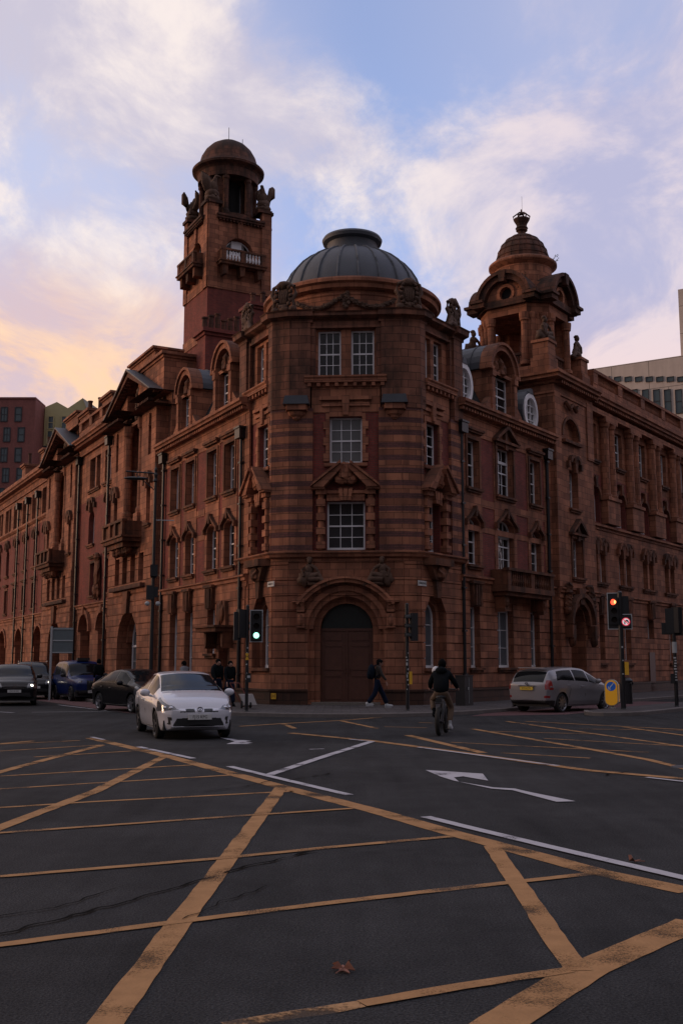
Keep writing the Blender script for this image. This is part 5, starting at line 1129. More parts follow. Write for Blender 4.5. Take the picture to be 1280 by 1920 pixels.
# ======== road markings (metres on the ground) ========
RM={'Y':[([(-5.64,24.46),(-3.2,19.81),(-0.87,14.94),(0.36,12.48),(1.08,10.86),(2.05,8.85),(2.54,8.12)],0.24),
([(2.27,7.18),(1.34,6.12),(0.66,5.11)],0.24),
([(-0.81,14.69),(-0.96,9.72),(-1,8.35),(-1.04,7.25),(-1.09,5.19)],0.17),
([(-3.18,19.59),(-3.21,14.32),(-3.47,11.2),(-3.52,10.41)],0.17),
([(-4.9,22.24),(-5.12,19.05),(-5.25,16.82),(-5.33,15.61)],0.17),
([(1.37,10.05),(1.32,7.98),(1.28,6.41),(1.28,6.07)],0.15),
([(-2.13,6.55),(-2.02,6.6),(-1.16,7.11),(0,7.77),(1.21,8.39),(2.04,8.8)],0.1),
([(-2.81,8.59),(-2.67,8.65),(-1.09,9.41),(0,10.05),(1.05,10.6)],0.1),
([(-3.52,10.69),(-3.35,10.82),(-0.94,12.09),(0.12,12.61)],0.1),
([(-4.15,12.57),(-3.95,12.71),(-3.02,13.24),(-0.63,14.32)],0.1),
([(-4.76,14.38),(-4.54,14.56),(-3.36,15.33),(-1.55,16.42)],0.1),
([(-5.32,16.04),(-5.06,16.19),(-2.34,18.05)],0.1),
([(-5.48,19.48),(-3.91,20.89)],0.1),
([(-6.5,20.77),(-4.88,22.39)],0.1),
([(-7.24,22.39),(-5.67,23.62)],0.1),
([(1.23,6.08),(0.6,5.78),(0.1,5.5)],0.1),
([(-7.24,22.39),(-6.64,23.46)],0.16),
([(-1.22,26.14),(0.69,23.46),(2.21,20.52),(3.83,17.07),(5.05,15.68)],0.22),
([(-2.71,29.01),(-1.64,30.3),(0,32),(1.25,33.91),(2.7,34.95)],0.15),
([(-1.64,30.3),(-1.21,28.06)],0.15),
([(0,31.7),(0.92,28.06)],0.15),
([(1.55,25.36),(2.64,20.4)],0.2),
([(3.35,27.83),(4.68,21.96),(5.32,18.94),(5.47,16.99)],0.17),
([(4.78,31.41),(6.88,21.96),(7.04,21.15)],0.15),
([(5.32,31.41),(8.74,27.39)],0.15),
([(7.42,28.53),(8.03,24.81)],0.14),
([(3.67,26.75),(6.06,25.74)],0.1),
([(2.32,23.14),(5.77,20.52)],0.1),
([(2.99,20.4),(4.38,19.26)],0.1),
([(4.52,24.29),(6.99,21.96)],0.1),
([(6.01,27.83),(8.67,27.17)],0.1),
([(1.13,28.77),(2.22,28.29)],0.09),
([(2.2,30.84),(2.83,30.3)],0.09)],
'F':[([(0.1,5.5),(-0.23,5.34),(-0.54,5.19)],0.1)],
'W':[([(-4.06,21.82),(-2.6,19.15)],0.13),
([(-1.81,17.68),(-0.93,15.9),(0.1,13.87)],0.13),
([(0.91,11.93),(1.34,11.06),(1.92,9.94),(2.7,8.49)],0.13),
([(-1.08,16.35),(-0.38,19.26),(0.65,23.3)],0.16),
([(0.18,23.95),(0.65,23.3)],0.1),
([(1.52,21.68),(3.52,17.77)],0.1),
([(4.45,15.97),(4.91,15.27)],0.1),
([(-5.65,24.63),(-5.19,23.78)],0.1),
([(-12.55,38.07),(-11.11,36.83)],0.13),
([(-11.47,43.96),(-8.33,38.5)],0.1),
([(-10.62,37.24),(-7.68,38.07)],0.09),
([(-2.54,24.11),(-1.9,22.83)],0.12),
([(-0.62,21.15),(-0.34,21.28)],0.09)],
'C':[([(-2.12,6.81),(-1.86,7.18),(-1.63,7.55),(-1.13,8.39),(-1,8.65)],0.022),
([(-2.27,7.29),(-1.95,7.54),(-1.63,8.27)],0.014),
([(-0.95,8.76),(-0.71,9.17),(-0.37,9.59),(-0.23,9.77)],0.028),
([(-1.04,7.21),(-0.88,7.64),(-0.52,8.35)],0.01),
([(-1.8,14.21),(-1.36,14.69),(-0.92,15.75)],0.02),
([(-0.76,15.54),(-0.12,16.66)],0.03),
([(3.89,16.27),(4.43,16.82)],0.03)]}
ARR1=[(1.31, 17.07), (2.13, 16.5), (2.08, 15.54), (1.97, 15.75), (1.79, 16.12), (1.64, 15.97), (1.65, 15.4), (2.04, 14.69), (2.3, 14.56), (2.44, 14.15), (2.82, 13.24), (2.58, 13.19), (2.37, 13.92), (2.24, 14.38), (1.99, 14.56), (1.59, 15.54), (1.45, 16.12)]
ARR2=[(-2.73, 24.46), (-1.93, 23.46), (-2.13, 23.14), (-1.85, 22.53), (-2.38, 22.53), (-2.28, 23.3)]

yel_p=mat('worn_yellow_road_paint',(.37,.205,.095),.9,0,.3,7,.25,spec=.1,alpha_noise=(75,.56,.72)); yel_f=mat('faded_yellow_road_paint',(.40,.22,.09),.8,0,.2,9,alpha_noise=(30,.72,.86))
whi_p=mat('worn_white_road_paint',(.44,.43,.46),.85,0,.15,9,.2,spec=.1,alpha_noise=(60,.56,.68)); tar=mat('tar_crack',(.004,.004,.004),.9,spec=.05)
def ribbon(m,pts,w,z,rnd,cap=0):
    P=[Vector(p) for p in pts]
    # subdivide and roughen the edges of the hand laid paint
    Q=[P[0]]
    for a,b in zip(P,P[1:]):
        n=max(1,int((b-a).length/.14))
        for i in range(1,n+1): Q.append(a+(b-a)*i/n)
    vs=[]
    for i,q in enumerate(Q):
        t=(Q[min(i+1,len(Q)-1)]-Q[max(0,i-1)]).normalized(); nn=Vector((-t.y,t.x))
        for s_ in (-1,1):
            k=w/2+rnd*(noise.noise(Vector((q.x*5,q.y*5,s_*7+w*9)))); vs.append((q.x+nn.x*k*s_,q.y+nn.y*k*s_,z))
    m.add(vs,[(2*i,2*i+1,2*i+3,2*i+2) for i in range(len(Q)-1)])
Zm=.004
def marks(key,name,mt,z0,rnd=.012):
    for i,(pts,w) in enumerate(RM[key]):
        m=M(WF); ribbon(m,pts,w,z0+.0006*(i%9),rnd); tag(m.obj(name,mt),kind='structure')
marks('Y','yellow_box_marking',yel_p,.005); marks('F','yellow_box_marking',yel_f,.005,.03); marks('W','white_lane_marking',whi_p,.011,.006)
for A_ in (ARR1,ARR2):
    m=M(WF); m.face(*[(x,y,.0115) for x,y in A_]); tag(m.obj('white_arrow_marking',whi_p),kind='structure')
for i,(pts,w) in enumerate(RM['C']):
    P=[]; 
    for a,b in zip(pts,pts[1:]):
        for k in range(12): t=k/12; x=a[0]+(b[0]-a[0])*t; y=a[1]+(b[1]-a[1])*t; P.append((x+.05*noise.noise(Vector((x*6,y*6,i))),y+.07*noise.noise(Vector((x*5,y*5,i+9)))))
    m=M(WF); ribbon(m,P,w,.0125+.0004*i,w*.9); tag(m.obj('road_crack',tar),kind='structure')
# manhole covers and patches of newer asphalt
patch=mat('smooth_asphalt_patch',(.026,.026,.028),.75,0,.3,3,.3,bscale=50)
for i,(x,y,w,l,a) in enumerate(()):
    f=head(WF,x,y,sin(a),cos(a)); m=M(f); m.slab([(-w/2,-l/2),(w/2,-l/2+.3),(w/2-.1,l/2),(-w/2+.1,l/2-.2)],-.01,.0022+.0003*i); tag(m.obj('asphalt_patch',patch),kind='structure')
m=M(WF); m.lathe(5.6,17.6,[(.01,.014),(.28,.014),(.3,.0)],20); tag(m.obj('manhole_cover',iron),'small round iron cover in the road near the right lane line','manhole cover')
# autumn leaves
leafm=mat('dry_brown_leaf',(.22,.085,.05),.7,0,.4,20)
def leaf(x,y,s,ang,label,seed):
    rnd=random.Random(seed); pts=[]
    for k in range(14):
        a=2*pi*k/14; r=s*(1.0 if k%2==0 else .48)*rnd.uniform(.75,1.15)*(1.25 if k in(0,) else 1); pts.append((r*cos(a),r*sin(a)*.8))
    f=head(WF,x,y,cos(ang),sin(ang)); m=M(f); vs=[(0,0,.02)]+[(p,q,.014+.035*abs(noise.noise(Vector((p*30,q*30,seed)))) + (.03 if k in(3,4,9) else 0)) for k,(p,q) in enumerate(pts)]; n=len(pts)
    fs=[(0,1+k,1+(k+1)%n) for k in range(n)]; m.add(vs,fs); m.tube([(0,0,.02),(s*.9,-s*.9,.02)],.0035,4); m.add([(v[0],v[1],v[2]-.004) for v in vs],[tuple(reversed(q)) for q in fs])
    tag(m.obj('fallen_leaf',leafm),label,'leaf')
leaf(.01,6.07,.085,.4,'larger dry brown leaf lying on the asphalt inside the yellow box, nearest the camera',4)
leaf(2.44,9.26,.075,2.0,'small pale brown leaf lying on the white lane line at right',9)

# ======== vehicles ========
def paint(name,col,rough=.28,metal=.0,coat=.8): return mat(name,col,rough,metal,.04,3,coat=coat,spec=.5 if coat>.5 else .25)
p_white=paint('white_car_paint',(.62,.62,.66)); p_black=paint('black_car_paint',(.006,.006,.008),.3,0,.08); p_char=paint('charcoal_car_paint',(.007,.007,.009),.3,0,.08); p_blue=paint('dark_blue_car_paint',(.006,.018,.10),.3,0,.12); p_silver=paint('silver_car_paint',(.25,.245,.26),.4,.3)
cglass=mat('car_glass',(.008,.010,.012),.07,0,.1,spec=.22); sglass=mat('tinted_side_glass',(.006,.007,.008),.12,0,.1,spec=.07); rubber=mat('tyre_rubber',(.02,.02,.02),.8); rimm=mat('alloy_rim',(.32,.32,.34),.3,.8); rimd=mat('dark_wheel_cover',(.07,.07,.075),.4,.5)
trim=mat('black_plastic_trim',(.015,.015,.016),.55); chrome=mat('chrome',(.6,.6,.62),.15,1.0); lampg=mat('clear_headlamp_lens',(.13,.135,.145),.12,.3,.25,14,coat=1)
lamp_on=mat('lit_headlamp',(.9,.9,.8),.3,emit=(1,.86,.66),es=6); tailm=mat('red_tail_lens',(.25,.012,.012),.2,coat=1); wp_=mat('white_number_plate',(.6,.6,.58),.5,0,.03); yp_=mat('yellow_number_plate',(.70,.48,.04),.5,0,.03)
drl=mat('pale_daytime_lamp',(.8,.8,.7),.3,emit=(1,.95,.8),es=.5)
def tab(T,x):
    if x<=T[0][0]: return T[0][1]
    for (a,b),(c,d) in zip(T,T[1:]):
        if x<=c:
            t=(x-a)/(c-a); return b+(d-b)*t
    return T[-1][1]
def smooth_tab(T,n=3,lo=None,hi=None,k=.12):
    lo,hi=T[0][0],T[-1][0]; N=160; xs=[lo+(hi-lo)*i/N for i in range(N+1)]; ys=[tab(T,x) for x in xs]; r=max(1,int(k/((hi-lo)/N)))
    for _ in range(n):
        zs=ys[:]
        for i in range(1,N): a=min(r,i,N-i); zs[i]=sum(ys[i-a:i+a+1])/(2*a+1)
        ys=zs
    return list(zip(xs,ys))
class Car:
    def __init__(s,fr,name,label,group,sp):
        s.fr=fr; s.sp=sp; o=fr.p(0,0,0); s.root=thing(name,o,label,'car' if 'cat' not in sp else sp['cat'],group)
        L0,L1=sp['L'] # rear and front d
        s.top=smooth_tab(sp['top'],k=sp.get('ks',.07)); s.belt=smooth_tab(sp['belt'],k=.1); s.bot=smooth_tab(sp['bot'],k=.05); s.w=smooth_tab(sp['w'],k=.08); s.wr=smooth_tab(sp['wr'],k=.1)
    def sec(s,d,v):
        top,be,bo,w,wr=(tab(t,d) for t in (s.top,s.belt,s.bot,s.w,s.wr)); be=min(be,top-.03); bo=min(bo,be-.05)
        if v<.1: t=v/.1; return (w*.9*t,bo)
        if v<.5:
            t=(v-.1)/.4; z=bo+(be-bo)*t
            k=.90+.10*sin(min(1,t*1.5)*pi/2)-.035*max(0,t-.72)/.28 ; k+=.012*sin(t*pi*3)*s.sp.get('crease',1); return (w*k,z)
        ew=w*wr; cr=s.sp.get('crown',.06)*(1 if top-be>.25 else .6); ez=top-min(cr,(top-be)*.4)
        if v<.78:
            t=(v-.5)/.28; u0=w*.965; return (u0+(ew-u0)*(t**1.25), be+(ez-be)*(t**.95))
        t=(v-.78)/.22; a=t*pi/2; return (ew*cos(a) if t<1 else 0, ez+(top-ez)*sin(a))
    def side(s,d,z):
        lo,hi=.1,.78
        for _ in range(18):
            m_=(lo+hi)/2
            if s.sec(d,m_)[1]<z: lo=m_
            else: hi=m_
        return s.sec(d,lo)[0]
    def build(s,paintm,regions,nd=190,nv=84):
        sp=s.sp; L0,L1=sp['L']; fr=s.fr; cells={}
        ds=[L0+(L1-L0)*i/nd for i in range(nd+1)]; vs_=[j/nv for j in range(nv+1)]
        P={}
        for i,d in enumerate(ds):
            for j,v in enumerate(vs_):
                u,z=s.sec(d,v); dd=d
                for wc in sp['wheels']:
                    if .1<=v<.62:
                        q=hypot(dd-wc,z-sp['R']); Ra=sp['R']+.055
                        if abs(q-Ra)<.018 and q>1e-3: dd=wc+(dd-wc)*Ra/q; z=sp['R']+(z-sp['R'])*Ra/q
                P[i,j]=(u,dd,z)
        def cls(c,v):
            for nm,fn in regions:
                if fn(c[0],c[1],c[2],v): return nm
            return 'body'
        G={}
        def put(nm,side,poly):
            G.setdefault((nm,side),[]).append(poly)
        for i in range(nd):
            for j in range(nv):
                q=[P[i,j],P[i+1,j],P[i+1,j+1],P[i,j+1]]; c=[sum(p[k] for p in q)/4 for k in range(3)]; v=(vs_[j]+vs_[j+1])/2
                if v<.62 and any(hypot(c[1]-wc,c[2]-sp['R'])<sp['R']+.05 for wc in sp['wheels']): 
                    if v>.1: continue
                nm=cls(c,v)
                for sg in (1,-1): put(nm,sg,[(p[0]*sg,p[1],p[2]) for p in q])
        # rounded ends
        for i,e,bul in ((0,-1,sp['bul'][0]),(nd,1,sp['bul'][1])):
            zc=(P[i,0][2]+P[i,nv][2])/2; NR=36
            def pt(j,r):
                p=P[i,j]; return (p[0]*r,p[1]+e*bul*(1-r**2.2),p[2]*1.0*(r)+ (zc+(p[2]-zc)*.55*1.0)*(1-r) if r<1 else p[2])
            for a in range(NR):
                r0,r1=1-a/NR,1-(a+1)/NR
                for j in range(nv):
                    q=[pt(j,r0),pt(j+1,r0),pt(j+1,r1),pt(j,r1)]; c=[sum(p[k] for p in q)/4 for k in range(3)]
                    nm=cls(c,-e) 
                    for sg in (1,-1): put(nm,sg,[(p[0]*sg,p[1],p[2]) for p in q])
        s.objs={}
        mats=sp['mats']
        def mk(nm,polys,mt,off=0):
            m=M(fr); idx={}; vs=[];fs=[]
            for q in polys:
                f=[]
                for p in q:
                    k=(round(p[0],4),round(p[1],4),round(p[2],4))
                    if k not in idx: idx[k]=len(vs); vs.append(p)
                    f.append(idx[k])
                f2=[]
                for x in f:
                    if x not in f2: f2.append(x)
                if len(f2)>2: fs.append(f2)
            m.add(vs,fs); return m.obj(nm,mt,s.root,smooth=True,ang=50)
        for nm in {k[0] for k in G}:
            mt=paintm if nm=='body' else mats[nm]
            sp_=nm in ('headlight','tail_light','side_window','fog_lamp')
            if sp_:
                for sg in (1,-1):
                    if (nm,sg) in G: s.objs[nm,sg]=mk(nm,G[nm,sg],mt)
            else: s.objs[nm]=mk(nm,G.get((nm,1),[])+G.get((nm,-1),[]),mt)
        # wheel wells, wheels
        m=M(fr)
        for wc in sp['wheels']:
            m.box(-sp['W']+.28,sp['W']-.28,wc-sp['R']-.06,wc+sp['R']+.06,.2,sp['R']*2+.05)
        m.box(-sp['W']+.12,sp['W']-.12,L0+.15,L1-.15,.2,.42); m.obj('underbody',trim,s.root)
        for wc in sp['wheels']:
            for sg in (1,-1): s.wheel(wc,sg)
    def wheel(s,wc,sg):
        sp=s.sp; R=sp['R']; x=sg*(sp['W']-.03); steer=sp.get('steer',0) if wc>0 else 0
        f=s.fr.sub(x-sg*.1,wc,steer) ; w=.2
        m=M(Fr(f.o,f.u,f.n,R)); n=28; prof=[(.19*0+R-.09,-w/2),(R-.03,-w/2),(R,-w/2+.03),(R,w/2-.03),(R-.03,w/2),(R-.09,w/2)]
        def ring(m,prof,n=28):
            v=[];fs=[]
            for i in range(n):
                a=2*pi*i/n
                for r,y in prof: v.append((sg*y,r*cos(a),r*sin(a)))
            k=len(prof)
            for i in range(n):
                j=(i+1)%n
                for q in range(k-1): fs.append((i*k+q,j*k+q,j*k+q+1,i*k+q+1))
            m.add(v,fs)
        ring(m,prof); t=m.obj('wheel',rubber,s.root,smooth=True)
        WL[t.name]=WL[s.root.name]
        m=M(Fr(f.o,f.u,f.n,R)); ring(m,[(R-.085,w/2-.012),(R-.075,w/2+.004),(R-.1,w/2-.02),(R-.12,w/2-.06)])
        for k in range(sp.get('spokes',7)):
            a=2*pi*k/sp.get('spokes',7)+.2; c_,s_=cos(a),sin(a); q=lambda r,t:(r*c_-t*s_,r*s_+t*c_)
            pts=[q(.03,-.035),q(.03,.035),q(R-.09,.02),q(R-.09,-.02)]
            m.add([(sg*(w/2-.035),a_,b_) for a_,b_ in pts]+[(sg*(w/2-.005),a_,b_) for a_,b_ in pts],[(0,1,2,3),(7,6,5,4),(0,4,5,1),(1,5,6,2),(2,6,7,3),(3,7,4,0)])
        v=[];
        m.add([(sg*(w/2),.06*cos(i*pi/6),.06*sin(i*pi/6)) for i in range(12)]+[(sg*(w/2-.04),.07*cos(i*pi/6),.07*sin(i*pi/6)) for i in range(12)],[range(12)]+[(i,(i+1)%12,12+(i+1)%12,12+i) for i in range(12)])
        m.obj('rim',sp.get('rim',rimm),t)
        m=M(Fr(f.o,f.u,f.n,R)); m.add([(sg*(w/2-.07),(R-.09)*cos(i*pi/10),(R-.09)*sin(i*pi/10)) for i in range(20)],[range(20)]); m.obj('brake_disc',trim,t)
    def plate(s,front,z,txt,mt,off=.02,w=.26,u=0):
        sp=s.sp; e=1 if front else -1; L_=sp['L'][1] if front else sp['L'][0]; y=L_+e*(sp['bul'][1 if front else 0]+off)
        f=Fr(s.fr.xy(u,y),(s.fr.u[0]*-e*-1,s.fr.u[1]*-e*-1),(s.fr.n[0]*e,s.fr.n[1]*e)) 
        m=M(f); m.box(-w,w,-.03,.012,z-.056,z+.056); p=m.obj('number_plate',mt,s.root); WL[p.name]=WL[s.root.name]
        # lettering must read left to right for whoever faces the plate
        text('lettering',txt,.098,f,0,.0125,z,black,p,depth=.001,sx=.86,flip=-1)
        return f
    def seam(s,pts,r=.006):
        for sg in (1,-1):
            m=M(s.fr); m.tube([(sg*(s.side(d,z)+.001),d,z) for d,z in pts],r,4); m.obj('door_seam',trim,s.root)
    def handle(s,d,z):
        for sg in (1,-1):
            m=M(s.fr); u=s.side(d,z); m.tube([(sg*(u-.005),d-.1,z),(sg*(u+.03),d-.07,z),(sg*(u+.03),d+.07,z),(sg*(u-.005),d+.1,z)],.014,6); m.obj('door_handle',s.sp.get('hm',s.pm),s.root,smooth=True)
    def mirror(s,d,z,mt=None):
        for sg in (1,-1):
            m=M(s.fr); u=s.side(d,z-.04)-.02; m.tube([(sg*u,d,z-.06),(sg*(u+.12),d,z-.03)],.03,6); m.ball((sg*(u+.17),d,z+.02),(.12,.07,.085),12,8); m.obj('wing_mirror',mt or s.pm,s.root,smooth=True,ang=80)
def poly(pts,W): return pts
# --- hatchback used for the white and the charcoal cars ---
def hatch(fr,label,pm,lightm,plate_txt,extra=None,group='cars at the junction'):
    sp=dict(L=(-2.2,2.15),W=.87,R=.315,wheels=(-1.33,1.37),bul=(.06,.12),
      top=[(-2.2,.98),(-2.08,1.08),(-1.3,1.31),(-.6,1.46),(-.1,1.49),(.4,1.45),(.85,1.26),(1.3,1.05),(1.45,1.03),(1.9,.89),(2.1,.76),(2.15,.68)],
      belt=[(-2.2,.9),(-1.2,1.02),(0,.96),(1.2,.92),(1.6,.89),(2.15,.64)],
      bot=[(-2.2,.36),(-2.0,.24),(-1.6,.2),(1.7,.19),(2.0,.2),(2.15,.26)],
      w=[(-2.2,.70),(-2.1,.80),(-1.7,.865),(0,.872),(1.3,.87),(1.75,.845),(2.0,.76),(2.1,.68),(2.15,.60)],
      wr=[(-2.2,.8),(-1.9,.68),(-.3,.66),(.5,.68),(1.1,.78),(1.5,.86),(2.15,.9)],spokes=5,rim=rimd if pm is p_white else rimm,
      mats=dict(windscreen=cglass,side_window=sglass,rear_window=cglass,headlight=lampg,tail_light=tailm,lower_grille=trim,upper_grille=trim,fog_lamp=trim))
    def reg(lo,fn): return (lo,fn)
    R_=[('windscreen',lambda u,d,z,v: v>.80 and .44<d<1.30),
        ('rear_window',lambda u,d,z,v: v>.82 and -1.95<d<-.95),
        ('side_window',lambda u,d,z,v: .525<v<.76 and -1.62<d<1.02 and not(.0<d<.05) and (z-tab(c.belt,d))>.02 and tab(c.top,d)-tab(c.belt,d)>.2),
        ('headlight',lambda u,d,z,v: d>1.55 and u>.42 and z>.60 and z>.63-.12*(u-.7) and z<.60+.42*(2.34-d)+.03 and z<.56+ .75*(u-.30) and v<.84 and d>1.62-.0*(u)),
        ('upper_grille',lambda u,d,z,v: v<0 and .10<u<.42 and .60<z<.625+.05*(u<.3) ),
        ('lower_grille',lambda u,d,z,v: d>1.95 and u<.60-(z-.26)*.55 and .27<z<.475),
        ('fog_lamp',lambda u,d,z,v: d>1.97 and .60<u<.67 and .34<z<.50),
        ('tail_light',lambda u,d,z,v: d<-1.95 and u>.5 and .72<z<.98)]
    c=Car(fr,'parked_car' if 0 else 'car',label,group,sp); c.pm=pm; c.build(pm,R_)
    c.plate(True,.50,plate_txt,wp_,off=.035)
    c.seam([(1.02,.28),(1.05,.6),(.98,.86)]); c.seam([(-.05,.25),(-.02,.6),(.02,.95)]); c.seam([(-1.02,.45),(-.98,.8),(-1.1,1.0)]); c.seam([(-.95,.26),(0,.245),(1.0,.26)],.01)
    c.handle(-.35+.1,.83); c.handle(-1.1+.1,.86); c.mirror(.78,.98)
    m=M(fr)
    f=Fr(fr.xy(0,2.27),(-fr.u[0],-fr.u[1]),fr.n); m=M(f); m.arc(0,.67,.052,.068,0,2*pi,-.02,.02,20,e=.72); m.arc(0,.675,.018,.03,0,2*pi,-.02,.022,14,e=1.2); m.arc(0,.688,.03,.042,0,2*pi,-.02,.024,16,e=.45); m.obj('badge',chrome,c.root)
    m=M(f); m.box(-.62,.62,-.12,-.045,.285,.3); m.obj('bumper_strip',chrome if 0 else pm,c.root)
    for sg in (1,-1):
        m=M(fr); m.ball((sg*.60,2.075,.685),(.055,.05,.05),10,8); m.ball((sg*.71,1.98,.69),(.05,.05,.045),10,8); m.obj('lamp_reflector',chrome,c.root)
        m=M(fr); m.tube([(sg*.50,2.14,.612),(sg*.62,2.10,.600),(sg*.74,2.0,.602)],.014,6); m.obj('daytime_lamp',drl if lightm else trim,c.root)
        m=M(fr); m.tube([(sg*.25,1.28,1.03),(sg*.02+.3*sg*0,1.2,1.10),(sg*.1-.35,1.0,1.17)] if 0 else [(sg*.1,1.33,1.02),(sg*.45,1.28,1.06)],.01,4); m.obj('wiper',trim,c.root)
    return c
hatch(head(WF,-3.83,25.95,.32,-.947),'white hatchback car driving toward the camera on the left',p_white,True,'FJ15 KPG')
hatch(head(WF,-7.3,38.5,.588,-.81),'charcoal black hatchback car behind the white hatchback',p_char,False,'')
# --- estate (silver) seen from behind ---
def estate(fr):
    sp=dict(L=(-2.24,2.2),W=.885,R=.325,wheels=(-1.43,1.35),bul=(.05,.12),ks=.06,
      top=[(-2.24,1.0),(-2.2,1.08),(-2.05,1.34),(-1.85,1.46),(-1.2,1.535),(-.3,1.56),(.2,1.52),(.7,1.33),(1.25,1.08),(1.42,1.0),(1.9,.86),(2.12,.72),(2.2,.62)],
      belt=[(-2.24,.95),(-1.6,1.07),(0,1.0),(1.2,.9),(1.6,.86),(2.2,.58)],
      bot=[(-2.24,.34),(-2.0,.25),(-1.6,.2),(1.7,.19),(2.2,.27)],
      w=[(-2.24,.77),(-2.1,.85),(-1.7,.885),(1.3,.88),(1.8,.85),(2.1,.72),(2.2,.62)],
      wr=[(-2.24,.86),(-1.9,.74),(-.3,.70),(.5,.72),(1.1,.8),(1.5,.86),(2.2,.9)],spokes=9,
      mats=dict(windscreen=cglass,side_window=sglass,rear_window=cglass,headlight=lampg,tail_light=tailm,rear_bumper=trim,fog_lamp=tailm))
    R_=[('rear_window',lambda u,d,z,v: v>.72 and -2.215<d<-1.93 and z<1.46 and u<.62),
        ('windscreen',lambda u,d,z,v: v>.80 and .2<d<1.26),
        ('side_window',lambda u,d,z,v: .525<v<.75 and -1.72+(1.5-z)*-.0<d<.98 and z<1.48 and d>-1.72+(z-1.07)*.55 and tab(c.top,d)-tab(c.belt,d)>.16 and not(-.62<d<-.56) and not(.28<d<.33)),
        ('tail_light',lambda u,d,z,v: d<-2.0+ (1.12-z)*.1 and u>.70 and .78<z<1.10),
        ('rear_bumper',lambda u,d,z,v: d<-1.85 and z<.42),
        ('fog_lamp',lambda u,d,z,v: d<-2.1 and u>.66 and .50<z<.58),
        ('headlight',lambda u,d,z,v: d>1.7 and u>.45 and .66<z<.66+.3*(2.3-d)+.05 and v<.84)]
    c=Car(fr,'car','silver grey estate car seen from behind on the right road','cars at the junction',sp); c.pm=p_silver; c.build(p_silver,R_)
    c.plate(False,.82,'KY14 CFP',yp_,off=.03)
    c.seam([(1.05,.28),(1.08,.6),(1.0,.88)]); c.seam([(.0,.25),(.02,.6),(.05,1.0)]); c.seam([(-1.0,.48),(-.92,.8),(-1.05,1.05)]); c.seam([(-.98,.26),(0,.245),(1.0,.26)],.012)
    c.handle(-.2,.88); c.handle(-1.05,.92); c.mirror(.72,1.03)
    m=M(fr); m.box(-.55,.55,-2.0,-1.78,1.505,1.54); m.obj('spoiler',p_silver,c.root); m=M(fr); m.box(-.34,.34,-2.33,-2.26,.90,.925); m.obj('tailgate_strip',chrome,c.root)
    f=Fr(fr.xy(0,-2.32),fr.u,(-fr.n[0],-fr.n[1])); m=M(f); m.arc(0,.985,.045,.06,0,2*pi,-.02,.015,18,e=.72); m.arc(0,.99,.02,.03,0,2*pi,-.02,.018,12,e=1.2); m.obj('badge',chrome,c.root)
    m=M(fr); m.tube([(-.55,-2.2,.22),(-.55,-2.36,.2)],.03,8); m.obj('exhaust_pipe',chrome,c.root)
    for sg in (1,-1): m=M(fr); m.ball((sg*.80,-2.02,.86),(.06,.12,.07),8,6); m.obj('lamp_cluster',lampg,c.root)
    return c
estate(head(WF,7.98,38.85,.702,.712))
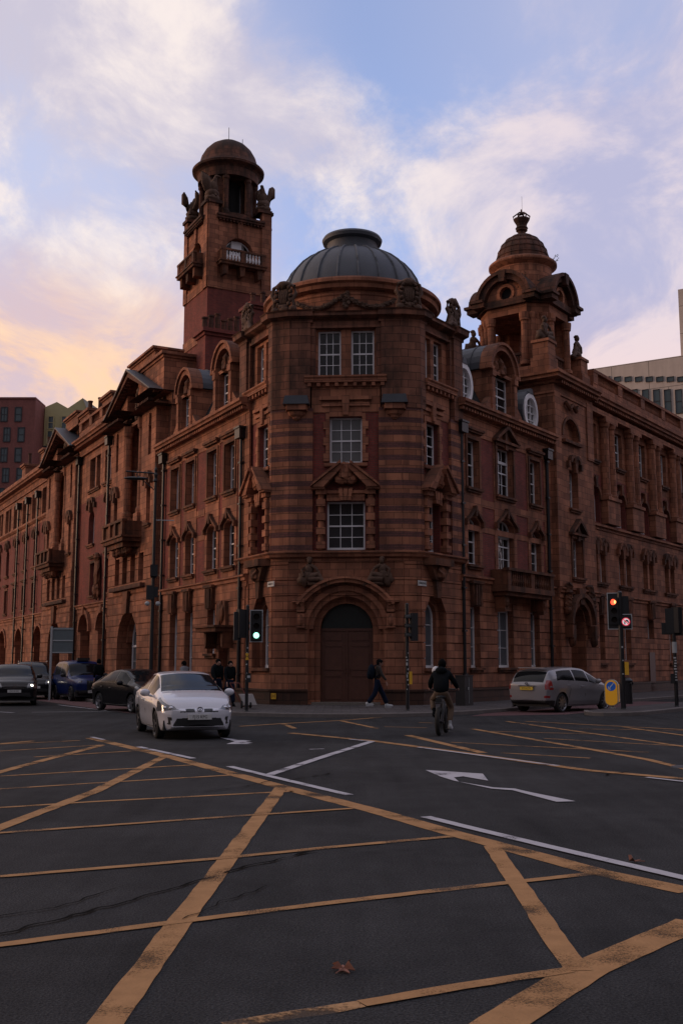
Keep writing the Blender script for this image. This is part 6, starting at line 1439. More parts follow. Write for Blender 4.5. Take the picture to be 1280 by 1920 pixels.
# --- black SUV facing the camera at far left ---
def suv(fr,label,pm,h,txt,logo=True,name='car'):
    k=h/1.68
    sp=dict(L=(-2.2,2.1),W=.905,R=.36,wheels=(-1.3,1.3),bul=(.06,.09),
      top=[(-2.2,1.05*k),(-2.1,1.25*k),(-1.9,1.52*k),(-1.5,1.64*k),(-.5,1.68*k),(.1,1.65*k),(.45,1.5*k),(.95,1.16*k),(1.15,1.08),(1.9,.98),(2.05,.88),(2.1,.8)],
      belt=[(-2.2,1.0),(-1.5,1.08),(0,1.04),(1.1,.98),(2.1,.72)],
      bot=[(-2.2,.42),(-2.0,.3),(1.9,.28),(2.1,.32)],
      w=[(-2.2,.76),(-2.0,.86),(-1.5,.905),(1.2,.9),(1.8,.87),(2.05,.78),(2.1,.74)],
      wr=[(-2.2,.8),(-1.9,.72),(.1,.72),(.8,.78),(1.2,.88),(2.1,.92)],spokes=5,
      mats=dict(windscreen=cglass,side_window=sglass,rear_window=cglass,headlight=lampg,upper_grille=trim,lower_grille=trim,tail_light=tailm,fog_lamp=trim))
    R_=[('windscreen',lambda u,d,z,v: v>.79 and .2<d<1.02),('rear_window',lambda u,d,z,v: v>.8 and -2.1<d<-1.75),
        ('side_window',lambda u,d,z,v:.53<v<.74 and -1.85<d<.8 and tab(c.top,d)-tab(c.belt,d)>.2 and not(-.55<d<-.48) and not(.1<d<.14)),
        ('headlight',lambda u,d,z,v: d>1.78 and .48<u and .70<z<.88 and z>.70+.0*u),
        ('upper_grille',lambda u,d,z,v: d>1.9 and u<.44 and .68<z<.84),
        ('lower_grille',lambda u,d,z,v: d>1.9 and u<.68-(z-.3)*.4 and .33<z<.52),
        ('tail_light',lambda u,d,z,v: d<-2.0 and u>.55 and .8<z<1.05)]
    c=Car(fr,name,label,'cars at the junction',sp); c.pm=pm; c.build(pm,R_,nd=90,nv=44)
    c.plate(True,.58,txt,wp_,off=.025)
    f=Fr(fr.xy(0,2.2),(-fr.u[0],-fr.u[1]),fr.n)
    if logo:
        m=M(f)
        for z in (.70,.765,.83): m.box(-.44+(.83-z)*.5,.44-(.83-z)*.5,-.06,.0,z-.008,z+.008)
        m.obj('grille_bar',chrome,c.root); m=M(f); m.arc(0,.765,.052,.066,0,2*pi,-.02,.02,20)
        for s_ in (-1,1):
            m.prism([(s_*.035,.80),(s_*.045,.80),(s_*.012,.72),(s_*.004,.72)],-.01,.02); m.prism([(0,.765),(s_*.004,.775),(s_*.026,.725),(s_*.018,.722)],-.01,.018)
        m.obj('badge',chrome,c.root)
    for sg in (1,-1):
        m=M(fr); m.ball((sg*.66,2.05,.79),(.06,.06,.055),10,8); m.obj('lit_lamp',lamp_on,c.root)
        m=M(fr); m.tube([(sg*.66,d,tab(c.top,d)+.02) for d in (-1.7,-1.0,-.3,.05)],.018,6); m.obj('roof_rail',chrome,c.root)
    c.mirror(.65,1.13); c.seam([(.9,.4),(.92,.7),(.85,.98)]); c.seam([(-.1,.38),(-.08,.7),(-.05,1.04)]); c.handle(-.35,.92)
    return c
suv(head(WF,-13.6,45.0,.29,-.957),'black SUV with lit headlamps facing the camera, leftmost car',p_black,1.66,'DX10 EKJ')
suv(head(WF,-14.95,52.3,.32,-.947),'black people carrier with lit headlamps close behind the leftmost black SUV',p_black,1.78,'',logo=False)
# --- blue taxi ---
def taxi(fr):
    sp=dict(L=(-2.25,2.2),W=.88,R=.335,wheels=(-1.42,1.46),bul=(.05,.06),ks=.06,crown=.09,
      top=[(-2.25,1.05),(-2.2,1.3),(-2.0,1.66),(-1.5,1.80),(-.5,1.83),(.25,1.80),(.5,1.68),(.9,1.22),(1.05,1.12),(1.9,1.02),(2.12,.92),(2.2,.85)],
      belt=[(-2.25,1.0),(0,1.06),(1.0,1.02),(1.7,.94),(2.2,.8)],
      bot=[(-2.25,.4),(-2.0,.28),(1.9,.26),(2.2,.34)],
      w=[(-2.25,.74),(-2.0,.86),(1.0,.87),(1.7,.8),(2.1,.72),(2.2,.66)],
      wr=[(-2.25,.84),(-1.9,.8),(.3,.8),(.9,.82),(1.2,.7),(2.2,.66)],spokes=9,rim=rimd,cat='taxi',
      mats=dict(windscreen=cglass,side_window=sglass,rear_window=cglass,grille=trim,bumper=trim,tail_light=tailm))
    R_=[('windscreen',lambda u,d,z,v: v>.76 and .46<d<1.0),('rear_window',lambda u,d,z,v: v>.8 and -2.2<d<-1.9),
        ('side_window',lambda u,d,z,v:.54<v<.745 and -1.75<d<.62 and tab(c.top,d)-tab(c.belt,d)>.2 and not(-.62<d<-.54) and not(.2<d<.26)),
        ('grille',lambda u,d,z,v: d>2.0 and u<.28 and .52<z<.92),
        ('bumper',lambda u,d,z,v: z<.50 and abs(d)>1.9),('tail_light',lambda u,d,z,v: d<-2.1 and u>.6 and .8<z<1.0)]
    c=Car(fr,'taxi','dark blue cab with roof sign and upright grille, left of the charcoal hatchback','cars at the junction',sp); c.pm=p_blue; c.build(p_blue,R_,nd=90,nv=44)
    c.plate(True,.44,'BN08 HKD',wp_,off=.05)
    f=Fr(fr.xy(0,2.27),(-fr.u[0],-fr.u[1]),fr.n); m=M(f); m.box(-.3,.3,-.05,.03,.50,.53); m.box(-.3,-.27,-.05,.03,.5,.93); m.box(.27,.3,-.05,.03,.5,.93)
    for k in range(7): m.box(-.24+k*.075,-.225+k*.075,-.05,.02,.53,.92)
    m.obj('grille_frame',trim,c.root); m=M(f); m.box(.05,.30,.0,.05,.58,.67); m.obj('licence_plate',wp_,c.root)
    for sg in (1,-1):
        m=M(fr); m.ball((sg*.55,2.08,.80),(.12,.1,.12),14,9); m.obj('headlight',lampg,c.root,smooth=True); m=M(fr); m.ball((sg*.42,2.18,.56),(.06,.05,.06),10,7); m.obj('fog_lamp',lampg,c.root)
    m=M(fr); m.slab([(-.28,.15),(.28,.15),(.28,.38),(-.28,.38)],1.8,1.93); m.obj('roof_sign',trim,c.root)
    c.mirror(.62,1.13,trim); c.seam([(.92,.4),(.94,.7),(.9,1.02)]); c.seam([(-.1,.36),(-.08,.7),(-.05,1.06)]); c.seam([(-1.0,.4),(-.98,.8),(-1.0,1.06)]); c.handle(.05,.93); c.handle(-.9,.93)
taxi(head(WF,-12.05,50.0,.47,-.8824))
# ======== street furniture ========
polem=mat('black_painted_steel_pole',(.014,.014,.016),.4,0,.2,9); sticker=mat('torn_white_sticker',(.5,.5,.5),.6,0,.3,30); greyp=mat('grey_backing_border',(.42,.44,.45),.5)
green_on=mat('lit_green_lamp',(.1,.8,.5),.4,emit=(.35,1.0,.75),es=2.2); red_on=mat('lit_red_lamp',(.9,.1,.05),.4,emit=(1.0,.07,.03),es=2.5); lensd=mat('unlit_dark_lens',(.02,.018,.016),.25)
red_on2=mat('lit_red_lamp_core',(.9,.3,.1),.4,emit=(1.0,.30,.10),es=3)
PZ=.12
def pole(root,fr,h,r=.057,stick=(),mt=polem,seed=1):
    m=M(fr); m.tube([(0,0,PZ),(0,0,h)],r,14); m.ball((0,0,h),(r,r,r*.7),12,6); m.lathe(0,0,[(r+.02,PZ),(r+.012,PZ+.03),(r,PZ+.04)],14); p=m.obj('pole',mt,root); rnd=random.Random(seed)
    WL[p.name]=WL[root.name]
    for (z,s_) in stick:
        a=rnd.uniform(-.7,.3)-.2; m=M(fr); R=r+.003; n=5; w=rnd.uniform(.5,1.0)
        vs=[(R*sin(a+w*i/n),-R*cos(a+w*i/n) if 0 else R*cos(a+w*i/n),z+j*s_+rnd.uniform(-.008,.008)) for i in range(n+1) for j in (0,1)]
        m.add(vs,[(2*i,2*i+2,2*i+3,2*i+1) for i in range(n)]); m.obj('sticker',sticker,p)
    return p
def sigbody(root,fr,u,z,lit=None,board=False,sx=1.0):
    """three lamp signal head facing +d, centre at u, bottom z, about 0.95 tall"""
    m=M(fr); m.box(u-.15,u+.15,-.12,.1,z,z+.93); b=m.obj('signal_box',trim,root); WL[b.name]=WL[root.name]
    for k,(c,nm) in enumerate((('green','lens'),('amber','lens'),('red','lens'))):
        zc=z+.16+k*.305
        m=M(fr); m.add([(u+.095*cos(i*pi/9),.115,zc+.095*sin(i*pi/9)) for i in range(18)],[range(18)])
        m.obj('lens',(green_on if c=='green' else red_on) if lit==c else lensd,b)
        m=M(fr); m.arc(u,zc,.105,.115,rad(-10),rad(190),.1,.3,14); m.obj('lamp_hood',trim,b)
    if board:
        m=M(fr); m.box(u-.21,u+.21,-.02,.02,z-.06,z+1.0); m.obj('backing_board',trim,root); m=M(fr)
        for a in ((u-.215,u-.185,z-.06,z+1.0),(u+.185,u+.215,z-.06,z+1.0),(u-.185,u+.185,z+.97,z+1.0),(u-.185,u+.185,z-.06,z-.03)): m.box(a[0],a[1],.02,.026,a[2],a[3])
        m.obj('white_border',greyp,root)
    return b
def toward(x,y,tx=0,ty=0):
    return head(WF,x,y,tx-x,ty-y)
# left signal
x,y=-3.09,35.3; T1=thing('traffic_light',(x,y,PZ),'black pole with green signal lit in white bordered board, left of the station door','traffic light','traffic lights')
f=toward(x,y); # facing camera; u points to camera's left
pole(T1,f,3.55,stick=[(2.15,.05),(2.0,.03),(1.62,.04),(1.3,.06),(1.15,.03)],seed=3)
sigbody(T1,f,-.29,2.42,'green',True)
m=M(f); m.box(-.29,0,-.1,-.02,2.75,2.82); m.box(-.29,0,-.1,-.02,2.95,3.02); m.obj('bracket',trim,T1)
g=f.sub(.33,-.1,rad(-95)); sigbody(T1,g,0,2.42); g=f.sub(.30,.02,rad(150)); sigbody(T1,g,0.12,2.5)
m=M(f); m.box(-.05,.05,.06,.075,1.78,2.0); p=m.obj('yellow_sign',yel,T1); WL[p.name]=WL[T1.name]; text('lettering','H',.16,f,0,.076,1.89,black,p,depth=.001,flip=-1)
m=M(f); m.box(-.13,.02,.0,.15,1.05,1.35); m.obj('push_button_box',trim,T1); m=M(f); m.box(-.11,-.01,.15,.155,1.2,1.28); m.obj('button_panel',greyp,T1)
# middle signal seen edge on
x,y=2.2,36.1; T2=thing('traffic_light',(x,y,PZ),'black signal pole covered in stickers right of the station door','traffic light','traffic lights')
f=toward(x,y); pole(T2,f,3.65,.062,stick=[(1.6,.1),(1.75,.06),(1.45,.05),(1.32,.05),(1.2,.1),(1.1,.05),(.95,.04),(2.0,.03),(.8,.03),(1.86,.03)],seed=5)
g=f.sub(-.22,-.05,rad(75)); sigbody(T2,g,0,2.42)
m=M(f); m.box(-.22,-.04,-.05,.05,2.6,2.68); m.obj('bracket',trim,T2)
m=M(f); m.box(-.16,-.06,-.1,.06,.98,1.4); m.obj('push_button_box',yel,T2)
# right signal, red with no right turn box
x,y=9.62,37.0; T3=thing('traffic_light',(x,y,PZ),'black signal pole showing red with lit no right turn sign','traffic light','traffic lights')
f=toward(x,y); pole(T3,f,4.1,.085,stick=[(2.2,.06),(1.75,.04),(1.3,.03)],seed=7)
b=sigbody(T3,f,.2,3.0); 
zr=3.0+.16+.61
for k,(du,mt_,r) in enumerate(((.03,red_on,.08),(-.02,red_on2,.055))):
    m=M(f); m.ball((.2+.0+du,.13,zr),(r,.03,r*1.25),14,8); m.obj('lit_red_lens',mt_,b)
m=M(f); m.slab([(-.37,-.03),(.42,-.03),(.42,.03),(-.37,.03)],2.84,3.0) ; m.box(.0,.42,-.03,.03,2.99,4.08); m.box(-.37,.01,-.028,.03,2.99,3.33); m.obj('backing_board',trim,T3)
m=M(f)
for a in ((.40,.43,2.83,4.1),(-.03,.0,3.33,4.1),(0,.4,4.07,4.1),(-.39,.4,2.83,2.86),(-.39,-.36,2.86,3.36),(-.36,-.0,3.33,3.36)): m.box(a[0],a[1],.031,.037,a[2],a[3])
m.obj('white_border',greyp,T3)
m=M(f); m.box(-.33,-.03,-.1,.1,2.9,3.28); nb=m.obj('sign_box',trim,T3); WL[nb.name]=WL[T3.name]
cx,cz=-.18,3.09
wl=mat('lit_white_sign_face',(.8,.8,.8),.4,emit=(1,.92,.95),es=.4); rl_=mat('lit_red_sign_ring',(.8,.05,.08),.4,emit=(1,.06,.12),es=.45)
m=M(f); m.add([(cx+.13*cos(i*pi/12),.104,cz+.13*sin(i*pi/12)) for i in range(24)],[range(24)]); m.obj('sign_face',wl,nb)
m=M(f); m.arc(cx,cz,.115,.14,0,2*pi,.104,.112,28); m.obj('red_ring',rl_,nb)
m=M(f); m.arc(cx-.03,cz-.05,.05,.085,rad(90),rad(180),.106,.11,8); m.box(cx-.085-.0+.14-.03,cx-.05+.14-.03,.106,.11,cz-.1,cz-.04) if 0 else None
m.prism([(cx+.055,cz-.09),(cx+.02,cz-.09),(cx+.02,cz-.02),(cx+.055,cz-.02)],.106,.11); m.arc(cx-.02,cz-.02,.04,.075,0,pi/2,.106,.11,8); m.prism([(cx-.02,cz+.075),(cx-.02,cz+.0),(cx-.09,cz+.04)],.106,.11); m.obj('turn_arrow',black,nb)
m=M(f); q=.085; m.prism([(cx+q,cz+q+.02),(cx+q+.02,cz+q),(cx-q,cz-q-.02),(cx-q-.02,cz-q)],.111,.114); m.obj('red_bar',rl_,nb)
g=f.sub(-.12,-.22,rad(165)); sigbody(T3,g,0,3.05)
m=M(f); m.box(-.22,-.085,-.08,.08,1.28,1.72); m.obj('push_button_box',yel,T3)
# far right signal seen from behind
x,y=12.15,39.3; T4=thing('traffic_light',(x,y,PZ),'black signal pole with grey band seen from behind at right edge','traffic light','traffic lights')
f=toward(x,y); p=pole(T4,f,3.6,.07,seed=2); WL[p.name]=WL[T4.name]
m=M(f); m.tube([(0,0,2.05),(0,0,2.45)],.09,14); m.obj('grey_band',greyp,T4); m=M(f)
for k in range(9): m.box(-.06+.01*(k%3),.05-.012*(k%4),.07,.076,1.05+k*.1,1.1+k*.1)
m.obj('sticker',sticker,T4)
g=f.sub(.12,-.05,rad(185)); sigbody(T4,g,0,2.75,board=False); g=f.sub(-.15,-.02,rad(120)); sigbody(T4,g,0,2.78); m=M(f); m.box(-.32,.05,-.06,.0,2.68,3.72); m.box(.0,.42,-.06,-.0,2.72,3.15); m.obj('backing_board',trim,T4)
m=M(f); m.box(.02,.18,.0,.14,.95,1.3); m.obj('push_button_box',trim,T4)
# keep left bollard
x,y=9.42,37.75; K_=thing('bollard',(x,y,PZ),'yellow illuminated traffic bollard with round blue keep left arrow','bollard')
f=toward(x,y); f=f.sub(0,0,rad(8)); ye=mat('yellow_bollard_shell',(.85,.40,.02),.4,0,.05,3,emit=(1,.45,.03),es=.12); shellm=mat('grey_bollard_edge',(.4,.4,.38),.5)
def stad(w,z0,z1,n=10):
    pts=[]
    for i in range(n+1): a=pi*i/n; pts.append((w*cos(a),z1-w+w*sin(a)))
    for i in range(n+1): a=pi+pi*i/n; pts.append((w*cos(a),z0+w*.8+w*.8*sin(a)))
    return pts
m=M(f); m.prism(stad(.24,.2,1.12),-.14,.11); m.obj('bollard_body',shellm,K_); m=M(f); m.prism(stad(.205,.23,1.09),.10,.135); m.obj('yellow_face',ye,K_); m=M(f); m.box(-.243,-.2,-.13,.09,.35,.95); m.obj('yellow_side',ye,K_)
blu=mat('blue_sign_disc',(.01,.07,.35),.4,0,.05,emit=(.02,.12,.5),es=.15)
m=M(f); m.add([(.16*cos(i*pi/12),.14,.88+.16*sin(i*pi/12)) for i in range(24)]+[(.16*cos(i*pi/12),.13,.88+.16*sin(i*pi/12)) for i in range(24)],[range(24)]+[(i,(i+1)%24,24+(i+1)%24,24+i) for i in range(24)]); dsc=m.obj('blue_disc',blu,K_)
m=M(f); m.prism([(-.1,.99),(-.08,1.0),(.06,.85),(.03,.82)],.141,.145); m.prism([(.10,.77),(.10,.89),(-.0,.77)],.141,.145); WL[dsc.name]=WL[K_.name]; m.obj('white_arrow',white,dsc)
m=M(f); m.lathe(0,0,[(.12,.12),(.12,.15),(.05,.2)],12); m.obj('base',shellm,K_)
# bins / black cabinets
for nm,x,y,w,h,lab in (('street_cabinet',4.58,40.4,.62,1.2,'black street cabinet against the plinth right of the cyclist'),('litter_bin',11.1,42.0,.36,1.0,'black litter bin on the pavement behind the right red signal')):
    t=thing(nm,(x,y,PZ),lab,'cabinet' if 'cab' in nm else 'bin'); f=head(WF,x,y,nRv[0],nRv[1]); m=M(f)
    if 'cab' in nm: m.box(-w/2,w/2,-.2,.2,PZ,h); m.obj('cabinet_body',iron,t); m=M(f); m.box(-w/2-.02,w/2+.02,-.22,.22,h,h+.04); m.obj('lid',iron,t); m=M(f); m.box(-.005,.005,.2,.206,.2,h-.05); m.box(.06,.09,.2,.23,.7,.8); m.obj('door_handle',greyp,t)
    else: m.lathe(0,0,[(w/2,PZ),(w/2,.95),(w/2+.03,.97),(w/2+.03,1.02),(w/2-.08,1.12)],18); m.obj('bin_body',iron,t); m=M(f); m.arc(0,.9,.1,.13,0,2*pi,.14,.2,14,e=.6); m.obj('opening',trim,t)
# lamp post with bracket lamp
x,y=-7.27,41.2; LP=thing('street_lamp',(x,y,PZ),'tall black lamp post with finial and bracket lantern reaching left over the street','street lamp')
f=toward(x,y); m=M(f); m.tube([(0,0,PZ),(0,0,1.1),(0,0,1.15),(0,0,9.0)],[.11,.11,.075,.055],12); m.lathe(0,0,[(.06,8.7),(.1,8.75),(.06,8.85),(.09,9.0),(.05,9.08),(.07,9.2),(.02,9.3),(.01,9.5)],10); m.obj('lamp_post',iron,LP)
m=M(f); m.tube([(0,0,9.05),(1.15,0,9.1)],.03,8); m.tube([(0,0,8.35),(.3,0,8.6),(.75,0,8.98)],.02,6); m.obj('bracket_arm',iron,LP)
m=M(f); m.tube([(.72,0,9.08),(.72,0,8.92)],.03,6); m.ball((.75,0,8.83),(.48,.14,.07),14,8); m.obj('lantern_head',iron,LP,smooth=True)
m=M(f); m.box(-.17,.12,-.1,.2,5.0,5.45); m.box(-.13,.1,-.1,.1,4.95,5.0); m.obj('junction_box',iron,LP); m=M(f); m.box(-.05,.25,-.05,.15,4.1,4.65); m.box(-.2,.0,-.05,.1,4.2,4.6); m.obj('signal_box',trim,LP)
m=M(f); m.ball((.2,.1,3.95),(.1,.1,.09),8,6); m.ball((-.2,.1,3.95),(.1,.1,.09),8,6); m.obj('camera_dome',greyp,LP)
m=M(f); m.tube([(0,0,7.2),(-.75,0,7.2)],.02,6); m.obj('wall_bracket',greyp,LP)
# back of a direction sign far left
x,y=-12.35,46.0; SG=thing('road_sign',(x,y,PZ),'blank grey back of a rectangular road sign on a post, left of the cab','road sign')
f=head(WF,x,y,.1,-1); m=M(f); m.tube([(.05,0,PZ),(.05,0,3.25)],.05,10); m.obj('pole',greyp,SG); sgm=mat('grey_sign_back',(.13,.16,.17),.5,0,.12,2)
m=M(f); m.box(-.85,.1,-.05,-.03,2.1,3.2); m.obj('panel',sgm,SG); m=M(f); m.box(-.85,.1,-.03,0,2.62,2.67); m.box(-.85,.1,-.03,.0,3.12,3.16); m.box(-.85,.1,-.03,0,2.12,2.16); m.obj('stiffener',greyp,SG)
# sack trolley by the left signal
x,y=-3.35,37.4; TR=thing('sack_trolley',(x,y,PZ),'tilted sack trolley with a white box leaning behind the left signal pole','trolley')
f=head(WF,x,y,.2,-1); redm=mat('dull_red_tube',(.2,.05,.04),.5)
m=M(f); 
for u in (-.16,.16): m.tube([(u+.35,0,1.0),(u-.1,0,.2)],.018,6)
m.tube([(-.16+.35,0,1.0),(.16+.35,0,1.0)],.018,6); m.tube([(-.26,0,.2),(.1,0,.2)],.02,6); m.obj('frame',redm,TR)
m=M(f); m.prism([(.18,.62),(-.28,.62),(-.42,.26),(.02,.26)],-.2,.15); m.obj('white_box',mat('white_plastic_box',(.5,.47,.46),.6),TR)
for u in (-.2,.1): m=M(f.sub(u,.05,pi/2)); m.arc(0,.27,.06,.13,0,2*pi,-.03,.03,14); m.obj('wheel',rubber,TR)
# ======== people ========
def cloth(n,c,v=.3): return mat(n,c,.95,0,v,8,.3,spec=.08)
skin=mat('skin',(.36,.20,.15),.55); jk=cloth('black_jacket_cloth',(.008,.010,.012)); navy=cloth('dark_navy_trousers',(.010,.015,.032)); khaki=mat('khaki_trousers',(.13,.085,.055),.85,0,.25,8,.4); brownj=mat('dark_brown_jacket',(.035,.028,.022),.85,0,.3,8,.4); wshoe=mat('white_trainers',(.48,.49,.5),.6); hairm=cloth('dark_hair',(.006,.005,.005)); capm=cloth('black_cap',(.008,.008,.009)); bagm=cloth('navy_backpack_cloth',(.010,.015,.024)); greyj=mat('pale_grey_top',(.22,.22,.24),.8)
def skin_mesh(name,fr,joints,edges,mt,parent,sub=2,root=0):
    me=bpy.data.meshes.new(name); w=WL[parent.name] if parent else (0,0,0)
    me.from_pydata([tuple(a-b for a,b in zip(fr.p(*j[:3]),w)) for j in joints],edges,[]); me.materials.append(mt)
    o=bpy.data.objects.new(name,me); C.objects.link(o); sk=o.modifiers.new('skin','SKIN'); sk.use_smooth_shade=True; o.modifiers.new('sub','SUBSURF').levels=sub; o.modifiers['sub'].render_levels=sub
    for i,j in enumerate(joints):
        r=j[3]; r2=j[4] if len(j)>4 else r; me.skin_vertices[0].data[i].radius=(r,r2)
    me.skin_vertices[0].data[root].use_root=True
    dg=bpy.context.evaluated_depsgraph_get(); m2=bpy.data.meshes.new_from_object(o.evaluated_get(dg)); m2.name=name; o.modifiers.clear(); o.data=m2
    for p in m2.polygons: p.use_smooth=True
    if parent: o.parent=parent
    return o
def headmesh(fr,u,d,z,r,root,yaw=0,hat=None,hairmt=hairm,beard=False):
    f=fr.sub(u,d,yaw); m=M(f); n=16
    m.ball((0,-.005,z),(r*.78,r*.95,r*1.12),16,12); m.ball((0,r*.28,z-r*.55),(r*.5,r*.55,r*.5),12,8) # skull and jaw
    m.tube([(0,r*.85,z+r*.05),(0,r*1.18,z-r*.22),(0,r*.95,z-r*.3)],[r*.1,r*.16,r*.1],6); m.ball((0,r*.92,z-r*.52),(r*.24,r*.1,r*.07),8,5)
    for s_ in (-1,1): m.ball((s_*r*.78,-.01,z-r*.08),(r*.1,r*.2,r*.26),8,6); m.ball((s_*r*.3,r*.85,z+r*.08),(r*.14,r*.1,r*.09),8,5)
    h=m.obj('head',skin,root,smooth=True,ang=80); WL[h.name]=WL[root.name]
    m=M(f); m.ball((0,-r*.14,z+r*.18),(r*.88,r*1.0,r*1.08),16,12)
    if hat=='cap': m.ball((0,-.01,z+r*.5),(r*.9,r*1.05,r*.72),16,9); m.slab([(-r*.6,r*.6),(r*.6,r*.6),(r*.45,r*1.75),(-r*.45,r*1.75)],z+r*.38,z+r*.45)
    m.obj('cap' if hat=='cap' else 'hair',capm if hat else hairmt,root,smooth=True,ang=80)
def person_walk(x,y,hx,hy,label,jac,trs,stride=.38,scale=1.0,cap=None,bag=False,shoes=wshoe,arm=.15,lean=.03,z0=PZ):
    R_=thing('person',(x,y,z0),label,'person'); fr=head(WF,x,y,hx,hy,z0); k=scale; s=stride
    hip=.92*k
    # legs and pelvis
    J=[(0,0,hip,.15,.12),(-.09*k,.02,hip-.06,.105),(.09*k,-.02,hip-.06,.105),(-.1*k,s*.55,.5*k,.095),(-.1*k,s,.12*k,.088),(.1*k,-s*.28,.5*k,.095),(.1*k,-s,.16*k,.085),(0,lean*.3,hip+.12,.15,.12)]
    skin_mesh('trousers',fr,J,[(0,1),(0,2),(1,3),(3,4),(2,5),(5,6),(0,7)],trs,R_)
    A=arm; J=[(0,lean*.5,hip+.1,.165,.125),(0,lean,hip+.3,.165,.12),(0,lean*1.4,hip+.48,.17,.11),(0,lean*1.8,hip+.6,.055),(-.17*k,lean*1.4,hip+.50,.075),(.17*k,lean*1.4,hip+.50,.075),(-.22*k,-A*.5,hip+.24,.058),(-.21*k,-A*.1,hip+.02,.045),(.22*k,A*.9,hip+.25,.058),(.2*k,A*1.9,hip+.06,.045)]
    skin_mesh('jacket',fr,J,[(0,1),(1,2),(2,3),(2,4),(2,5),(4,6),(6,7),(5,8),(8,9)],jac,R_)
    headmesh(fr,0,lean*2+.03,1.62*k,.115*k,R_,hat='cap' if cap else None)
    m=M(fr); m.tube([(0,lean*1.8,hip+.56),(0,lean*2,1.56*k)],.05,8); m.obj('neck',skin,R_)
    for s_,a,b in ((-1,s,.0),(1,-s,.05)):
        m=M(fr); m.ball((s_*.1*k,a+.07,.055+b),(.048,.15,.05),12,8); m.ball((s_*.1*k,a-.02,.08+b),(.05,.07,.07),10,7); m.box(s_*.1*k-.045,s_*.1*k+.045,a-.07,a+.19,b,.02+b); m.obj('shoe',shoes,R_,smooth=True,ang=40)
    for s_,a,hz in ((-1,-A*.1,hip-.02),(1,A*1.9,hip+.02)):
        px=s_*.205*k; J=[(px,a,hz,.03,.02),(px,a+.02,hz-.07,.036,.018),(px,a+.02,hz-.1,.028,.016)]; E=[(0,1),(1,2)]
        for q in range(4): u=px+(-.026+.017*q)*1; i=len(J); J+= [(u,a+.025,hz-.125,.0095),(u,a+.035,hz-.155,.009),(u,a+.03,hz-.178+.006*abs(q-1.5),.008)]; E+=[(2,i),(i,i+1),(i+1,i+2)]
        i=len(J); J+= [(px-s_*.0,a+.055,hz-.075,.011),(px,a+.065,hz-.11,.0095)]; E+=[(1,i),(i,i+1)]
        skin_mesh('hand',fr,J,E,skin,R_,sub=1)
    if bag:
        m=M(fr); m.ball((0,-.24+lean,hip+.36),(.17,.14,.27),14,10); m.ball((0,-.33+lean,hip+.26),(.12,.08,.16),12,8); 
        for s_ in (-1,1): m.tube([(s_*.12,-.14,hip+.56),(s_*.12,.02,hip+.62),(s_*.13,.12,hip+.5),(s_*.15,.05,hip+.26),(s_*.14,-.12,hip+.16)],.018,6)
        m.obj('backpack',bagm,R_,smooth=True,ang=80)
    return R_
person_walk(1.28,38.6,1,.12,'person in black cap and navy backpack striding right past the wooden door',brownj,navy,stride=.36,scale=.97,cap=True,bag=True)
person_walk(-4.62,40.2,.5,-.85,'person in dark coat beneath the door canopy, left of a companion',jk,navy,stride=.12,scale=.98,shoes=jk,bag=True)
person_walk(-4.1,39.6,.4,-.9,'person in dark coat standing nearest the left signal pole',jk,navy,stride=.15,scale=.94,shoes=jk)
person_walk(-5.9,40.8,-.8,.5,'dark haired person in pale grey top, head visible over the white car',greyj,navy,stride=.2,scale=.94)
person_walk(-10.75,47.9,-.5,.85,'person in dark coat walking away between the blue cab and charcoal car',jk,navy,stride=.2,scale=1.0)
# cyclist on fat tyred bicycle, seen from behind
bx,by=2.39,25.76; hx,hy=.235,.972
BK=thing('bicycle',(bx,by,0),'black fat tyred bicycle ridden away from the camera','bicycle'); fr=head(WF,bx,by,hx,hy); tyre=rubber
fk=mat('muddy_tyre',(.022,.020,.017),.85,0,.4,20,.5)
for d,nm in ((-.56,'wheel'),(.58,'wheel')):
    m=M(fr); v=[];fs=[]; n=40;k=8; Rr=.33; rt=.055
    for i in range(n):
        a=2*pi*i/n
        for j in range(k): b=2*pi*j/k; r=Rr-rt+rt*cos(b); v.append((rt*sin(b),d+r*cos(a),Rr+r*sin(a)))
    for i in range(n):
        for j in range(k): fs.append((i*k+j,((i+1)%n)*k+j,((i+1)%n)*k+(j+1)%k,i*k+(j+1)%k))
    m.add(v,fs); wh=m.obj('wheel',fk,BK,smooth=True,ang=80); WL[wh.name]=WL[BK.name]
    m=M(fr)
    for i in range(16): a=2*pi*i/16; m.tube([(0,d,Rr),(0,d+(Rr-.09)*cos(a),Rr+(Rr-.09)*sin(a))],.004,4)
    m.ball((0,d,Rr),(.06,.05,.05),8,6); m.obj('spokes',trim,wh)
m=M(fr); m.tube([(0,-.1,.3),(0,-.18,.85)],.022,8); m.tube([(0,-.1,.3),(0,.38,.78)],.035,8); m.tube([(0,-.16,.72),(0,.38,.84)],.02,8); m.tube([(0,.36,.98),(0,.42,.72)],.024,8)
for s_ in (-1,1): m.tube([(s_*.06,-.56,.33),(s_*.03,-.1,.3)],.012,6); m.tube([(s_*.06,-.56,.33),(0,-.16,.72)],.011,6); m.tube([(s_*.07,.58,.33),(s_*.05,.42,.72)],.018,6)
m.obj('frame',trim,BK)
m=M(fr); m.tube([(-.33,.28,1.04),(-.12,.38,1.06),(.12,.38,1.06),(.33,.28,1.04)],.016,8); m.tube([(0,.36,.98),(0,.37,1.06)],.02,6); m.obj('handlebar',trim,BK)
m=M(fr); m.ball((0,-.22,.88),(.12,.15,.045),12,7); m.obj('saddle',trim,BK,smooth=True); m=M(fr); m.box(-.08,.08,-.72,-.3,.74,.76); m.box(-.07,.07,-.55,-.35,.76,.86); m.obj('rack',trim,BK)
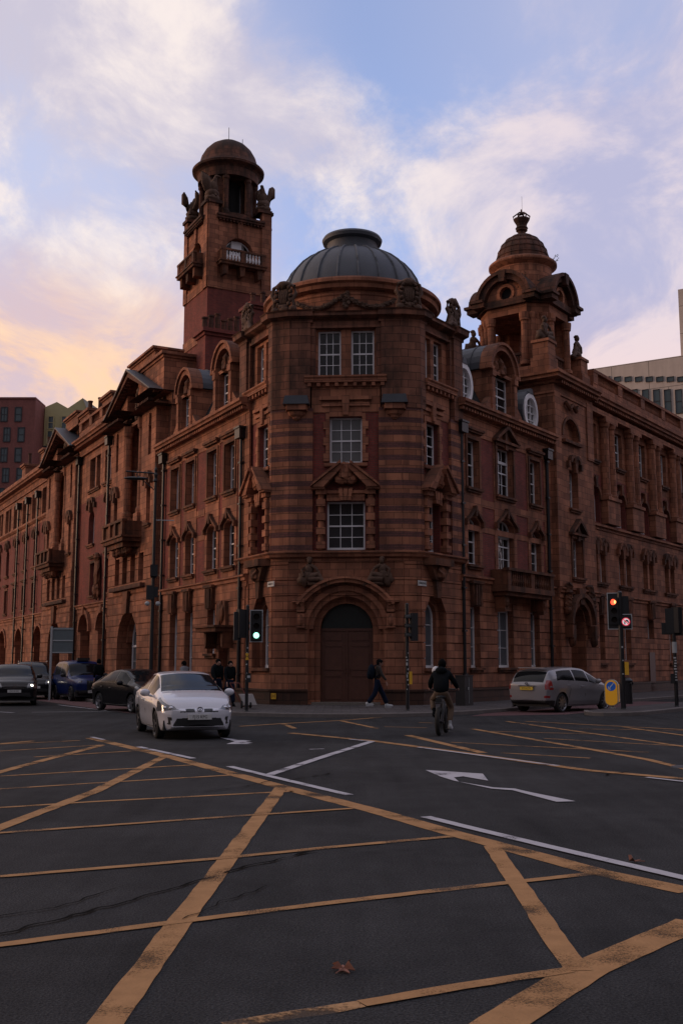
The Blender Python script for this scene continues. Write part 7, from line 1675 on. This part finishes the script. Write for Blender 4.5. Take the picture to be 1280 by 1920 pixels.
m=M(fr); m.tube([(-.05,-.1,.3),(.05,-.1,.3)],.05,10); m.tube([(.08,-.1,.3),(.08,-.06,.13)],.012,5); m.tube([(-.08,-.1,.3),(-.08,-.16,.46)],.012,5); m.box(.07,.17,-.12,-.02,.12,.14); m.box(-.17,-.07,-.22,-.12,.45,.47); m.obj('crankset',trim,BK)
CY=thing('person',(bx,by,0),'cyclist in black hooded jacket and khaki trousers riding away on the bicycle','person')
J=[(0,-.2,.96,.15,.12),(-.11,-.12,.92,.09),(.11,-.12,.92,.09),(-.25,.18,.82,.078),(-.21,.0,.56,.066),(.2,.14,.62,.08),(.17,-.02,.27,.068),(0,-.18,1.05,.14,.12)]
skin_mesh('trousers',fr,J,[(0,1),(0,2),(1,3),(3,4),(2,5),(5,6),(0,7)],khaki,CY)
J=[(0,-.2,.93,.20,.16),(0,-.14,1.18,.21,.15),(0,-.04,1.38,.21,.14),(0,.02,1.5,.07),(-.17,0,1.42,.085),(.17,0,1.42,.085),(-.29,.06,1.2,.066),(-.31,.24,1.07,.05),(.29,.06,1.22,.066),(.34,.24,1.08,.05)]
skin_mesh('jacket',fr,J,[(0,1),(1,2),(2,3),(2,4),(2,5),(4,6),(6,7),(5,8),(8,9)],jk,CY)
m=M(fr); m.ball((0,-.09,1.5),(.14,.09,.09),14,8); m.obj('hood',jk,CY,smooth=True)
m=M(fr); m.tube([(0,.03,1.5),(0,.07,1.58)],.052,8); m.obj('neck',skin,CY)
headmesh(fr,0.0,.08,1.63,.115,CY)
m=M(fr); m.ball((-.15,.08,1.49),(.10,.12,.11),14,9); m.obj('white_hood',mat('white_cloth',(.6,.6,.62),.8),CY,smooth=True); m=M(fr); m.ball((.21,.13,1.22),(.03,.05,.07),8,6); m.obj('white_strap',wshoe,CY,smooth=True)
for s_,d,z in ((-1,.0,.44),(1,-.03,.15)):
    m=M(fr); m.tube([(s_*.19,d-.02,z+.18),(s_*.19,d-.03,z+.03)],.04,8); m.ball((s_*.19,d+.08,z),(.05,.15,.055),12,8); m.ball((s_*.19,d-.03,z+.04),(.05,.07,.08),10,7); m.obj('shoe',jk if s_<0 else wshoe,CY,smooth=True,ang=40)
for s_ in (-1,1):
    px=s_*.33; J=[(px,.26,1.06,.03,.025),(px,.30,1.055,.036,.022)]; E=[(0,1)]
    for q in range(4): i=len(J); u=px+s_*(-.03+.02*q); J+=[(u,.325,1.07,.0095),(u,.335,1.04,.009),(u,.31,1.02,.008)]; E+=[(1,i),(i,i+1),(i+1,i+2)]
    i=len(J); J+=[(px-s_*.03,.28,1.04,.011),(px-s_*.045,.3,1.02,.0095)]; E+=[(0,i),(i,i+1)]
    skin_mesh('hand',fr,J,E,skin,CY,sub=1)
# ======== tidy: pieces that stand apart become objects of their own ========
def split_clusters(o,mg=.07):
    me=o.data; bm=bmesh.new(); bm.from_mesh(me); bm.faces.ensure_lookup_table(); n=len(bm.faces)
    isl=[-1]*n; k=0; boxes=[]
    for f in bm.faces:
        if isl[f.index]>=0: continue
        st=[f]; isl[f.index]=k; lo=[1e9]*3; hi=[-1e9]*3
        while st:
            g=st.pop()
            for v in g.verts:
                for i in range(3): lo[i]=min(lo[i],v.co[i]); hi[i]=max(hi[i],v.co[i])
                for h in v.link_faces:
                    if isl[h.index]<0: isl[h.index]=k; st.append(h)
        boxes.append((lo,hi)); k+=1
    bm.free()
    if k<2 or k>700: return
    par=list(range(k))
    def find(a):
        while par[a]!=a: par[a]=par[par[a]]; a=par[a]
        return a
    for a in range(k):
        A0,A1=boxes[a]
        for b in range(a+1,k):
            B0,B1=boxes[b]
            if all(A0[i]-mg<=B1[i] and B0[i]-mg<=A1[i] for i in range(3)): par[find(a)]=find(b)
    roots=sorted({find(a) for a in range(k)})
    if len(roots)<2 or len(roots)>14: return
    cl={r:i for i,r in enumerate(roots)}; lab=[cl[find(isl[i])] for i in range(n)]
    for c in range(1,len(roots)):
        m2=me.copy(); b=bmesh.new(); b.from_mesh(m2); b.faces.ensure_lookup_table()
        bmesh.ops.delete(b,geom=[f for f in b.faces if lab[f.index]!=c],context='FACES'); b.to_mesh(m2); b.free()
        o2=bpy.data.objects.new(o.name.split('.')[0],m2); C.objects.link(o2); o2.parent=o.parent
        for kk in ('label','kind'):
            if kk in o: o2[kk]=o[kk]
    b=bmesh.new(); b.from_mesh(me); b.faces.ensure_lookup_table(); bmesh.ops.delete(b,geom=[f for f in b.faces if lab[f.index]!=0],context='FACES'); b.to_mesh(me); b.free()
for o in list(C.objects):
    if o.type=='MESH' and o.parent and not o.children and o.name.split('.')[0] not in ('lettering','pane','rim','standing_seam','body','red_bar','border','spokes'): split_clusters(o)
